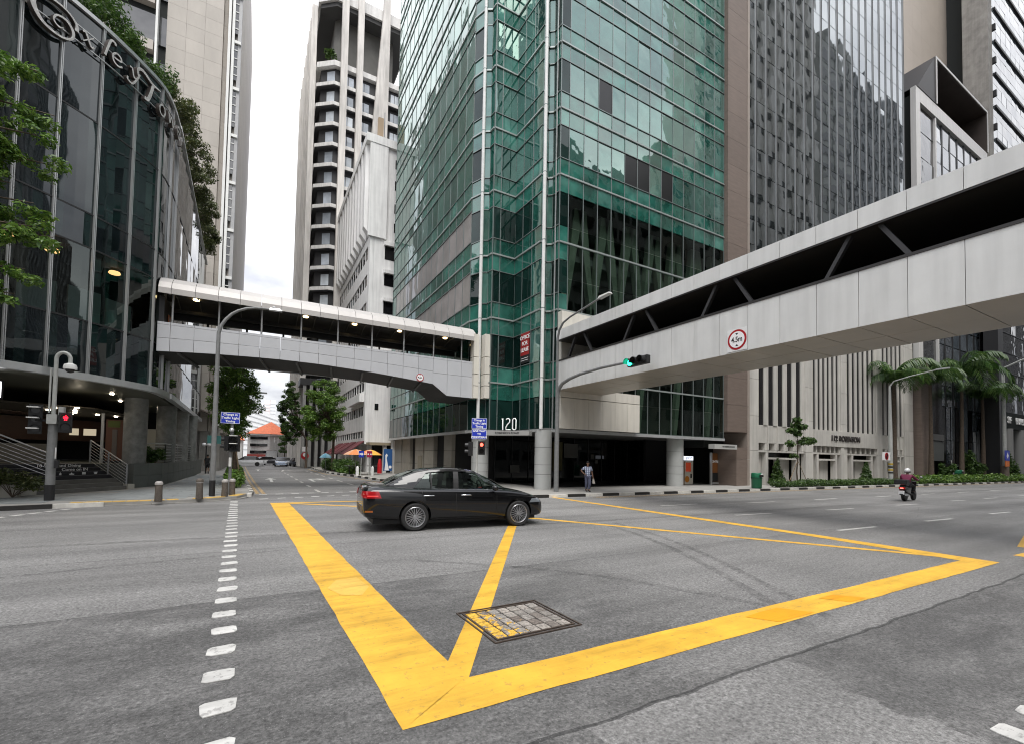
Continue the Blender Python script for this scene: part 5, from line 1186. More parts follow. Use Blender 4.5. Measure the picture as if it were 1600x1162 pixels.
for k in range(16):
    z = 3+3.9*k
    pbox('dark_window', M_dg, gd, -11.5, -7.62, 46.05, 46.2, z+.9, z+3.3); pbox('pale_ledge', M_gp, gd, -11.5, -8.4, 45.6, 46.2, z, z+.8)
pbox('wing', M_core, gd, -14, -7.55, 46.25, 60, .1, 62); pbox('white_fin', M_white, gd, -8.25, -8.1, 45.3, 45.9, 4, 62)
pbox('street_shop', M_conc, gd, -4.2, -3.55, 46.0, 60, .1, 3.9); MB().hexa([(-4.3, 44, 5.2), (-2.9, 44, 4.6), (-2.9, 60, 4.6), (-4.3, 60, 5.2), (-4.3, 44, 5.3), (-2.9, 44, 4.7), (-2.9, 60, 4.7), (-4.3, 60, 5.3)]).build('canopy', mat('brown_canopy', (.16, .13, .11), .6), gd)

# ------------------------------------------------------------------ balconied tower with concrete fins
ax = thing('apartment_tower', 'tall concrete finned tower with dark stepped balconies beyond the white block', 'tower', (9, 66, 0))
M_fin = mat('weathered_fin_concrete', (.72, .69, .65), .75, var=.06, noise=.22, nscale=.6, nstretch=(1, 1, .35), stain=.2)
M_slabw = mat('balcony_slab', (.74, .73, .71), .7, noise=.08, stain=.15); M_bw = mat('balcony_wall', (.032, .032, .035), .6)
M_win = glass('sky_pale_window', [(.50, .55, .62), (.34, .38, .43), (.6, .65, .7)], ior=1.7, wave=.15, spread=.2)  # pale base colours stand in for sky mirrored in the panes
AXF = 62.0
prof_ = [(5.3, 63.6), (7.3, AXF), (17.5, AXF), (17.5, 80), (5.3, 80)]
wallp = shrink(prof_, .55)
for k in range(17):
    z = 6.5+2.72*k
    MB().prism(prof_, z, z+.46).build('balcony_slab', M_slabw, ax); MB().prism(shrink(prof_, .06), z-.12, z-.004).build('balcony_soffit_shade', M_bw, ax)  # dark sheet under each slab paints in the shade of its underside
    for i in range(4):
        x = 8.6+2.05*i; pbox('window', M_win, ax, x, x+1.2, AXF+.46, AXF+.53, z+.62, z+2.0); pbox('window_bar', M_dark, ax, x+.48, x+.54, AXF+.42, AXF+.455, z+.62, z+2.0)
    p0, p1 = Vector((6.35, 63.55, 0)), Vector((7.75, 62.45, 0)); u = (p1-p0).normalized(); n_ = Vector((u.y, -u.x, 0))
    MB().obox((p0+p1)/2+n_*.05+Vector((0, 0, z+1.5)), u*.55, n_*.04, Vector((0, 0, .72))).build('window', M_win, ax); 
MB().prism(wallp, .1, 52.5).build('wall', M_bw, ax)
MB().prism(prof_, 52.6, 53.3).build('roof_terrace', M_slabw, ax)
MB().prism(shrink(prof_, 2.2), 53.31, 61.5).build('crown_wall', mat('grey_crown_wall', (.15, .147, .135), .7, noise=.2, nscale=.5), ax); MB().prism(prof_, 61.5, 63.0).build('crown_slab', M_slabw, ax)
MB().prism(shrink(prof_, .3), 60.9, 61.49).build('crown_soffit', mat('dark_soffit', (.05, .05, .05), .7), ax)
for k in range(9):
    y = 64.2+1.85*k; pbox('side_fin', M_fin, ax, 4.55-.04*k, 5.25, y, y+.75, .1, 61.5-.35*k)
def fin(x0, x1, w=.85, z0=.1, z1=66.5, y=AXF-.75): MB().hexa([(x0, y, z0), (x0+w, y, z0), (x0+w, y+.7, z0), (x0, y+.7, z0), (x1, y, z1), (x1+w, y, z1), (x1+w, y+.7, z1), (x1, y+.7, z1)]).build('front_fin', M_fin, ax)
fin(8.0, 8.0, .8); fin(10.05, 10.0, .75); fin(11.2, 13.25, .95, 30, 62.0); fin(13.1, 13.25, .95, .1, 64.5, AXF-.72); fin(15.6, 15.9, .8)
pbox('base_cap', M_dark, ax, 4.4, 9.5, 60.8, 64, 10.2, 11.0)
for k in range(5): pbox('base_fin', mat('grey_base_fin', (.24, .24, .23), .6, noise=.15), ax, 4.75+.75*k, 5.1+.75*k, 60.9-.12*k, 61.6, .1, 10.2)
for i in range(3): MB().ball((9.0+2.1*i, AXF+1.0, 53.7), .45, 8, (1, .8, .9)).build('planter_box', M_conc, ax)

# ------------------------------------------------------------------ white ribbed office block
wb = thing('office_block', 'white ribbed office block with strip windows and maroon awnings on the side street', 'building', (10, 52, 0))
M_wb = mat('white_render', (.82, .815, .80), .65, noise=.07, nscale=1, stain=.16)
M_dw = glass('dark_strip_window', [(.012, .012, .013), (.02, .02, .02), (.008, .008, .009)], ior=1.5, wave=.2, spread=.4)
WX, WY0, WY1, WT = 8.75, 43.6, 66.0, 32.0
pbox('wall', M_wb, wb, WX+.35, 17, WY0+.3, WY1, .1, WT)
wz = [(3.35, 4.0), (5.45, 6.4), (7.8, 8.8), (10.2, 11.35), (12.7, 13.9), (15.25, 16.4), (17.95, 19.1), (20.5, 21.8)]
prev = 2.75
for (z0, z1) in wz+[(22.6, 22.6)]:
    pbox('spandrel', M_wb, wb, WX, WX+.34, WY0, WY1, prev, z0)
    if z1 > z0:
        pbox('strip_glazing', M_dw, wb, WX+.08, WX+.12, WY0+.9, WY1-.5, z0, z1)
        for i in range(17): pbox('window_post', M_wb, wb, WX+.045, WX+.10, WY0+.9+1.3*i, WY0+1.12+1.3*i, z0, z1)
        pbox('corner_wall', M_wb, wb, WX, WX+.34, WY0, WY0+.88, z0, z1)
    prev = z1
pbox('end_wall', M_wb, wb, WX+.35, 17, WY0, WY0+.28, 2.75, WT-.5)
for (z0, z1) in wz[3:]: pbox('end_window', M_dw, wb, 10.15, 12.4, WY0-.03, WY0+.04, z0, z1); 
for z in (23.3, 25.2, 27.5, 29.6): pbox('end_window', M_dw, wb, 10.95, 12.4, WY0-.03, WY0+.04, z, z+.9)
for (z0, z1) in wz[3:]: pbox('window_hood', M_wb, wb, 10.05, 12.4, WY0-.3, WY0-.035, z1, z1+.35)
pbox('small_window', M_dw, wb, 9.6, 9.95, WY0-.03, WY0-.003, 6.0, 6.6)
for i in range(13):
    y = WY0+.15+1.66*i
    MB().hexa([(WX-.55, y+.30, 23.4), (WX+.3, y+.12, 22.3), (WX+.3, y+1.12, 22.3), (WX-.55, y+.95, 23.4), (WX-.55, y+.30, 31.4), (WX+.3, y+.12, 31.4), (WX+.3, y+1.12, 31.4), (WX-.55, y+.95, 31.4)]).build('rib', M_wb, wb)
pbox('rib_gap_shade', M_slot, wb, WX-.02, WX-.004, WY0+.9, WY1, 22.65, 31.4); MB().hexa([(WX-.25, WY0-.2, 22.4), (10.2, WY0-.2, 22.4), (10.2, WY0, 22.4), (WX-.25, WY0+.12, 22.4), (WX-.25, WY0-.2, 31.5), (10.2, WY0-.2, 31.5), (10.2, WY0, 31.5), (WX-.25, WY0+.12, 31.5)]).build('corner_rib', M_wb, wb)  # dark sheet between the ribs paints in the shade of the gaps
pbox('roof_edge', M_wb, wb, WX-.6, 11, WY0-.25, WY1, 31.42, 32.2); MB().cyl((10, 44.5, 32.2), (10, 44.5, 35.5), .04, seg=6).build('mast', M_steel, wb); pbox('roof_box', mat('timber_box', (.4, .3, .2), .7), wb, 9.3, 9.8, 44, 44.4, 32.2, 34.5)
pbox('hood', M_wb, wb, WX-.45, WX-.01, 44.2, 50.5, 6.75, 7.55)
pbox('blind', mat('yellow_blind', (.35, .25, .02), .6), wb, WX+.2, WX+.27, 44.8, 46.6, 3.37, 3.98)
pbox('street_void', M_void, wb, 9.6, 17, 43.0, 43.2, .1, 2.75); pbox('street_void', M_void, wb, 9.5, 9.7, 43.3, WY1, .1, 2.75)
M_awn = mat('maroon_awning', (.13, .03, .035), .7, noise=.15, nscale=2)
for i, y in enumerate((43.6, 47.5, 51.4, 55.3)):
    MB().hexa([(WX-1.75, y, 1.75), (WX-.02, y, 2.95), (WX-.02, y+3.0, 2.95), (WX-1.75, y+3.0, 1.75), (WX-1.75, y, 1.82), (WX-.02, y, 3.05), (WX-.02, y+3.0, 3.05), (WX-1.75, y+3.0, 1.82)]).build('awning', M_awn, wb)
pbox('corner_pier', M_white, wb, 10.2, 10.5, 42.2, 42.6, .1, 2.9); pbox('slab_edge', mat('tan_soffit', (.3, .25, .17), .6), wb, 8.9, 12.5, 42.0, 43.55, 2.65, 2.9)
# blue poster, red figure sign
po = thing('poster', 'blue poster with white bird-like shape on the pillar by the white block', 'poster', (10.55, 41.1, 1.2))
pbox('sheet', mat('poster_blue', (.02, .09, .26), .5), po, 9.85, 10.62, 40.6, 40.63, .35, 2.3)
MB().poly([(9.95, 40.59, .4), (10.35, 40.59, .4), (10.22, 40.59, 1.0), (10.12, 40.59, 1.5), (10.22, 40.59, 1.75), (10.1, 40.59, 1.9), (10.0, 40.59, 1.75), (10.02, 40.59, 1.1)]).build('print', M_sw, po); MB().cyl((10.45, 40.595, .7), (10.45, 40.585, .7), .13, seg=16).build('print', M_sw, po)

# ------------------------------------------------------------------ far end of the street
hs = thing('house', 'pale three-storey shophouse with orange tiled hip roof closing the side street', 'house', (1.5, 92, 0))
M_hs = mat('shophouse_wall', (.50, .49, .47), .7, noise=.1, stain=.15); M_roof = mat('orange_roof_tile', (.55, .13, .045), .7, noise=.25, nscale=3)
MB().prism([(-1.4, 90.5), (2.0, 90), (5.2, 91.5), (5.2, 100), (-1.4, 100)], .05, 5.0).build('wall', M_hs, hs)
for z in (1.7, 2.9, 4.1): pbox('strip_window', M_dw, hs, -1.0, 1.9, 90.05, 90.45, z, z+.45)
for i in range(4): pbox('window', M_white, hs, 2.5+.6*i, 2.75+.6*i, 90.3+.28*i, 90.5+.28*i, 3.6, 4.5)
MB().prism([(-1.5, 90.2), (2.0, 89.7), (5.4, 91.2), (5.4, 100), (-1.5, 100)], 4.8, 5.05).build('cornice', M_white, hs)
rb = MB(); q = [(-1.7, 90, 5.06), (2.05, 89.5, 5.06), (5.6, 91, 5.06), (5.6, 100, 5.06), (-1.7, 100, 5.06)]; tp = (2.2, 93, 7.4)
for a, b in zip(q, q[1:]+q[:1]): rb.poly([a, b, tp])
rb.build('roof', M_roof, hs); pbox('shop_awning', mat('red_shop_awning', (.30, .05, .04), .6), hs, -1.4, 2.2, 89.0, 90, 1.05, 1.5)
h2 = thing('house', 'small house with orange roof peeking between street tree and shophouse', 'house', (-4, 96, 0)); pbox('wall', M_hs, h2, -6, -2.2, 95, 100, .05, 4.0); MB().hexa([(-6.2, 94.6, 4.0), (-1.9, 94.6, 4.0), (-1.9, 100, 4.0), (-6.2, 100, 4.0), (-5.2, 97, 5.6), (-3, 97, 5.6), (-3, 98, 5.6), (-5.2, 98, 5.6)]).build('roof', M_roof, h2)
h3 = thing('house', 'grey shophouse with red door and orange roof behind dark street tree', 'house', (6, 86, 0)); pbox('wall', mat('grey_shop_wall', (.12, .12, .12), .6), h3, 5.0, 9.5, 84, 92, .05, 4.6); pbox('door', mat('red_door', (.4, .04, .02), .5), h3, 5.9, 6.9, 83.95, 83.99, .1, 2.2); pbox('wall', M_white, h3, 5.4, 9.5, 84.5, 92, 4.6, 5.9)
for i in range(3): pbox('window', M_white, h3, 5.5+.7*i, 5.8+.7*i, 83.94, 83.99, 3.1, 4.2)
MB().hexa([(5.0, 84, 5.9), (9.9, 84, 5.9), (9.9, 92, 5.9), (5.0, 92, 5.9), (6, 88, 7.6), (9, 88, 7.6), (9, 88.5, 7.6), (6, 88.5, 7.6)]).build('roof', M_roof, h3)
M_far = mat('far_pale_wall', (.72, .73, .74), .8); M_farp = mat('far_pale_pink', (.70, .62, .60), .8)
fa = thing('apartment_block', 'pale long apartment slab far beyond the orange roof', 'building', (0, 190, 0)); MB().hexa([(-6, 190, 0), (6.9, 190, 0), (6.9, 200, 0), (-6, 200, 0), (-6, 190, 20), (6.9, 190, 15), (6.9, 200, 15), (-6, 200, 20)]).build('wall', M_far, fa)
for k in range(9): MB().bar((-6, 189.9, 3+1.9*k), (6.8, 189.9, 3+1.35*k), .1, .35).build('window_band', mat('far_grey', (.55, .56, .58), .8), fa)
fb_ = thing('apartment_block', 'thin pale tower with pinkish bands on the far skyline', 'building', (4, 205, 0)); pbox('wall', M_far, fb_, 2.2, 6.2, 205, 210, 0, 23)
for k in range(14): pbox('band', M_farp, fb_, 2.25+.05*(k % 2), 4.0, 204.9, 204.98, 4+1.3*k, 4.5+1.3*k); pbox('band', mat('far_grey', (.55, .56, .58), .8), fb_, 4.3, 6.1, 204.9, 204.98, 4.3+1.3*k, 4.6+1.3*k)
pbox('lift_shaft', M_farp, fb_, 4.05, 4.25, 204.85, 204.98, 0, 23)
# row across the junction behind the camera's left, seen in the mirror glass
def block(name, label, x0, x1, y0, y1, h, m_w, m_g, fh=3.4, bayw=2.4, vert=False, floors=True):
    """a tower facing +Y onto the main road, seen reflected in the glass opposite"""
    t = thing(name, label, 'tower', ((x0+x1)/2, y1, 0)); pbox('wall', m_w, t, x0, x1, y0, y1, 0, h)
    if floors:
        for k in range(int(h/fh)): pbox('window_band', m_g, t, x0+.5, x1-.5, y1+.02, y1+.08, fh*k+1.3, fh*k+2.9)
    for i in range(int((x1-x0)/bayw)+1): pbox('wall_rib', m_w, t, x0+bayw*i, x0+bayw*i+(.9 if vert else .45), y1+.081, y1+(.7 if vert else .25), 0, h)
    return t
block('office_tower', 'low grey block on the near side of the main road, mirrored in green glass', 26, 56, -34, -13, 46, mat('grey_block_wall', (.30, .30, .29), .7, noise=.1), M_dw)
block('office_tower', 'step-topped grey block beside the low one, mirrored in green glass', 56.5, 62.8, -34, -13, 53, mat('tan_block_wall', (.36, .33, .29), .7, noise=.1), M_dw)
block('office_tower', 'dark ribbed tower mirrored in the grey mirror tower', 63.5, 101.5, -18, -12, 125, mat('dark_rib_wall', (.64, .63, .60), .6, noise=.2, nscale=.2), M_dw, 4.5, 3.2, True)
block('office_tower', 'grid-windowed block mirrored in the grey mirror tower', 103.5, 117, -20, -12, 95, mat('grid_block_wall', (.36, .37, .355), .7), M_dw, 3.4, 5.2)
block('office_tower', 'glass block past the grid-windowed one, mirrored in the mirror tower', 117.3, 146, -40, -13, 94, mat('blue_grey_wall', (.16, .17, .18), .4), M_dw, 3.4, 2.4)
block('office_tower', 'grey block behind the viewer, right side, mirrored in the car and the zigzag corner', 10, 25.5, -34, -13, 40, mat('mid_grey_wall', (.20, .20, .195), .7, noise=.1), M_dw)
block('office_tower', 'long stone block behind the viewer, left side, mirrored in the curved dark glass', -48, -9, -36, -12, 44, mat('brown_grey_wall', (.20, .185, .165), .7, noise=.1), M_dw, 3.4, 3.2, True)
block('office_tower', 'long dark block out of view, added to hide mirrored sky at the far right', 147, 235, -34, -13, 62, mat('dark_grey_wall', (.13, .13, .13), .6), M_dw, 3.4, 2.8)  # added to block the sky mirrored in the far right glass
# ------------------------------------------------------------------ poles, signals, lamps, signs, bollards, bins
M_gpole = mat('grey_pole_paint', (.20, .205, .205), .5, noise=.2, nscale=5, stain=.15)
M_ppole = mat('pale_pole_paint', (.42, .43, .41), .45, noise=.12, nscale=5)
M_sigblk = mat('signal_black', (.010, .010, .011), .45)
M_lens = mat('dark_lens', (.02, .02, .02), .15); M_redl = lamp('red_signal_glow', (1, .004, .012), 5); M_grn = lamp('green_signal_glow', (.02, 1, .55), 7)
M_rlens = mat('unlit_red_lens', (.10, .006, .006), .2)
def sig_head(t, c, face, n_, lit=None, sc=1.0, man=False, hand=False, visor_m=None, name='signal_head'):
    """vertical signal head: case, hoods and lenses; face is the direction it shines"""
    f = Vector(face).normalized(); s_ = f.cross(Vector((0, 0, 1))); c = Vector(c); h = .30*sc
    case = MB().obox(c, s_*.16*sc, f*.09*sc, Vector((0, 0, h*n_/2+.02))).build(name, M_sigblk, t, bevel=.012)
    for k in range(n_):
        p = c+Vector((0, 0, h*((n_-1)/2-k)))
        on = lit == k
        ln = MB().cyl(p+f*.092*sc, p+f*.105*sc, .105*sc, seg=20).build('lens', (M_grn if n_ == 3 and k == 2 else M_redl) if on and not (man or hand) else M_lens, case)
        if on and man:
            q = p+f*.112*sc; mb = MB().ball(q+Vector((0, 0, .062*sc)), .018*sc, 8); mb.obox(q+Vector((0, 0, .012*sc)), s_*.036*sc, f*.003, Vector((0, 0, .03*sc)))
            for sg in (-1, 1): mb.obox(q+s_*sg*.02*sc+Vector((0, 0, -.052*sc)), s_*.011*sc, f*.003, Vector((0, 0, .036*sc))); mb.obox(q+s_*sg*.044*sc+Vector((0, 0, .008*sc)), s_*.008*sc, f*.003, Vector((0, 0, .03*sc)))
            mb.build('red_man', M_redl, case)
        if on and hand: MB().ball(p+f*.11*sc, .08*sc, 10, (1, 1, 1.1)).build('red_hand', lamp('hand_glow', (1, .08, .05), 3), case)
        vb = MB(); R_ = .125*sc
        pts = [(math.cos(a), math.sin(a)) for a in [PI*(-.12+1.24*i/10) for i in range(11)]]
        for (a, b), (a2, b2) in zip(pts[:-1], pts[1:]):
            P0, P1 = p+s_*a*R_+Vector((0, 0, b*R_)), p+s_*a2*R_+Vector((0, 0, b2*R_))
            vb.quad(P0+f*.09*sc, P1+f*.09*sc, P1+f*(.26*sc), P0+f*(.26*sc)); 
        vb.build('hood', visor_m or M_sigblk, case)
    return case
def signplate(t, c, face, w, h, lines, size, m_=None, edge=True):
    f = Vector(face).normalized(); s_ = Vector((0, 0, 1)).cross(f); c = Vector(c)
    b = MB().obox(c, s_*w/2, f*.012, Vector((0, 0, h/2))).build('sign_plate', m_ or M_blue, t)
    if edge:
        mb = MB()
        for k in (-1, 1): mb.obox(c+f*.0135+Vector((0, 0, k*(h/2-.012))), s_*(w/2-.004), f*.002, Vector((0, 0, .006))); mb.obox(c+f*.0135+s_*k*(w/2-.012), s_*.006, f*.002, Vector((0, 0, h/2-.02)))
        stuff(mb.build('border', M_sw, b))
    for i, s2 in enumerate(lines): text('lettering', s2, size, M_sw, b, c+f*.016+Vector((0, 0, (len(lines)-1)*size*.56-i*size*1.12)), s_, (0, 0, 1), .002, bold=.003)
    return b
toC = lambda x, y: Vector((-x, -y, 0)).normalized()
# 1 camera pole with pedestrian signal, far left
t = thing('signal_pole', 'grey crossing pole with hooked dome camera and red man signal at the left corner', 'signal pole', (-5.68, 19.72, .115))
MB().sweep([(-5.68, 19.72, .115), (-5.68, 19.72, .62)], .125, 16).build('base', M_black, t, smooth=40)
MB().sweep([(-5.68, 19.72, .62), (-5.68, 19.72, 2.85)], [.12, .115], 16).build('shaft', M_gpole, t, smooth=40)
MB().sweep([(-5.68, 19.72, 2.7), (-5.68, 19.72, 4.45)]+[(-5.68+.17-.17*math.cos(a), 19.72, 4.62+.22*math.sin(a)) for a in [PI*i/10 for i in range(0, 10)]]+[(-5.345, 19.72, 4.5)], .055, 12).build('hook', M_ppole, t, smooth=50)
MB().sweep([(-5.78, 19.68, 2.9), (-5.78, 19.68, 4.3)], .025, 8).build('conduit', M_ppole, t, smooth=50)
MB().lathe((-5.345, 19.72, 4.52), [(.05, 0), (.15, -.05), (.17, -.12), (.17, -.2)], 20).build('camera_housing', M_white, t, smooth=40); MB().ball((-5.345, 19.72, 4.30), .12, 14, (1, 1, .8)).build('camera_dome', M_lens, t, smooth=True)
pbox('control_box', M_ppole, t, -5.80, -5.56, 19.56, 19.9, 2.55, 2.85); pbox('control_box', M_ppole, t, -5.54, -5.42, 19.6, 19.8, 2.85, 3.1); pbox('push_button', M_black, t, -5.56, -5.46, 19.55, 19.65, 1.15, 1.4)
sig_head(t, (-5.37, 19.64, 2.60), toC(-5.37, 19.6), 2, lit=0, sc=1.0, man=True)
h_ = sig_head(t, (-6.12, 19.8, 2.68), (.28, -.96, 0), 3, sc=.98)
M_vl = lamp('visor_highlight_white', (.9, .93, 1), .7)
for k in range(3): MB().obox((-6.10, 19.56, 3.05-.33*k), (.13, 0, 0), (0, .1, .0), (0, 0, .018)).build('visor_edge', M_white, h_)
pbox('signal_arm', M_sigblk, t, -6.1, -5.4, 19.7, 19.76, 2.62, 2.68)
pbox('notice', M_white, t, -5.57, -5.55, 19.6, 19.66, 1.45, 1.8)
# 2 tall curved street lamp, left corner
t = thing('street_lamp', 'tall grey curved street lamp with black base by the bollards, left corner', 'street lamp', (-1.39, 20.12, .115))
MB().sweep([(-1.39, 20.12, .115), (-1.39, 20.12, .70)], .098, 14).build('base', M_black, t, smooth=40)
MB().sweep([(-1.39, 20.12, .70), (-1.39, 20.12, 3), (-1.38, 20.12, 6.2), (-1.30, 20.12, 6.5), (-1.17, 20.12, 6.74), (-.98, 20.12, 6.98), (-.78, 20.12, 7.14), (-.5, 20.12, 7.28), (-.2, 20.12, 7.35), (.3, 20.12, 7.38)], [.092, .085, .065, .06, .058, .055, .052, .05, .05, .045], 12).build('shaft', M_gpole, t, smooth=50)
MB().hexa([(.26, 20.02, 7.34), (.72, 20.0, 7.36), (.72, 20.24, 7.36), (.26, 20.22, 7.34), (.28, 20.07, 7.43), (.62, 20.06, 7.45), (.62, 20.18, 7.45), (.28, 20.17, 7.43)]).ball((.42, 20.12, 7.45), .08, 10, (1, 1, .8)).build('lantern', M_alu, t)
M_tg = mat('teal_sign_back', (.008, .07, .065), .5)
for (a, b) in ((-1.60, -1.44), (-1.34, -1.17)): pbox('name_plate', M_tg, t, a, b, 20.1, 20.16, 2.06, 2.36)
# 3 crossing signal with timing sign, left kerb
t = thing('signal_pole', 'traffic signal with blue timing sign on top beside the street tree, left kerb', 'signal pole', (-.88, 20.86, .115))
MB().sweep([(-.88, 20.86, .115), (-.86, 20.86, 2.9)], .055, 12).build('shaft', M_gpole, t, smooth=40)
signplate(t, (-.93, 20.78, 3.09), toC(-.93, 20.78), .64, .44, ('Change in', 'Traffic Light', 'Timing'), .118)
h3_ = sig_head(t, (-.74, 20.72, 2.1), (-.25, -.97, 0), 2, sc=1.0)
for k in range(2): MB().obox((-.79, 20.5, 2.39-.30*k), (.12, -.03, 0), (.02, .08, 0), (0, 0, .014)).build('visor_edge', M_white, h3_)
h3_; sig_head(t, (-.98, 20.9, 2.1), (-.9, .4, 0), 2, sc=.9)
pbox('push_button', M_white, t, -.93, -.84, 20.74, 20.80, 1.2, 1.55); MB().ball((-.87, 20.8, 2.62), .09, 10).build('sensor', M_alu, t)
# 4 bollards
M_bol = mat('granite_bollard', (.105, .088, .072), .75, noise=.35, nscale=14, bump=.15); M_bcap = mat('bollard_cap', (.36, .34, .32), .45, noise=.15)
for i, (x, y, lab, cap, h) in enumerate(((-2.72, 18.42, 'stone bollard standing alone at the kerb in front of the planter wall', 1, .62), (-1.67, 18.95, 'brown stone bollard with a narrow top band, second from the left', 0, .68), (-.97, 19.75, 'stone bollard with pale cap beside the lamp post base', 1, .6), (-.77, 20.5, 'stone bollard at the foot of the timing sign signal', 1, .58))):
    t = thing('bollard', lab, 'bollard', (x, y, .115), 0, 'stone bollards on the left corner kerb')
    MB().lathe((0, 0, 0), [(.105, 0), (.11, .02), (.10, h*.5), (.10, h*.88)], 20).build('post', M_bol, t, local=True, smooth=40)
    MB().lathe((0, 0, h*.88), [(.112, 0), (.112, .05), (.095, .09), (.05, .115)], 20).build('cap', M_bcap if cap else M_bol, t, local=True, smooth=40)
    if not cap: MB().lathe((0, 0, h*.82), [(.104, 0), (.104, .03)], 20).build('band', M_bcap, t, local=True)
# 5 twin blue signs, right corner
t = thing('signal_pole', 'slim signal pole with two stacked blue signs and a red hand light, right corner', 'signal pole', (8.6, 18.43, .118))
MB().sweep([(8.6, 18.43, .118), (8.6, 18.43, 3.5)], .05, 12).build('shaft', M_ppole, t, smooth=40); MB().sweep([(8.58, 18.43, .118), (8.58, 18.43, 1.2)], .075, 12).build('base', M_ppole, t, smooth=40)
f5 = toC(8.6, 18.4)
signplate(t, (8.645, 18.33, 3.24), f5, .68, .46, ('Change in', 'Traffic Light', 'Timing'), .125); signplate(t, (8.645, 18.33, 2.76), f5, .66, .44, ('GIVE WAY', 'TO', 'PEDESTRIAN'), .122)
sig_head(t, (8.78, 18.33, 2.15), f5, 2, lit=0, sc=.95, hand=True); sig_head(t, (8.32, 18.5, 2.1), (-.85, .5, 0), 2, sc=.95)
# 6 overhead signal on a curved mast arm
t = thing('traffic_light', 'horizontal traffic light showing green on a curved mast arm before the straight footbridge', 'traffic light', (12.85, 18.3, .118))
MB().sweep([(12.85, 18.3, .118), (12.85, 18.3, 2), (12.85, 18.3, 4.85), (12.85, 18.2, 5.15), (12.85, 17.9, 5.38), (12.85, 17.3, 5.53), (12.85, 16.5, 5.62), (12.85, 15, 5.66), (12.85, 13.35, 5.62)], [.115, .11, .10, .095, .088, .08, .07, .06, .05], 12).build('mast', M_gpole, t, smooth=50)
hs_ = MB().obox((12.85, 12.88, 5.56), (.1, 0, 0), (0, .52, 0), (0, 0, .165)).build('signal_head', M_sigblk, t, bevel=.03)
for k in range(3):
    y = 13.24-.35*k; MB().cyl((12.745, y, 5.55), (12.72, y, 5.55), .115, seg=20).build('lens', M_grn if k == 0 else M_lens, hs_)
    vb = MB(); pts = [(math.cos(a), math.sin(a)) for a in [PI*(-.12+1.24*i/10) for i in range(11)]]
    for (a, b), (a2, b2) in zip(pts[:-1], pts[1:]): vb.quad((12.75, y+a*.15, 5.55+b*.15), (12.75, y+a2*.15, 5.55+b2*.15), (12.52, y+a2*.15, 5.55+b2*.15), (12.52, y+a*.15, 5.55+b*.15))
    vb.build('hood', M_sigblk, hs_)
MB().ball((12.72, 12.44, 5.56), .05, 8).build('sensor', M_white, hs_)
# 7 right street lamp behind it
t = thing('street_lamp', 'dark slender street lamp with flat pale lantern in front of the green tower', 'street lamp', (12.98, 18.55, .118))
MB().sweep([(12.98, 18.55, .118), (12.98, 18.55, 7.7), (12.97, 18.4, 8.1), (12.95, 18.05, 8.38), (12.9, 17.4, 8.5), (12.75, 16.0, 8.56), (12.64, 14.9, 8.62)], [.09, .06, .055, .05, .046, .042, .04], 10).build('shaft', M_gpole, t, smooth=50)
MB().hexa([(12.5, 14.25, 8.60), (12.72, 14.25, 8.60), (12.75, 15.0, 8.58), (12.52, 15.0, 8.58), (12.55, 14.3, 8.68), (12.68, 14.3, 8.68), (12.7, 14.95, 8.7), (12.57, 14.95, 8.7)]).build('lantern', M_ppole, t)
# 8 right lamp with no-turn sign
t = thing('street_lamp', 'pale street lamp with no right turn sign and yellow chevron band, by the palms', 'street lamp', (46.4, 17.6, .118))
MB().sweep([(46.4, 17.6, .118), (46.4, 17.6, 4), (46.4, 17.6, 8.3), (46.4, 17.3, 8.7), (46.4, 16.2, 8.95), (46.4, 14.6, 9.2)], [.17, .15, .08, .05, .045, .04], 10).build('shaft', M_ppole, t, smooth=50); pbox('lantern', M_alu, t, 46.3, 46.5, 13.8, 14.6, 9.18, 9.28)
M_yb = mat('chevron_yellow', (.50, .33, .02), .5)
for k in range(4): MB().cyl((46.4, 17.6, 1.0+.24*k), (46.4, 17.6, 1.12+.24*k), .175, seg=12).build('chevron_band', M_yb if k % 2 else M_black, t)
nt_ = pbox('sign_plate', M_sw, t, 44.5, 45.85, 17.4, 17.44, 2.08, 2.75)
MB().lathe((45.17, 17.39, 2.42), [(.30, 0), (.30, .01), (.24, .011), (.24, 0)], 28, (0, -1, 0)).build('ring', M_red, nt_); MB().bar((44.95, 17.38, 2.62), (45.39, 17.38, 2.22), .02, .06, (1, 0, 1)).build('slash', M_red, nt_)
MB().poly([(45.05, 17.385, 2.24), (45.12, 17.385, 2.24), (45.12, 17.385, 2.45), (45.28, 17.385, 2.45), (45.28, 17.385, 2.40), (45.38, 17.385, 2.49), (45.28, 17.385, 2.58), (45.28, 17.385, 2.53), (45.05, 17.385, 2.53)]).build('arrow', M_txtblk, nt_); MB().bar((45.85, 17.42, 2.5), (46.35, 17.55, 2.5), .05, .05).build('bracket', M_steel, t)
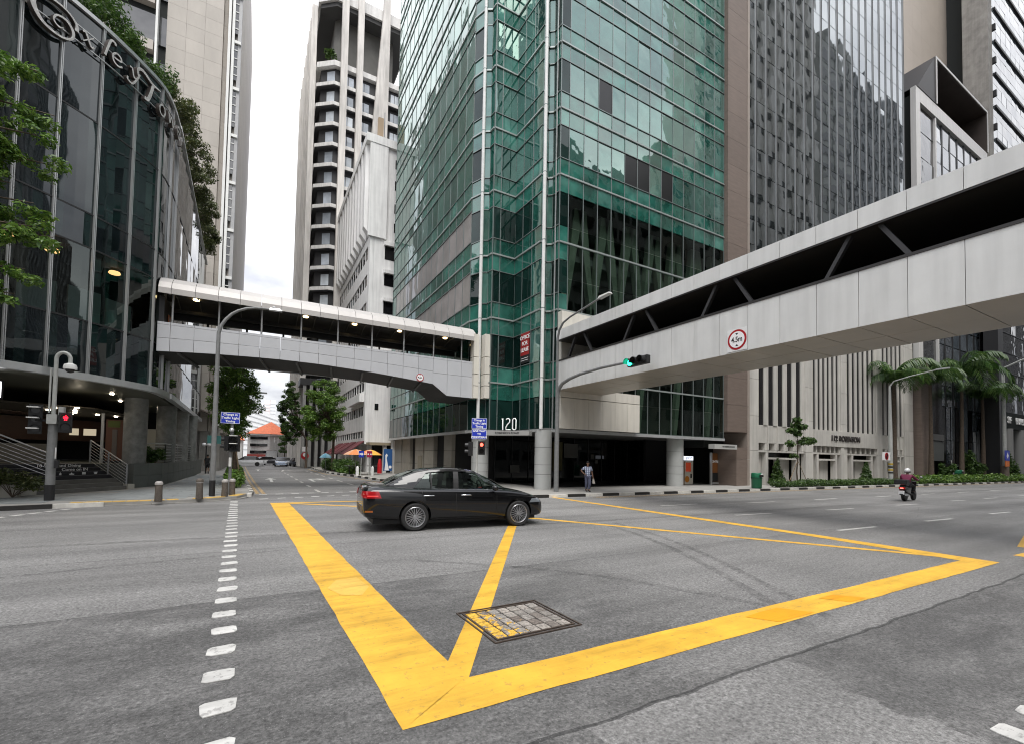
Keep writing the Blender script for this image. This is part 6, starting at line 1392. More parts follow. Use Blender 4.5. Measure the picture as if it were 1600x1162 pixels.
# 9 far right lamp with blue and orange plates
t = thing('street_lamp', 'far grey street lamp with blue arrow and orange plates by the dark lettered building', 'street lamp', (71.6, 16.9, .118))
MB().sweep([(71.6, 16.9, .118), (71.6, 16.9, 8), (71.6, 16.9, 12.5), (71.7, 15.5, 13.2), (72, 12, 13.6)], [.2, .17, .13, .1, .08], 10).build('shaft', M_ppole, t, smooth=50); pbox('lantern', M_alu, t, 71.8, 72.2, 11, 12.2, 13.5, 13.7)
bpn = pbox('sign_plate', M_blue, t, 70.6, 72.0, 16.6, 16.66, 2.4, 3.5); MB().poly([(70.9, 16.59, 2.85), (71.3, 16.59, 3.3), (71.7, 16.59, 2.85), (71.45, 16.59, 2.85), (71.45, 16.59, 2.65), (71.15, 16.59, 2.65), (71.15, 16.59, 2.85)]).build('arrow', M_sw, bpn); pbox('sign_plate', mat('sign_orange', (.65, .16, .02), .5), t, 70.7, 71.9, 16.6, 16.66, 1.75, 2.36); MB().cyl((71.6, 16.9, .118), (71.6, 16.9, 1.8), .34, seg=14).build('planter_sleeve', mat('brown_sleeve', (.14, .11, .09), .8), t)
# 10 litter bins
def bin_(name, x, y, label, sc=1.0):
    t = thing('litter_bin', label, 'litter bin', (x, y, .118), 0, 'green litter bins on the pavement')
    M_gb = mat('bin_green', (.008, .13, .06), .4, noise=.1, nscale=5); M_gbd = mat('bin_dark_green', (.006, .06, .032), .45)
    MB().lathe((0, 0, 0), [(.27*sc, .02), (.29*sc, .05), (.30*sc, .60*sc), (.31*sc, .62*sc)], 20).build('body', M_gb, t, local=True, smooth=40)
    MB().lathe((0, 0, .62*sc), [(.325*sc, 0), (.325*sc, .06*sc)], 20).build('band', M_gbd, t, local=True, smooth=40)
    MB().lathe((0, 0, .68*sc), [(.31*sc, 0), (.31*sc, .22*sc), (.28*sc, .27*sc), (.20*sc, .29*sc)], 20).build('hood', M_gb, t, local=True, smooth=40)
    MB().box(-.16*sc, .16*sc, -.335*sc, -.28*sc, .72*sc, .84*sc).build('slot', M_void, t, local=True); MB().box(-.07*sc, .07*sc, -.335*sc, -.3*sc, .86*sc, .92*sc).build('sticker', M_sw, t, local=True)
bin_('litter_bin', 26.95, 17.0, 'green litter bin at the kerb beside the end of the long hedge'); bin_('litter_bin', 63.2, 18.3, 'dark green litter bin by the leaning pale board', 1.25)
# 11 far street lamp, side street left
t = thing('street_lamp', 'distant thin curved street lamp rising behind the blue timing sign', 'street lamp', (-1.35, 38, .115))
MB().sweep([(-1.35, 38, .115), (-1.35, 38, 4.9), (-1.28, 38, 5.4), (-1.1, 38, 5.8), (-.8, 38, 6.08), (-.4, 38, 6.16), (.1, 38, 6.12)], .05, 8).build('shaft', M_gpole, t, smooth=50); pbox('lantern', M_gpole, t, .1, .55, 37.9, 38.1, 6.1, 6.2)
t = thing('street_lamp', 'black globe style footpath lamp beside the dark planter wall', 'street lamp', (-3.3, 41, .115)); MB().sweep([(-3.3, 41, .115), (-3.3, 41, 2.2)], .04, 8).build('shaft', M_dark, t); MB().ball((-3.45, 41, 2.3), .14, 10).ball((-3.15, 41, 2.3), .14, 10).build('globe', M_sw, t)
# 12 signs, umbrellas, white posts at the cafe
def smallsign(x, y, lab, m_, arrow):
    t = thing('road_sign', lab, 'sign', (x, y, .118)); MB().cyl((x, y, .118), (x, y, 2.05), .03, seg=8).build('post', M_ppole, t)
    p = pbox('sign_plate', m_, t, x-.2, x+.2, y-.05, y-.035, 1.55, 2.05)
    if arrow: MB().poly([(x-.15, y-.055, 1.75), (x+.02, y-.055, 1.75), (x+.02, y-.055, 1.66), (x+.16, y-.055, 1.8), (x+.02, y-.055, 1.94), (x+.02, y-.055, 1.86), (x-.15, y-.055, 1.86)]).build('arrow', M_sw, p)
    else:
        for d in (-.1, .1): MB().cyl((x+d, y-.051, 1.8), (x+d, y-.058, 1.8), .06, seg=12).build('spot', M_sw, p)
smallsign(7.15, 36.6, 'small blue sign with white arrow in front of the cafe umbrellas', M_blue, True); smallsign(7.75, 36.5, 'small crimson sign with two white spots in front of the cafe umbrellas', mat('sign_crimson', (.32, .01, .05), .5), False)
def umbrella(x, y, lab, cols, r=1.0, h=1.75):
    t = thing('umbrella', lab, 'umbrella', (x, y, .118), 0, 'cafe umbrellas outside the white block'); MB().cyl((0, 0, 0), (0, 0, h+.3), .022, seg=8).build('pole', M_ppole, t, local=True); MB().cyl((0, 0, 0), (0, 0, .08), .22, seg=14).build('base', M_conc, t, local=True)
    for k in range(8):
        a, b = 2*PI*k/8, 2*PI*(k+1)/8; mb = MB(); q = [(math.cos(a)*r*f_, math.sin(a)*r*f_, h+.32-.45*f_**1.7) for f_ in (0, .35, .7, 1)]; q2 = [(math.cos(b)*r*f_, math.sin(b)*r*f_, h+.32-.45*f_**1.7) for f_ in (0, .35, .7, 1)]
        for i in range(3): mb.quad(q[i], q[i+1], q2[i+1], q2[i])
        mb.build('panel', mat('umbrella_'+cols[k % len(cols)][0], cols[k % len(cols)][1], .7), t, local=True)
yl, og, pk = ('yellow', (.75, .42, .06)), ('orange', (.65, .22, .07)), ('peach', (.62, .35, .22))
umbrella(7.05, 38.2, 'peach and orange cafe umbrella behind the blue arrow sign', [pk, og]); umbrella(8.25, 38.6, 'yellow and orange cafe umbrella nearest the poster pillar', [yl, og, pk]); umbrella(6.1, 49, 'pale blue cafe umbrella beside the dark street tree', [('pale_blue', (.35, .62, .75)), ('blue', (.2, .5, .68))], .6, 1.4)
for x, y, lab in ((6.95, 36.9, 'white rounded post left of the blue arrow sign'), (8.1, 36.9, 'white rounded post right of the crimson sign')):
    t = tag(MB().lathe((x, y, .118), [(.12, 0), (.12, .55), (.09, .68), (.03, .74)], 14).build('post', M_white, None, smooth=40), lab, 'bollard', 'white posts by the cafe'); t.name = 'bollard'
for (x, y, lab) in ((6.7, 38.9, 'dark cafe table with chairs under the peach umbrella'), (8.6, 39.3, 'dark cafe table with chairs under the yellow umbrella')):
    t = thing('cafe_table', lab, 'table', (x, y, .118)); MB().cyl((0, 0, .68), (0, 0, .72), .45, seg=18).build('top', mat('table_grey', (.2, .2, .19), .5), t, local=True); MB().cyl((0, 0, 0), (0, 0, .68), .04, seg=8).build('leg', M_dark, t, local=True)
fg = thing('fire_extinguisher', 'red standing sign post beside the blue poster pillar', 'sign', (9.6, 40.9, .118)); MB().lathe((9.6, 40.9, .118), [(.2, 0), (.2, .8), (.12, 1.2), (.1, 1.3)], 12).build('body', M_red, fg, smooth=40); fg.name = 'red_post'
t = thing('road_sign', 'far red and white round sign by the grey finned base across the junction', 'sign', (4.9, 57.6, .118)); MB().cyl((4.9, 57.6, .118), (4.9, 57.6, 2.4), .04, seg=8).build('post', M_ppole, t); MB().cyl((4.9, 57.5, 1.5), (4.9, 57.47, 1.5), .42, seg=20).build('sign_plate', M_red, t); MB().cyl((4.9, 57.46, 1.62), (4.9, 57.45, 1.62), .22, seg=16).build('face', M_sw, t); pbox('sign_plate', M_sw, t, 4.6, 5.2, 57.5, 57.54, 2.0, 2.55)
# ------------------------------------------------------------------ black saloon car
from mathutils.bvhtree import BVHTree
def evaluated(name, o):
    dg = bpy.context.evaluated_depsgraph_get(); me = bpy.data.meshes.new_from_object(o.evaluated_get(dg)); me.name = name; return me
def loft(stations, close_ends=True):
    v, f = [], []; n_ = len(stations[0])
    for s_ in stations: v += s_
    for i in range(len(stations)-1):
        for j in range(n_-1): f.append((i*n_+j, (i+1)*n_+j, (i+1)*n_+j+1, i*n_+j+1))
    if close_ends: f.append(tuple(range(n_))); f.append(tuple((len(stations)-1)*n_+j for j in reversed(range(n_))))
    return v, f
def subsurf(v, f, lv):
    me = bpy.data.meshes.new('tmp'); me.from_pydata(v, [], f); o = bpy.data.objects.new('tmp', me); COL.objects.link(o)
    md = o.modifiers.new('s', 'SUBSURF'); md.levels = lv; md.render_levels = lv; return o
M_car = mat('black_car_paint', (.003, .003, .0035), .3, coat=1, spec=.1); M_chrome = mat('chrome', (.75, .76, .78), .12, 1)
M_cg = clear_glass('car_glass', (.30, .36, .33), 1.55, .0); M_tail = mat('tail_light_red', (.24, .005, .008), .1, emit=(1, .02, .02), es=.05); M_rim = mat('machined_rim', (.42, .42, .43), .28, .85); M_rimd = mat('dark_rim', (.05, .05, .052), .35, .6)
M_trim = mat('black_trim', (.008, .008, .008), .55); M_hl = mat('headlight_glass', (.22, .24, .26), .08, .3); M_seat = mat('dark_seat', (.03, .03, .032), .8)
ST = [(.00, .68, .42, .74, .80, .55), (.04, .79, .34, .88, 1.0, .62), (.15, .855, .28, .945, 1.075, .67), (.55, .888, .245, .945, 1.07, .69), (1.0, .895, .22, .93, 1.02, .70), (1.7, .895, .205, .915, .985, .72), (2.6, .895, .205, .90, .96, .74), (3.2, .895, .205, .885, .965, .74), (3.6, .89, .205, .86, .945, .72), (4.05, .875, .21, .80, .87, .68), (4.36, .83, .215, .71, .775, .62), (4.55, .74, .22, .60, .67, .50), (4.64, .60, .26, .50, .57, .38)]
def half(s_):
    x, Wd, zb_, zs, zt, wt = s_; zm = (zb_+zs)/2
    h = [(0, zb_), (.70*Wd, zb_), (.92*Wd, zb_+.03), (.985*Wd, zb_+.12), (1.0*Wd, zm+.02), (.985*Wd, zs-.06), (.955*Wd, zs), (.90*Wd, zs+.045), (wt, zt-.012), (wt*.5, zt+.012), (0, zt+.018)]
    return [(x, -y, z) for (y, z) in h]+[(x, y, z) for (y, z) in reversed(h[1:-1])]
def loftring(stations):
    v, f = [], []; n_ = len(stations[0])
    for s_ in stations: v += s_
    for i in range(len(stations)-1):
        for j in range(n_): f.append((i*n_+j, i*n_+(j+1) % n_, (i+1)*n_+(j+1) % n_, (i+1)*n_+j))
    f.append(tuple(reversed(range(n_)))); f.append(tuple((len(stations)-1)*n_+j for j in range(n_))); return v, f
XR, XF, RW = 1.17, 3.82, .325
bo = subsurf(*loftring([half(s_) for s_ in ST]), 2)
for xw in (XR, XF):
    for sg in (-1, 1):
        c = MB().cyl((xw, sg*.58, RW+.015), (xw, sg*1.2, RW+.015), .372, seg=48).build('cut', M_car); md = bo.modifiers.new('b', 'BOOLEAN'); md.object = c; md.operation = 'DIFFERENCE'; md.solver = 'EXACT'
bme = evaluated('body', bo)
for o in [o for o in S.objects if o.name.startswith(('tmp', 'cut'))]: bpy.data.objects.remove(o)
bme.materials.clear(); bme.materials.append(M_car)
bme.polygons.foreach_set('use_smooth', [True]*len(bme.polygons)); bme.set_sharp_from_angle(angle=math.radians(38))
car = thing('car', 'black four-door saloon car crossing the yellow box, red tail light facing left', 'car', (3.22, 11.05, 0), math.radians(-5.2))
def sub(name, me, parent):
    o = bpy.data.objects.new(name, me); COL.objects.link(o); o.parent = parent; return o
ORG = 1.17
car.location = Vector((3.27, 10.36, 0)) + Matrix.Rotation(car.rotation_euler.z, 3, 'Z') @ Vector((-ORG, .80, 0))
body = sub('body', bme, car)
bvh = BVHTree.FromPolygons([v.co.copy() for v in bme.vertices], [tuple(p.vertices) for p in bme.polygons])
def side_hit(x, z, sg=-1):
    h = bvh.ray_cast(Vector((x, sg*2, z)), Vector((0, -sg, 0)), 3); return h[0]
def patch(name, m_, grid, off, parent, d='side', sg=-1):
    """a thin skin following the body: grid of (x,z) for the side, (y,z) for the rear or front"""
    mb = MB(); R_ = []
    for row in grid:
        r = []
        for (a, z) in row:
            if d == 'side': h = bvh.ray_cast(Vector((a, sg*2, z)), Vector((0, -sg, 0)), 3)
            elif d == 'rear': h = bvh.ray_cast(Vector((-1, a, z)), Vector((1, 0, 0)), 3)
            else: h = bvh.ray_cast(Vector((6, a, z)), Vector((-1, 0, 0)), 3)
            p, n_ = (h[0], h[1]) if h[0] is not None else (Vector((a, sg*.8, z)) if d == 'side' else Vector((.03, a, z)), Vector((0, sg, 0)))
            if d == 'side' and n_.y*sg < 0: n_ = -n_
            r.append(p+n_*off)
        R_.append(r)
    for i in range(len(R_)-1):
        for j in range(len(R_[0])-1):
            q = (R_[i][j], R_[i][j+1], R_[i+1][j+1], R_[i+1][j]); mb.quad(*q)
    return mb.build(name, m_, parent, smooth=True, local=True)
def grid(x0, x1, z0, z1, nx=8, nz=4, sl=0, sr=0): return [[(x0+(x1-x0)*i/nx+sl*(k/nz)*(1-i/nx)+sr*(k/nz)*(i/nx), z0+(z1-z0)*k/nz) for i in range(nx+1)] for k in range(nz+1)]
# greenhouse
GS = [(.50, .66, 1.045, .60, 1.07), (.85, .715, .99, .575, 1.245), (1.2, .74, .96, .56, 1.375), (1.55, .75, .948, .558, 1.435), (1.95, .76, .942, .565, 1.462), (2.35, .765, .938, .57, 1.455), (2.68, .765, .935, .575, 1.41), (3.05, .76, .93, .595, 1.255), (3.42, .748, .925, .65, 1.045), (3.66, .70, .91, .63, .945)]
def lerp_st(x):
    for a, b in zip(GS[:-1], GS[1:]):
        if a[0] <= x <= b[0]: k = (x-a[0])/(b[0]-a[0]); k2 = k; return [a[i]+(b[i]-a[i])*k2 for i in range(5)]
    return GS[0] if x < GS[0][0] else GS[-1]
def sside(x, t_, off=0, sg=-1):
    _, wb_, zb_, wr, zr = lerp_st(x); y = wb_+(wr-wb_)*t_+.028*math.sin(PI*t_)+off; z = zb_+(zr-.035-zb_)*t_+off*.4; return Vector((x, sg*y, z))
def stop_(x, s_, off=0):
    _, wb_, zb_, wr, zr = lerp_st(x); y = wr*(1-s_); return Vector((x, y, zr-.035*(1-min(1, s_))**2*(1 if s_ < 1 else 0)-.035*(1 if False else 0)+off))
def ggrid(fn, us, vs, name, m_, flip=False):
    mb = MB(); P = [[fn(u, v) for v in vs] for u in us]
    for i in range(len(us)-1):
        for j in range(len(vs)-1):
            q = (P[i][j], P[i+1][j], P[i+1][j+1], P[i][j+1]); mb.quad(*(q[::-1] if flip else q))
    return mb.build(name, m_, car, smooth=True, local=True)
lin = lambda a, b, n_: [a+(b-a)*i/n_ for i in range(n_+1)]
def toproof(x, s_, off):           # s from -1 to 1 across
    _, wb_, zb_, wr, zr = lerp_st(x); return Vector((x, -wr*s_*-1, zr-.035*abs(s_)**2.5+off))
SIDEX = lin(1.05, 3.44, 40)
for sg in (-1, 1):
    ggrid(lambda x, t_: sside(x, t_, -.014, sg), SIDEX, lin(.0, 1, 5), 'side_glass', M_cg, flip=sg > 0)
    ggrid(lambda x, t_: sside(x, t_, .010, sg), lin(.50, 1.0, 5), lin(-.08, 1.0, 5), 'rear_pillar', M_car, flip=sg > 0)
    def quarter(x, t_, sg=sg): return sside(1.0+x*.0+ (x)*(.10+.40*t_), t_, .010, sg)
    ggrid(quarter, lin(0, 1, 4), lin(-.08, 1.0, 6), 'rear_pillar', M_car, flip=sg > 0)
    ggrid(lambda u, t_: sside(1.55+u*.035, t_, .009, sg), [0, 1], lin(0, .9, 5), 'quarter_divider', M_trim, flip=sg > 0)
    ggrid(lambda u, t_: sside(2.10+u*.13+.03*t_, t_, .009, sg), [0, 1], lin(-.05, .95, 5), 'centre_pillar', M_trim, flip=sg > 0)
    ggrid(lambda u, v: sside(3.52-.78*v-.075*(1-u)-.02, min(1, .02+.98*v), .011, sg), lin(0, 1, 2), lin(0, 1, 10), 'front_pillar', M_car, flip=sg > 0)
    ggrid(lambda x, t_: sside(x, t_, .012, sg), lin(1.3, 2.85, 12), [.90, .95, 1.0], 'roof_rail', M_car, flip=sg > 0)
    ggrid(lambda x, t_: sside(x, t_, .016, sg), lin(1.0, 3.4, 20), [-.03, .035], 'chrome_strip', M_chrome, flip=sg > 0)
ggrid(lambda x, s_: toproof(x, s_, .010), lin(1.18, 2.74, 14), lin(-1, 1, 8), 'roof', M_car); ggrid(lambda x, s_: toproof(x, s_, .0), lin(.52, 1.2, 8), lin(-.97, .97, 8), 'rear_window', M_cg); ggrid(lambda x, s_: toproof(x, s_, .0), lin(2.72, 3.62, 10), lin(-.97, .97, 8), 'windscreen', M_cg)
for s0, s1 in ((-1.02, -.90), (.90, 1.02)): ggrid(lambda x, s_: toproof(x, s_, .006), lin(.52, 1.2, 6), [s0, s1], 'window_surround', M_car); ggrid(lambda x, s_: toproof(x, s_, .007), lin(2.72, 3.5, 8), [s0, s1], 'windscreen_pillar', M_car)
for x in (1.55, 2.35):
    for y in (-.36, .36): MB().box(x-.06, x+.08, y-.22, y+.22, .6, 1.18).build('seat_back', M_seat, car, local=True, bevel=.05); MB().box(x-.02, x+.06, y-.12, y+.12, 1.19, 1.33).build('headrest', M_seat, car, local=True, bevel=.03)
MB().box(3.0, 3.35, -.66, .66, .75, .97).build('dashboard', M_trim, car, local=True, bevel=.04); MB().sweep([(2.93-.05*math.sin(a), -.36+.17*math.cos(a), 1.0+.16*math.sin(a)) for a in lin(0, 2*PI, 20)], .014, 6).build('steering_wheel', M_trim, car, local=True)
# lights, bumpers, seams, handles, mirror, plates
for sg in (-1, 1):
    patch('tail_light', M_tail, grid(.035, .40, .775, .925, 8, 4, .0, -.06), .010, car, 'side', sg); patch('tail_light', M_tail, [[(sg*y, z) for y in lin(.46, .74, 5)] for z in lin(.78, .92, 4)], .010, car, 'rear')
    patch('tail_lens', mat('tail_bright', (.6, .08, .08), .15, emit=(1, .05, .05), es=.25), grid(.10, .33, .815, .835, 6, 1), .015, car, 'side', sg)
    patch('headlight', M_hl, grid(4.12, 4.50, .60, .70, 8, 3, .08, -.04), .008, car, 'side', sg); patch('rear_reflector', mat('amber_reflector', (.35, .10, .02), .2), grid(.06, .22, .46, .50, 4, 1), .008, car, 'side', sg)
    for x0, x1, z0, z1 in ((2.145, 2.155, .26, .93), (3.20, 3.21, .30, .91), (1.32, 1.33, .62, .93), (2.155, 3.2, .262, .270), (1.45, 2.15, .262, .270)): patch('door_seam', M_trim, grid(x0, x1, z0, z1, 6 if x1-x0 > .1 else 1, 1 if x1-x0 > .1 else 8), .0025, car, 'side', sg)
    for x in (1.36, 2.28):
        p = side_hit(x+.12, .815, sg); MB().sweep([(x, p.y+sg*.002, .815), (x+.04, p.y+sg*.03, .82), (x+.20, p.y+sg*.03, .82), (x+.24, p.y+sg*.002, .815)], .014, 8).build('door_handle', M_chrome, car, local=True, smooth=60)
    patch('sill_trim', M_trim, grid(1.42, 3.28, .225, .29, 12, 2), .006, car, 'side', sg)
    MB().ball((3.12, sg*.965, .985), .1, 14, (.85, 1.0, .72)).build('mirror', M_car, car, local=True, smooth=True); MB().bar((3.16, sg*.86, .95), (3.13, sg*.93, .97), .06, .04).build('mirror_arm', M_trim, car, local=True)
    ar = [(XR+.385*math.cos(a), RW+.015+.385*math.sin(a)) for a in lin(-.15, PI+.15, 22)]
patch('number_plate', mat('plate_yellow_black', (.05, .035, .012), .4), [[(y, z) for y in lin(-.26, .26, 4)] for z in lin(.44, .53, 2)], .012, car, 'rear'); patch('bumper_reflection', mat('painted_brown_reflection', (.10, .065, .03), .35), [[(y, z) for y in lin(-.62, .62, 8)] for z in lin(.40, .58, 3)], .006, car, 'rear')  # brown skin on the rear bumper is a painted reflection
patch('grille', M_trim, [[(y, z) for y in lin(-.4, .4, 6)] for z in lin(.36, .52, 3)], .006, car, 'front')
MB().box(.25, 4.4, -.62, .62, .16, .32).build('underbody', M_trim, car, local=True)
def wheel(x, y, sg, parent):
    w = MB().lathe((x, y, RW), [(.225, -.10), (.295, -.105), (.318, -.085), (RW, -.05), (RW, .05), (.318, .085), (.295, .105), (.225, .10), (.225, -.10)], 40, (0, sg, 0), cap=False).build('wheel', M_rubber, parent, local=True, smooth=35)
    MB().lathe((x, y+sg*.0, RW), [(.215, .02), (.236, .104), (.226, .110), (.205, .085), (.20, -.02)], 40, (0, sg, 0), cap=False).build('rim', M_rim, w, local=True, smooth=40); MB().lathe((x, y, RW), [(.19, -.03), (.19, -.02)], 24, (0, sg, 0)).build('brake_disc', M_rimd, w, local=True)
    f_ = Vector((0, sg, 0))
    for k in range(10):
        a = 2*PI*k/10
        for da in (-.16, .16):
            p0 = Vector((x+.04*math.cos(a), y+sg*.075, RW+.04*math.sin(a))); p1 = Vector((x+.215*math.cos(a+da), y+sg*.094, RW+.215*math.sin(a+da)))
            MB().bar(p0, p1, .016, .018, f_).build('spoke', M_rim if k % 1 == 0 else M_rimd, w, local=True)
    MB().lathe((x, y, RW), [(.055, .06), (.05, .10), (.02, .105)], 16, (0, sg, 0)).build('hub', M_rim, w, local=True)
for xw in (XR, XF):
    for sg in (-1, 1): wheel(xw, sg*.775, sg, car)

# ------------------------------------------------------------------ small far cars at the end of the side street
def far_car(x, y, rz, m_, lab, sc=1.0, van=False):
    t = thing('parked_car', lab, 'car', (x, y, 0), rz, 'cars at the far end of the side street'); t.scale = (sc, sc, sc)
    h = 1.9 if van else 1.42
    v, f = loftring([[(x_, -w, .25), (x_, -w*1.03, .55), (x_, -w*.97, z), (x_, w*.97, z), (x_, w*1.03, .55), (x_, w, .25)] for x_, w, z in ((0, .7, .75), (.15, .84, .9), (1.5, .86, .92), (3.2, .86, .9), (4.1, .82, .78), (4.35, .65, .6))])
    me = bpy.data.meshes.new('body'); me.from_pydata(v, [], f); me.materials.append(m_); sub('body', me, t)
    v, f = loftring([[(x_, -w, .88), (x_, -w*.8, z), (x_, w*.8, z), (x_, w, .88)] for x_, w, z in ((.35, .78, .95), (1.0, .78, h), (2.5, .8, h), (3.3, .78, .93))]); me = bpy.data.meshes.new('cabin'); me.from_pydata(v, [], f); me.materials.append(M_lens); sub('cabin', me, t)
    MB().box(.95, 2.5, -.62, .62, h-.02, h+.03).build('roof', m_, t, local=True)
    for xw in (.85, 3.45):
        for sg in (-1, 1): MB().cyl((xw, sg*.72, .31), (xw, sg*.9, .31), .31, seg=16).build('wheel', M_rubber, t, local=True)
    for sg in (-1, 1): MB().box(4.2, 4.36, sg*.62-.12, sg*.62+.12, .55, .68).build('headlight', M_sw, t, local=True)
M_cwhite = mat('white_car_paint', (.70, .71, .72), .25, coat=1); M_cblue = mat('pale_blue_car_paint', (.38, .46, .60), .25, coat=1)
far_car(.9, 68.5, PI, M_cwhite, 'white car crossing the far junction at the left under the street tree', .9); far_car(2.9, 70, -PI/2, M_cblue, 'pale blue car coming towards us at the far junction', .85); far_car(-.2, 74, PI/2*.2, M_cwhite, 'white car partly hidden behind the white car at far left', .85)
far_car(2.0, 78.5, -PI/2, mat('black_lorry_paint', (.03, .03, .035), .4), 'dark van with white roof behind the pale blue car', 1.1, True); far_car(4.6, 69, -PI/2*.9, mat('dark_car_paint', (.02, .02, .025), .3, coat=1), 'dark car at the right of the far junction', .8); far_car(3.7, 75, -PI/2, mat('silver_car_paint', (.45, .46, .48), .3, .4), 'silver car just behind the pale blue car', .8)
# ------------------------------------------------------------------ motor scooter
mc = thing('motor_scooter', 'black motor scooter with black top box and lit tail light on the main road', 'scooter', (27.25, 9.8, 0), math.radians(4))
for xw, w_ in ((0.0, .13), (1.22, .11)):
    MB().lathe((xw, 0, .27), [(.17, -w_/2), (.25, -w_/2), (.27, 0), (.25, w_/2), (.17, w_/2)], 24, (0, 1, 0)).build('wheel', M_rubber, mc, local=True, smooth=40)
    for k in range(5): MB().bar((xw, 0, .27), (xw+.18*math.cos(k*1.2566), 0, .27+.18*math.sin(k*1.2566)), .03, .03, (0, 1, 0)).build('spoke', M_rimd, mc, local=True)
MB().hexa([(-.25, -.14, .50), (.35, -.15, .32), (.35, .15, .32), (-.25, .14, .50), (-.30, -.12, .72), (.45, -.16, .66), (.45, .16, .66), (-.30, .12, .72)]).build('body', M_car, mc, local=True, bevel=.04); MB().box(.35, .85, -.16, .16, .28, .36).build('footboard', M_trim, mc, local=True, bevel=.02)
MB().hexa([(.82, -.17, .3), (.98, -.15, .35), (.98, .15, .35), (.82, .17, .3), (.98, -.2, .95), (1.08, -.14, .95), (1.08, .14, .95), (.98, .2, .95)]).build('leg_shield', M_car, mc, local=True, bevel=.03); MB().bar((1.22, 0, .27), (1.0, 0, .95), .07, .07).build('fork', M_trim, mc, local=True); MB().ball((1.2, 0, .48), .16, 12, (1.2, .5, .6)).build('mudguard', M_car, mc, local=True, smooth=True)
MB().box(-.22, .5, -.13, .13, .70, .78).build('seat', M_seat, mc, local=True, bevel=.04); MB().sweep([(.9, -.33, .98), (.98, -.2, 1.02), (1.0, 0, 1.0), (.98, .2, 1.02), (.9, .33, .98)], .017, 8).build('handlebar', M_dark, mc, local=True)
for sg in (-1, 1): MB().sweep([(.95, sg*.25, 1.0), (.92, sg*.36, 1.14)], .008, 6).ball((.92, sg*.38, 1.16), .06, 8, (.4, 1, .7)).build('mirror', M_alu if sg < 0 else M_trim, mc, local=True)
MB().box(-.58, -.10, -.24, .24, .80, 1.04).build('top_box', M_black, mc, local=True, bevel=.05); MB().box(-.585, -.095, -.245, .245, .985, 1.0).build('top_box_seam', M_dark, mc, local=True); MB().box(-.36, -.28, -.12, .12, .58, .68).build('tail_light', M_tail, mc, local=True, bevel=.015); MB().box(-.375, -.362, -.06, .06, .61, .65).build('tail_glow', lamp('tail_glow', (1, .08, .06), 4), mc, local=True)
MB().obox((-.40, 0, .42), (.01, 0, .02), (0, .11, 0), (.0, 0, .07)).build('number_plate', M_sw, mc, local=True); MB().bar((-.1, -.17, .28), (-.5, -.2, .34), .09, .1).build('exhaust', M_steel, mc, local=True); MB().bar((-.3, 0, .6), (-.42, 0, .3), .14, .03).build('rear_mudguard', M_trim, mc, local=True)
# ------------------------------------------------------------------ people
M_skin = mat('brown_skin', (.20, .11, .07), .55); M_hair = mat('black_hair', (.008, .007, .007), .6)
def skinned(name, J, E_, m_, parent, root, lv=2):
    """one continuous surface grown around joints J {name: (x,y,z,r)} and bones E_"""
    bm = bmesh.new(); lay = bm.verts.layers.skin.verify(); V = {}
    for k, (x, y, z, r) in J.items():
        v = bm.verts.new((x, y, z)); rr = r if isinstance(r, tuple) else (r, r); v[lay].radius = rr; v[lay].use_root = (k == root); V[k] = v
    for a, b in E_: bm.edges.new((V[a], V[b]))
    me = bpy.data.meshes.new('tmp'); bm.to_mesh(me); bm.free(); o = bpy.data.objects.new('tmp', me); COL.objects.link(o)
    md = o.modifiers.new('k', 'SKIN'); md.use_smooth_shade = True; s_ = o.modifiers.new('s', 'SUBSURF'); s_.levels = lv; s_.render_levels = lv
    me2 = evaluated(name, o); bpy.data.objects.remove(o); me2.materials.clear(); me2.materials.append(m_); me2.polygons.foreach_set('use_smooth', [True]*len(me2.polygons))
    return sub(name, me2, parent)
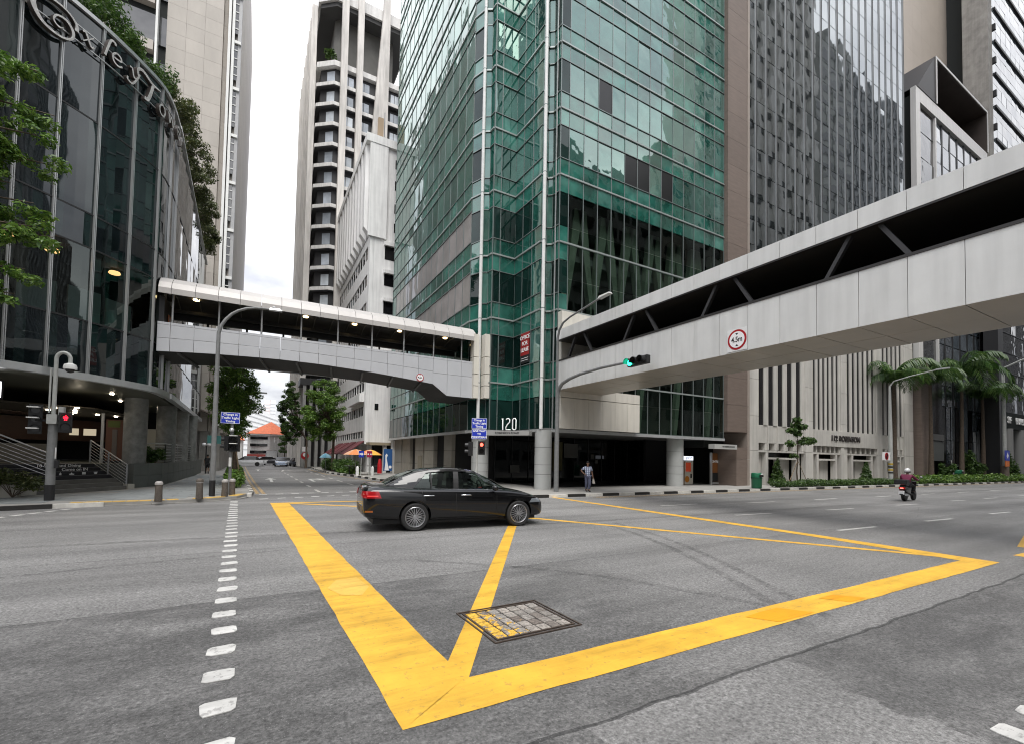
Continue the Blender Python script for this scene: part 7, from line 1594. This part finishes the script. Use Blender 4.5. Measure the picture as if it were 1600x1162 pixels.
def person(loc, rz, H_, label, P, shirt, trousers, shoes, hair=True, short=False, helmet=None, group=None, longsleeve=False):
    """P: joints for a 1.75 m figure facing -Y (local); scaled to H_"""
    t = thing('person', label, 'person', loc, rz, group); t.scale = (H_/1.75,)*3
    J = {k: v for k, v in P.items()}
    E1 = [('pel', 'abd'), ('abd', 'che'), ('che', 'nek'), ('nek', 'jaw'), ('jaw', 'hed'), ('hed', 'top')]
    for s_ in 'LR':
        E1 += [('che', 'sh'+s_), ('sh'+s_, 'el'+s_), ('el'+s_, 'wr'+s_), ('wr'+s_, 'pa'+s_), ('pel', 'hi'+s_), ('hi'+s_, 'kn'+s_), ('kn'+s_, 'an'+s_), ('an'+s_, 'to'+s_)]
    thin = lambda k, v: v if k not in ('pel', 'abd', 'che', 'shL', 'shR', 'hiL', 'hiR') else v[:3]+((tuple(q*.74 for q in v[3]) if isinstance(v[3], tuple) else v[3]*.8),)
    body = skinned('body', {k: thin(k, v) for k, v in J.items() if k[0] != '_'}, E1, M_skin, t, 'pel')
    # fingers: five short chains rooted in each palm
    for s_ in 'LR':
        w, p = Vector(J['wr'+s_][:3]), Vector(J['pa'+s_][:3]); d = (p-w).normalized(); sd_ = d.cross(Vector((0, 1, 0)));
        if sd_.length < .1: sd_ = d.cross(Vector((1, 0, 0)))
        sd_.normalize(); nn = d.cross(sd_)
        for k in range(5):
            if k < 4: a = p+sd_*(.012*(k-1.5)); b = a+d*(.045+.006*(1.5-abs(k-1.3)))+nn*.01; c = b+d*.028+nn*.02
            else: a = w+d*.03+sd_*.022; b = a+d*.03+sd_*.03; c = b+d*.028+sd_*.004
            MB().sweep([a, b, c], [.0105, .0095, .0075], 6).build('finger', M_skin, body, local=True, smooth=True)
    hd = Vector(J['hed'][:3]); ps = P.get('_face', 1)
    if helmet is None:
        for sg in (-1, 1): MB().ball(hd+Vector((sg*.032, -.088, .015)), .012, 8).build('eye', M_txtblk, body, local=True, smooth=True); MB().ball(hd+Vector((sg*.08, .005, -.0)), .03, 8, (.4, .7, 1.1)).build('ear', M_skin, body, local=True, smooth=True)
        MB().ball(hd+Vector((0, -.098, -.025)), .02, 8, (.8, 1.1, 1.3)).build('nose', M_skin, body, local=True, smooth=True); MB().ball(hd+Vector((0, -.086, -.07)), .022, 8, (1.3, .6, .35)).build('mouth', mat('lips', (.16, .06, .05), .5), body, local=True, smooth=True)
        if hair: MB().ball(hd+Vector((0, .028, .058)), .098, 16, (.88, 1.0, .86)).build('hair', M_hair, t, local=True, smooth=True)
    G = lambda k, e: tuple(J[k][:3])+((J[k][3]+e) if not isinstance(J[k][3], tuple) else (J[k][3][0]+e, J[k][3][1]+e),)
    mid = lambda a, b, f, e: tuple(J[a][i]+(J[b][i]-J[a][i])*f for i in range(3))+(e,)
    Js = {k: G(k, .016) for k in ('pel', 'abd', 'che', 'shL', 'shR', 'elL', 'elR')}
    Js['col'] = mid('che', 'nek', .72, .078); Es = [('pel', 'abd'), ('abd', 'che'), ('che', 'col')]
    for s_ in 'LR':
        Js['sl'+s_] = mid('sh'+s_, 'el'+s_, .78, .062) if not longsleeve else G('wr'+s_, .02)
        if longsleeve: Es += [('che', 'sh'+s_), ('sh'+s_, 'el'+s_), ('el'+s_, 'sl'+s_)]
        else: Js.pop('el'+s_); Es += [('che', 'sh'+s_), ('sh'+s_, 'sl'+s_)]
        Js['hm'+s_] = tuple((Vector(J['pel'][:3])*.35+Vector(J['hi'+s_][:3])*.65)+Vector((0, 0, -.05)))+(.125,)
        Es.append(('pel', 'hm'+s_))
    skinned('shirt', Js, Es, shirt, t, 'che')
    Jt = {'pel': G('pel', .02)}; Et = []
    for s_ in 'LR':
        Jt['hi'+s_] = G('hi'+s_, .018); Jt['kn'+s_] = G('kn'+s_, .026); Et += [('pel', 'hi'+s_), ('hi'+s_, 'kn'+s_)]
        if not short: Jt['an'+s_] = mid('kn'+s_, 'an'+s_, .92, .068); Et.append(('kn'+s_, 'an'+s_))
        a, o_ = Vector(J['an'+s_][:3]), Vector(J['to'+s_][:3]); d = o_-a
        MB().obox(a+d*.45+Vector((0, 0, -.022)), Vector((d.y, -d.x, 0)).normalized()*.048, d.normalized()*.135, (0, 0, .045)).build('shoe', shoes, t, local=True, bevel=.025)
    skinned('trousers', Jt, Et, trousers, t, 'pel')
    return t
BASE = dict(pel=(0, 0, .96, (.15, .11)), abd=(0, 0, 1.12, (.135, .10)), che=(0, 0, 1.32, (.165, .115)), nek=(0, 0, 1.48, .055), jaw=(0, -.02, 1.56, .062), hed=(0, -.01, 1.64, (.078, .092)), top=(0, .0, 1.705, .06),
            shL=(.19, 0, 1.40, .062), shR=(-.19, 0, 1.40, .062), elL=(.25, .02, 1.12, .043), elR=(-.25, .02, 1.12, .043), wrL=(.27, -.04, .88, .031), wrR=(-.27, -.04, .88, .031), paL=(.27, -.06, .80, (.04, .022)), paR=(-.27, -.06, .80, (.04, .022)),
            hiL=(.09, 0, .88, .095), hiR=(-.09, 0, .88, .095), knL=(.10, -.02, .50, .062), knR=(-.10, -.02, .50, .062), anL=(.10, .02, .09, .042), anR=(-.10, .02, .09, .042), toL=(.11, -.15, .04, .04), toR=(-.11, -.15, .04, .04))
def checked():
    m, t, b = nodes('checked_shirt'); L = t.links.new; tc_ = t.nodes.new('ShaderNodeTexCoord'); sp = t.nodes.new('ShaderNodeSeparateXYZ'); L(tc_.outputs['Object'], sp.inputs[0])
    out = None
    for ax in (0, 2):
        w = t.nodes.new('ShaderNodeMath'); w.operation = 'PINGPONG'; L(sp.outputs[ax], w.inputs[0]); w.inputs[1].default_value = .055
        g_ = t.nodes.new('ShaderNodeMath'); g_.operation = 'LESS_THAN'; L(w.outputs[0], g_.inputs[0]); g_.inputs[1].default_value = .015
        if out is None: out = g_.outputs[0]
        else:
            mxx = t.nodes.new('ShaderNodeMath'); mxx.operation = 'MAXIMUM'; L(out, mxx.inputs[0]); L(g_.outputs[0], mxx.inputs[1]); out = mxx.outputs[0]
    k = t.nodes.new('ShaderNodeMix'); k.data_type = 'RGBA'; L(out, k.inputs[0]); k.inputs[6].default_value = (.62, .68, .80, 1); k.inputs[7].default_value = (.07, .09, .19, 1); L(k.outputs[2], b.inputs['Base Color']); b.inputs['Roughness'].default_value = .8; return m
P1 = dict(BASE); P1.update(elR=(-.40, .06, 1.22, .043), wrR=(-.22, -.06, 1.02, .031), paR=(-.16, -.09, .98, (.04, .022)), shR=(-.20, 0, 1.39, .062), knL=(.08, -.14, .51, .062), anL=(.05, -.06, .10, .042), toL=(.06, -.22, .05, .04), knR=(-.08, .0, .50, .062), anR=(-.05, .14, .11, .042), toR=(-.06, -.02, .05, .04), wrL=(.29, -.06, .88, .031), paL=(.30, -.08, .80, (.04, .022)))
person((14.5, 17.93, .118), math.radians(-22), 1.5, 'man in blue checked shirt and grey trousers, hand on hip, walking before the dark shopfront', P1, checked(), mat('slate_trousers', (.10, .11, .17), .8, noise=.15, nscale=30), M_black)
bagp = Vector((14.5, 17.93, .118)) + Matrix.Rotation(math.radians(-22), 3, 'Z') @ (Vector((.31, -.1, .62))*1.5/1.75)
bg_ = thing('bag', 'small pale paper bag hanging from the walking man\'s hand', 'bag', tuple(bagp)); MB().hexa([(-.05, -.03, -.12), (.09, -.03, -.14), (.09, .03, -.14), (-.05, .03, -.12), (-.04, -.012, .12), (.03, -.012, .12), (.03, .012, .12), (-.04, .012, .12)]).build('sack', mat('pale_bag', (.60, .57, .50), .7), bg_, local=True)
P2 = dict(BASE); P2.update(knL=(.09, -.12, .50, .062), knR=(-.09, .05, .50, .062), anR=(-.09, .22, .16, .042), toR=(-.09, .10, .06, .04), elL=(.24, .1, 1.12, .043), elR=(-.24, -.05, 1.12, .043))
person((-3.2, 41.2, .115), math.radians(180), 1.42, 'distant pedestrian in black top and black shorts on the left footpath', P2, mat('black_top', (.012, .012, .013), .8), mat('black_shorts', (.014, .014, .015), .8), M_black, short=True)
# rider, seated, facing +X
P3 = dict(BASE); P3.update(pel=(0, .1, .92, (.15, .12)), abd=(0, .06, 1.06, (.14, .11)), che=(0, -.02, 1.26, (.17, .12)), nek=(0, -.07, 1.42, .055), jaw=(0, -.11, 1.49, .062), hed=(0, -.10, 1.56, (.078, .092)), top=(0, -.09, 1.62, .06), shL=(.20, -.03, 1.34, .064), shR=(-.20, -.03, 1.34, .064), elL=(.32, -.22, 1.15, .045), elR=(-.32, -.22, 1.15, .045), wrL=(.32, -.47, 1.12, .033), wrR=(-.32, -.47, 1.12, .033), paL=(.32, -.54, 1.13, (.04, .025)), paR=(-.32, -.54, 1.13, (.04, .025)),
          hiL=(.10, .04, .88, .1), hiR=(-.10, .04, .88, .1), knL=(.17, -.38, .80, .066), knR=(-.17, -.38, .80, .066), anL=(.16, -.36, .48, .044), anR=(-.16, -.36, .48, .044), toL=(.16, -.50, .42, .04), toR=(-.16, -.50, .42, .04))
rd = person((27.58, 9.82, -.02), math.radians(94), 1.62, 'rider in maroon jacket and white helmet seated on the black scooter', P3, mat('maroon_jacket', (.16, .015, .055), .7), mat('rider_trousers', (.012, .012, .014), .8), M_black, helmet=1, longsleeve=True)
hp = MB().ball((0, -.09, 1.60), .145, 18, (.92, 1.05, .95)).build('helmet', mat('white_helmet', (.75, .75, .74), .2, coat=1), rd, local=True, smooth=True); MB().lathe((0, -.09, 1.50), [(.128, 0), (.138, .03), (.13, .06)], 18).build('helmet_band', M_black, rd, local=True, smooth=40)
# ------------------------------------------------------------------ trees, palms, hedges
import numpy as np
RNG = np.random.default_rng(5)
def leaves(name, m_, parent, clumps, n_, size, flat=.35, droop=0.0, world=True):
    """leaf-sized faces scattered in soft clumps: (cx, cy, cz, rx, ry, rz)"""
    C_ = np.array(clumps, float); vol = (C_[:, 3]*C_[:, 4]*C_[:, 5])**.6; idx = RNG.choice(len(C_), n_, p=vol/vol.sum())
    d = RNG.normal(size=(n_, 3)); d /= np.linalg.norm(d, axis=1)[:, None]; r = RNG.random(n_)**.42
    P = C_[idx, :3]+d*r[:, None]*C_[idx, 3:6]
    nrm = d*.5+RNG.normal(size=(n_, 3))*.55+np.array([0, 0, .8]); nrm /= np.linalg.norm(nrm, axis=1)[:, None]
    a = np.cross(nrm, RNG.normal(size=(n_, 3))); a /= np.linalg.norm(a, axis=1)[:, None]; b = np.cross(nrm, a)
    s_ = size*(.6+.8*RNG.random(n_))[:, None]
    fold = nrm*s_*flat*.4
    V = np.stack([P-a*s_, P-b*s_*.42+fold, P+a*s_-np.array([0, 0, 1])*s_*droop, P+b*s_*.42+fold], 1).reshape(-1, 3)
    if parent is not None and world:
        iv = np.array(WM(parent).inverted()); V = V@iv[:3, :3].T+iv[:3, 3]
    me = bpy.data.meshes.new(name); me.vertices.add(n_*4); me.vertices.foreach_set('co', V.ravel())
    me.loops.add(n_*4); me.loops.foreach_set('vertex_index', np.arange(n_*4)); me.polygons.add(n_); me.polygons.foreach_set('loop_start', np.arange(n_)*4); me.polygons.foreach_set('loop_total', np.full(n_, 4))
    me.update(calc_edges=True); me.materials.append(m_); o = bpy.data.objects.new(name, me); COL.objects.link(o); o.parent = parent; return o
def tree(name, label, base, h, crown_c, crown_r, ncl, nleaf, leaf, m_, tr=.12, group=None, cl=.32, cat='tree'):
    t = thing(name, label, cat, base, 0, group); b = Vector(base); c = Vector(crown_c)
    fork = b.lerp(Vector((b.x, b.y, c.z)), .55); mb = MB(); mb.sweep([b, b.lerp(fork, .5)+Vector((rnd.uniform(-.06, .06), rnd.uniform(-.06, .06), 0)), fork, fork.lerp(c, .6), c+Vector((0, 0, crown_r[2]*.55))], [tr*1.15, tr*.95, tr*.8, tr*.5, tr*.2], 9)
    cls = []
    for i in range(ncl):
        while True:
            d = Vector((rnd.gauss(0, 1), rnd.gauss(0, 1), rnd.gauss(0, 1))).normalized(); r = rnd.uniform(.35, 1)**.6
            p = Vector((c.x+d.x*r*crown_r[0], c.y+d.y*r*crown_r[1], c.z+d.z*r*crown_r[2]))
            break
        k = cl*rnd.uniform(.6, 1.3)*min(crown_r); cls.append((p.x, p.y, p.z, k*1.15, k*1.15, k*.75))
        if i % 2 == 0:
            s_ = fork.lerp(c, rnd.uniform(.1, .9)); mid_ = s_.lerp(p, .5)+Vector((0, 0, -.1*crown_r[2]*rnd.random())); mb.sweep([s_, mid_, p], [tr*.35, tr*.2, tr*.07], 6)
    mb.build('trunk', M_trunk, t, smooth=60); leaves('crown', m_, t, cls, nleaf, leaf); return t
# street trees on the side street
tree('street_tree', 'slender leafy tree with stakes beside the blue timing sign on the left kerb', (-.95, 27, .115), 7, (-1.0, 27.2, 5.0), (1.05, 1.1, 2.5), 80, 17000, .065, M_leaf, .10)
tree('street_tree', 'thin tree just behind the slender staked tree, left kerb', (-1.35, 33, .115), 7, (-1.5, 33, 5.2), (1.1, 1.2, 2.4), 60, 10000, .075, M_leaf, .09)
tree('street_tree', 'tall dark airy tree across the side street, left of the bright green one', (4.9, 56, .118), 9, (3.2, 55, 5.9), (1.25, 1.3, 3.7), 110, 18000, .085, M_leaf2, .13, cl=.24)
tree('street_tree', 'bright green bushy tree in front of the white ribbed block', (6.4, 46, .118), 9, (5.4, 45.2, 5.9), (1.75, 1.7, 3.1), 120, 24000, .085, M_leaf, .14, cl=.25)
tree('street_tree', 'small round tree in front of the orange roofed shophouse', (4.0, 82, .05), 5, (4.0, 82, 3.2), (1.1, 1.1, 1.6), 16, 2500, .12, M_leaf2, .1)
# young tree with timber stakes, right pavement
tt = tree('young_tree', 'young staked tree with three small leaf clusters in front of the 112 sign', (32.85, 17.75, .118), 4.6, (32.85, 17.75, 3.6), (.3, .3, .8), 3, 60, .1, M_leaf2, .05)
for o in list(S.objects):
    if o.parent == tt and o.name.startswith('crown'): bpy.data.objects.remove(o)
leaves('crown', M_leaf2, tt, [(32.6, 17.7, 4.35, .45, .4, .3), (33.2, 17.7, 4.25, .55, .4, .22), (32.0, 17.7, 3.95, .4, .4, .2), (34.0, 17.7, 3.3, .75, .5, .28), (33.4, 17.7, 3.2, .4, .4, .2), (31.8, 17.7, 3.05, .35, .3, .25), (32.5, 17.6, 4.7, .3, .3, .2), (32.3, 17.7, 2.2, .3, .3, .16), (34.6, 17.8, 3.3, .35, .35, .25), (32.7, 17.7, 3.8, .3, .3, .3)], 1500, .12)
for (dx, dy) in ((-1.1, .1), (1.5, .05), (.2, .8)): MB().sweep([(32.85+dx, 17.75+dy, .118), (32.87, 17.76, 1.9)], .02, 6).build('stake', M_stake, tt)
MB().bar((-.62, 26.5, .12), (-1.0, 26.95, 2.4), .05, .05).build('stake', M_stake, [o for o in S.objects if o.name == 'street_tree'][0]); MB().bar((-1.25, 26.6, 1.7), (-.95, 26.9, 2.9), .04, .04).build('stake', M_steel, [o for o in S.objects if o.name == 'street_tree'][0])
# overhanging tree at the left edge
tl = thing('street_tree', 'broad leafy tree reaching into the picture from the left edge', 'tree', (-8.15, 15.6, .11))
mb = MB().sweep([(-8.15, 15.6, .11), (-8.1, 15.7, 4), (-7.9, 15.9, 8), (-7.7, 16, 12)], [.22, .19, .14, .07], 10); cls = []
for (z, r0, y) in ((11.6, -5.3, 16.2), (11.2, -5.9, 15.7), (10.9, -6.4, 16.4), (10.6, -4.98, 16.3), (9.8, -5.2, 16.0), (9.9, -5.9, 16.5), (9.2, -5.5, 16.3), (8.9, -6.2, 15.8), (8.5, -5.7, 16.2), (8.1, -5.25, 16.2), (7.8, -5.9, 16.4), (7.45, -5.2, 16.1), (7.3, -4.85, 16.2), (7.1, -5.7, 15.8), (6.7, -6.1, 16.2), (6.35, -5.35, 16.2), (6.0, -5.85, 16.1), (5.7, -5.55, 16.3), (9.3, -5.0, 16.4), (8.3, -6.5, 16.3), (7.0, -6.6, 16.1), (10.2, -7.0, 16.2)):
    tip = Vector((r0, y, z)); root = Vector((-8.0, 15.8, z-.9)); mid_ = root.lerp(tip, .6)+Vector((0, 0, .25)); mb.sweep([root, mid_, tip], [.05, .03, .012], 6)
    for k in range(7):
        q = root.lerp(tip, .42+.58*k/6); q.z = mid_.z*(1-abs(k/6-.4))+q.z*abs(k/6-.4); cls.append((q.x+rnd.uniform(-.2, .2), q.y+rnd.uniform(-.3, .3), q.z+rnd.uniform(-.28, .22), .26, .34, rnd.uniform(.08, .2)))
mb.build('trunk', M_trunk, tl, smooth=60); leaves('crown', M_leaf, tl, cls, 15000, .07, droop=.25)
# roof garden of the dark glass building
for i, (x, y, h, rx, lab) in enumerate(((-6.6, 24.6, 4.2, 1.5, 'roof tree above the letter x of the curved dark building'), (-5.7, 26.2, 4.0, 1.4, 'roof tree above the middle of the curved dark building sign'), (-8.0, 23.2, 4.4, 1.5, 'roof tree at the left end of the curved dark building'), (-4.9, 28.2, 4.0, 1.25, 'roof tree where the curved dark building turns into the side street'), (-4.45, 31.2, 4.2, 1.1, 'first roof tree along the straight side of the dark building'), (-4.35, 34.6, 4.0, 1.1, 'second roof tree along the straight side of the dark building'), (-4.3, 38.0, 3.4, 1.1, 'third roof tree along the straight side of the dark building'), (-4.3, 41.4, 2.6, 1.0, 'last small roof tree at the far end of the dark building'))):
    tree('roof_tree', lab, (x, y, 16.58), h, (x+.3, y, 16.4+h*.62), (rx, rx, h*.42), 44, 7000, .075, M_leaf3 if i > 2 else M_leaf2, .09, 'trees on the roof of the dark glass building')
# palms
def palm(label, base, h, nf, fl, lean=(0, 0)):
    t = thing('palm_tree', label, 'palm tree', base, 0, 'palms on the right pavement'); b = Vector(base); top = b+Vector((lean[0], lean[1], h))
    MB().sweep([b, b.lerp(top, .1), b.lerp(top, .5)+Vector((.05, 0, 0)), top], [.30, .22, .16, .12], 12).build('trunk', M_trunk, t, smooth=50); MB().sweep([top+Vector((0, 0, -.2)), top+Vector((0, 0, .7))], [.13, .07], 10).build('crownshaft', M_palm, t, smooth=50)
    for k in range(nf):
        az = 2*PI*k/nf+rnd.uniform(-.2, .2); el = rnd.uniform(.35, 1.4); L_ = fl*rnd.uniform(.8, 1.1); hd = Vector((math.cos(az), math.sin(az), 0)); sd_ = Vector((-math.sin(az), math.cos(az), 0)); pts = []
        p = top+Vector((0, 0, .45)); ang = el
        for i in range(13): pts.append(p.copy()); p = p+(hd*math.cos(ang)+Vector((0, 0, math.sin(ang))))*L_/12; ang -= (.155+.035*i*.5)
        mb = MB(); mb.sweep(pts, [.035*(1-i/14) for i in range(13)], 5)
        for i in range(1, 13):
            for j in range(3):
                q = pts[i-1].lerp(pts[i], j/3); f_ = (i+j/3)/13; ll = .85*math.sin(PI*min(1, f_*.93+.07))**.6*fl/3.4
                for sg in (-1, 1):
                    d = (sd_*sg+hd*.55+Vector((0, 0, -.25-.5*rnd.random()))).normalized(); e1 = q+d*ll*.5+Vector((0, 0, .03)); e2 = q+d*ll+Vector((0, 0, -.45*ll)); w_ = hd*.05*fl/3.4
                    mb.poly([q-w_*.4, e1-w_, e2, e1+w_, q+w_*.4])
        mb.build('frond', M_palm, t)
palm('tall palm in front of the last marble bay', (49.8, 18.6, .118), 9.0, 15, 4.2); palm('tallest palm, in front of the slim mirror panels', (63.9, 18.2, .118), 11.0, 17, 5.0, (.4, 0)); palm('palm between the marble podium and the tallest palm', (57.0, 18.4, .118), 9.6, 13, 4.0); palm('palm nearest the dark lettered building', (70.2, 18.2, .118), 9.2, 13, 4.2)
# hedges
def hedge(label, path, w, h, n_, leaf, m_, name='hedge'):
    t = thing(name, label, 'hedge', (path[0][0], path[0][1], .118)); cls = []; mb = MB()
    for a, b in zip(path[:-1], path[1:]):
        a, b = Vector(a), Vector(b); k = max(1, int((b-a).length/(w*.6)))
        for i in range(k):
            p = a.lerp(b, (i+.5)/k); hh = h*rnd.uniform(.8, 1.15); cls.append((p.x, p.y, .118+hh*.5, w*.55, w*.55, hh*.55))
            mb.sweep([(p.x, p.y, .1), (p.x+rnd.uniform(-.1, .1), p.y, .1+hh*.7)], [.02, .008], 5)
    stuff(mb.build('stems', M_trunk, t)); stuff(leaves('foliage', m_, t, cls, n_, leaf)); return t
hedge('long low clipped hedge along the marble podium kerb', [(29.4, 17.35), (47.5, 17.2)], .8, .48, 9000, .075, M_leaf2); hedge('long low hedge from the palms to the right edge', [(48.2, 17.2), (88, 16.6)], 1.2, .75, 11000, .12, M_leaf)
hedge('dense planting along the side street kerb in front of the white block', [(6.6, 53), (6.75, 44), (7.3, 39.5)], 1.1, 1.15, 9000, .10, M_leaf2); hedge('low yellow-green border at the corner of the side street planting', [(6.5, 43), (7.2, 38.2)], .5, .4, 2200, .09, M_leaf)
hedge('bright green planting around the foot of the left kerb street tree', [(-.85, 24.2), (-1.0, 29), (-1.2, 34)], .85, .85, 6500, .07, M_leaf)
for x, y, h, lab in ((32.1, 18.75, 1.75, 'conical shrub in front of the first marble doorway'), (45.0, 18.75, 1.65, 'conical shrub in front of the third marble doorway')):
    t = thing('shrub', lab, 'shrub', (x, y, .118), 0, 'conical shrubs before the marble doorways'); MB().sweep([(x, y, .118), (x, y, h*.8)], [.04, .015], 6).build('stem', M_trunk, t); leaves('foliage', M_leaf2, t, [(x+rnd.uniform(-.1, .1), y, .15+h*f_, .62*(1-f_)+.12, .5*(1-f_)+.1, .22) for f_ in (0.1, .25, .4, .55, .7, .85, .95)], 2600, .075)
def bush(label, c, r, n_, leaf, m_):
    t = thing('bush', label, 'bush', (c[0], c[1], c[2])); mb = MB(); cls = []
    for i in range(12): q = (c[0]+rnd.uniform(-.7, .7)*r[0], c[1]+rnd.uniform(-.7, .7)*r[1], c[2]+r[2]*rnd.uniform(.3, 1)); cls.append((*q, r[0]*.38, r[1]*.38, r[2]*.3)); mb.sweep([c, q], [.015, .006], 5)
    mb.build('stem', M_trunk, t); leaves('foliage', m_, t, cls, n_, leaf)
bush('dark leafy bush on the planter wall beside the first round column', (-4.25, 27.6, 1.14), (.75, .7, .75), 2200, .075, M_leaf2); bush('low yellow-green bush before the left stair rail', (-7.0, 21.2, .118), (.75, .5, .8), 1600, .06, M_leaf3); bush('small pale shrub at the far left edge', (-7.9, 20.3, .118), (.5, .4, .5), 800, .06, M_leaf3)
for (x, y, h, lab) in ((60.6, 18.3, 1.5, 'dark shrubs before the small dark shopfront'), (66.5, 18.4, 2.6, 'tall loose shrub between two palms'), (68.6, 18.2, 1.8, 'shrub under the palm nearest the dark lettered building'), (74.6, 17.0, 3.0, 'loose small tree in front of the lettered building column')): bush(lab, (x, y, .118), (1.1, .6, h), 1500, .13, M_leaf2)
bush('small dark plant on the terrace of the balconied tower', (7.0, 62.9, 53.3), (.9, .7, 1.6), 700, .16, M_leaf2)
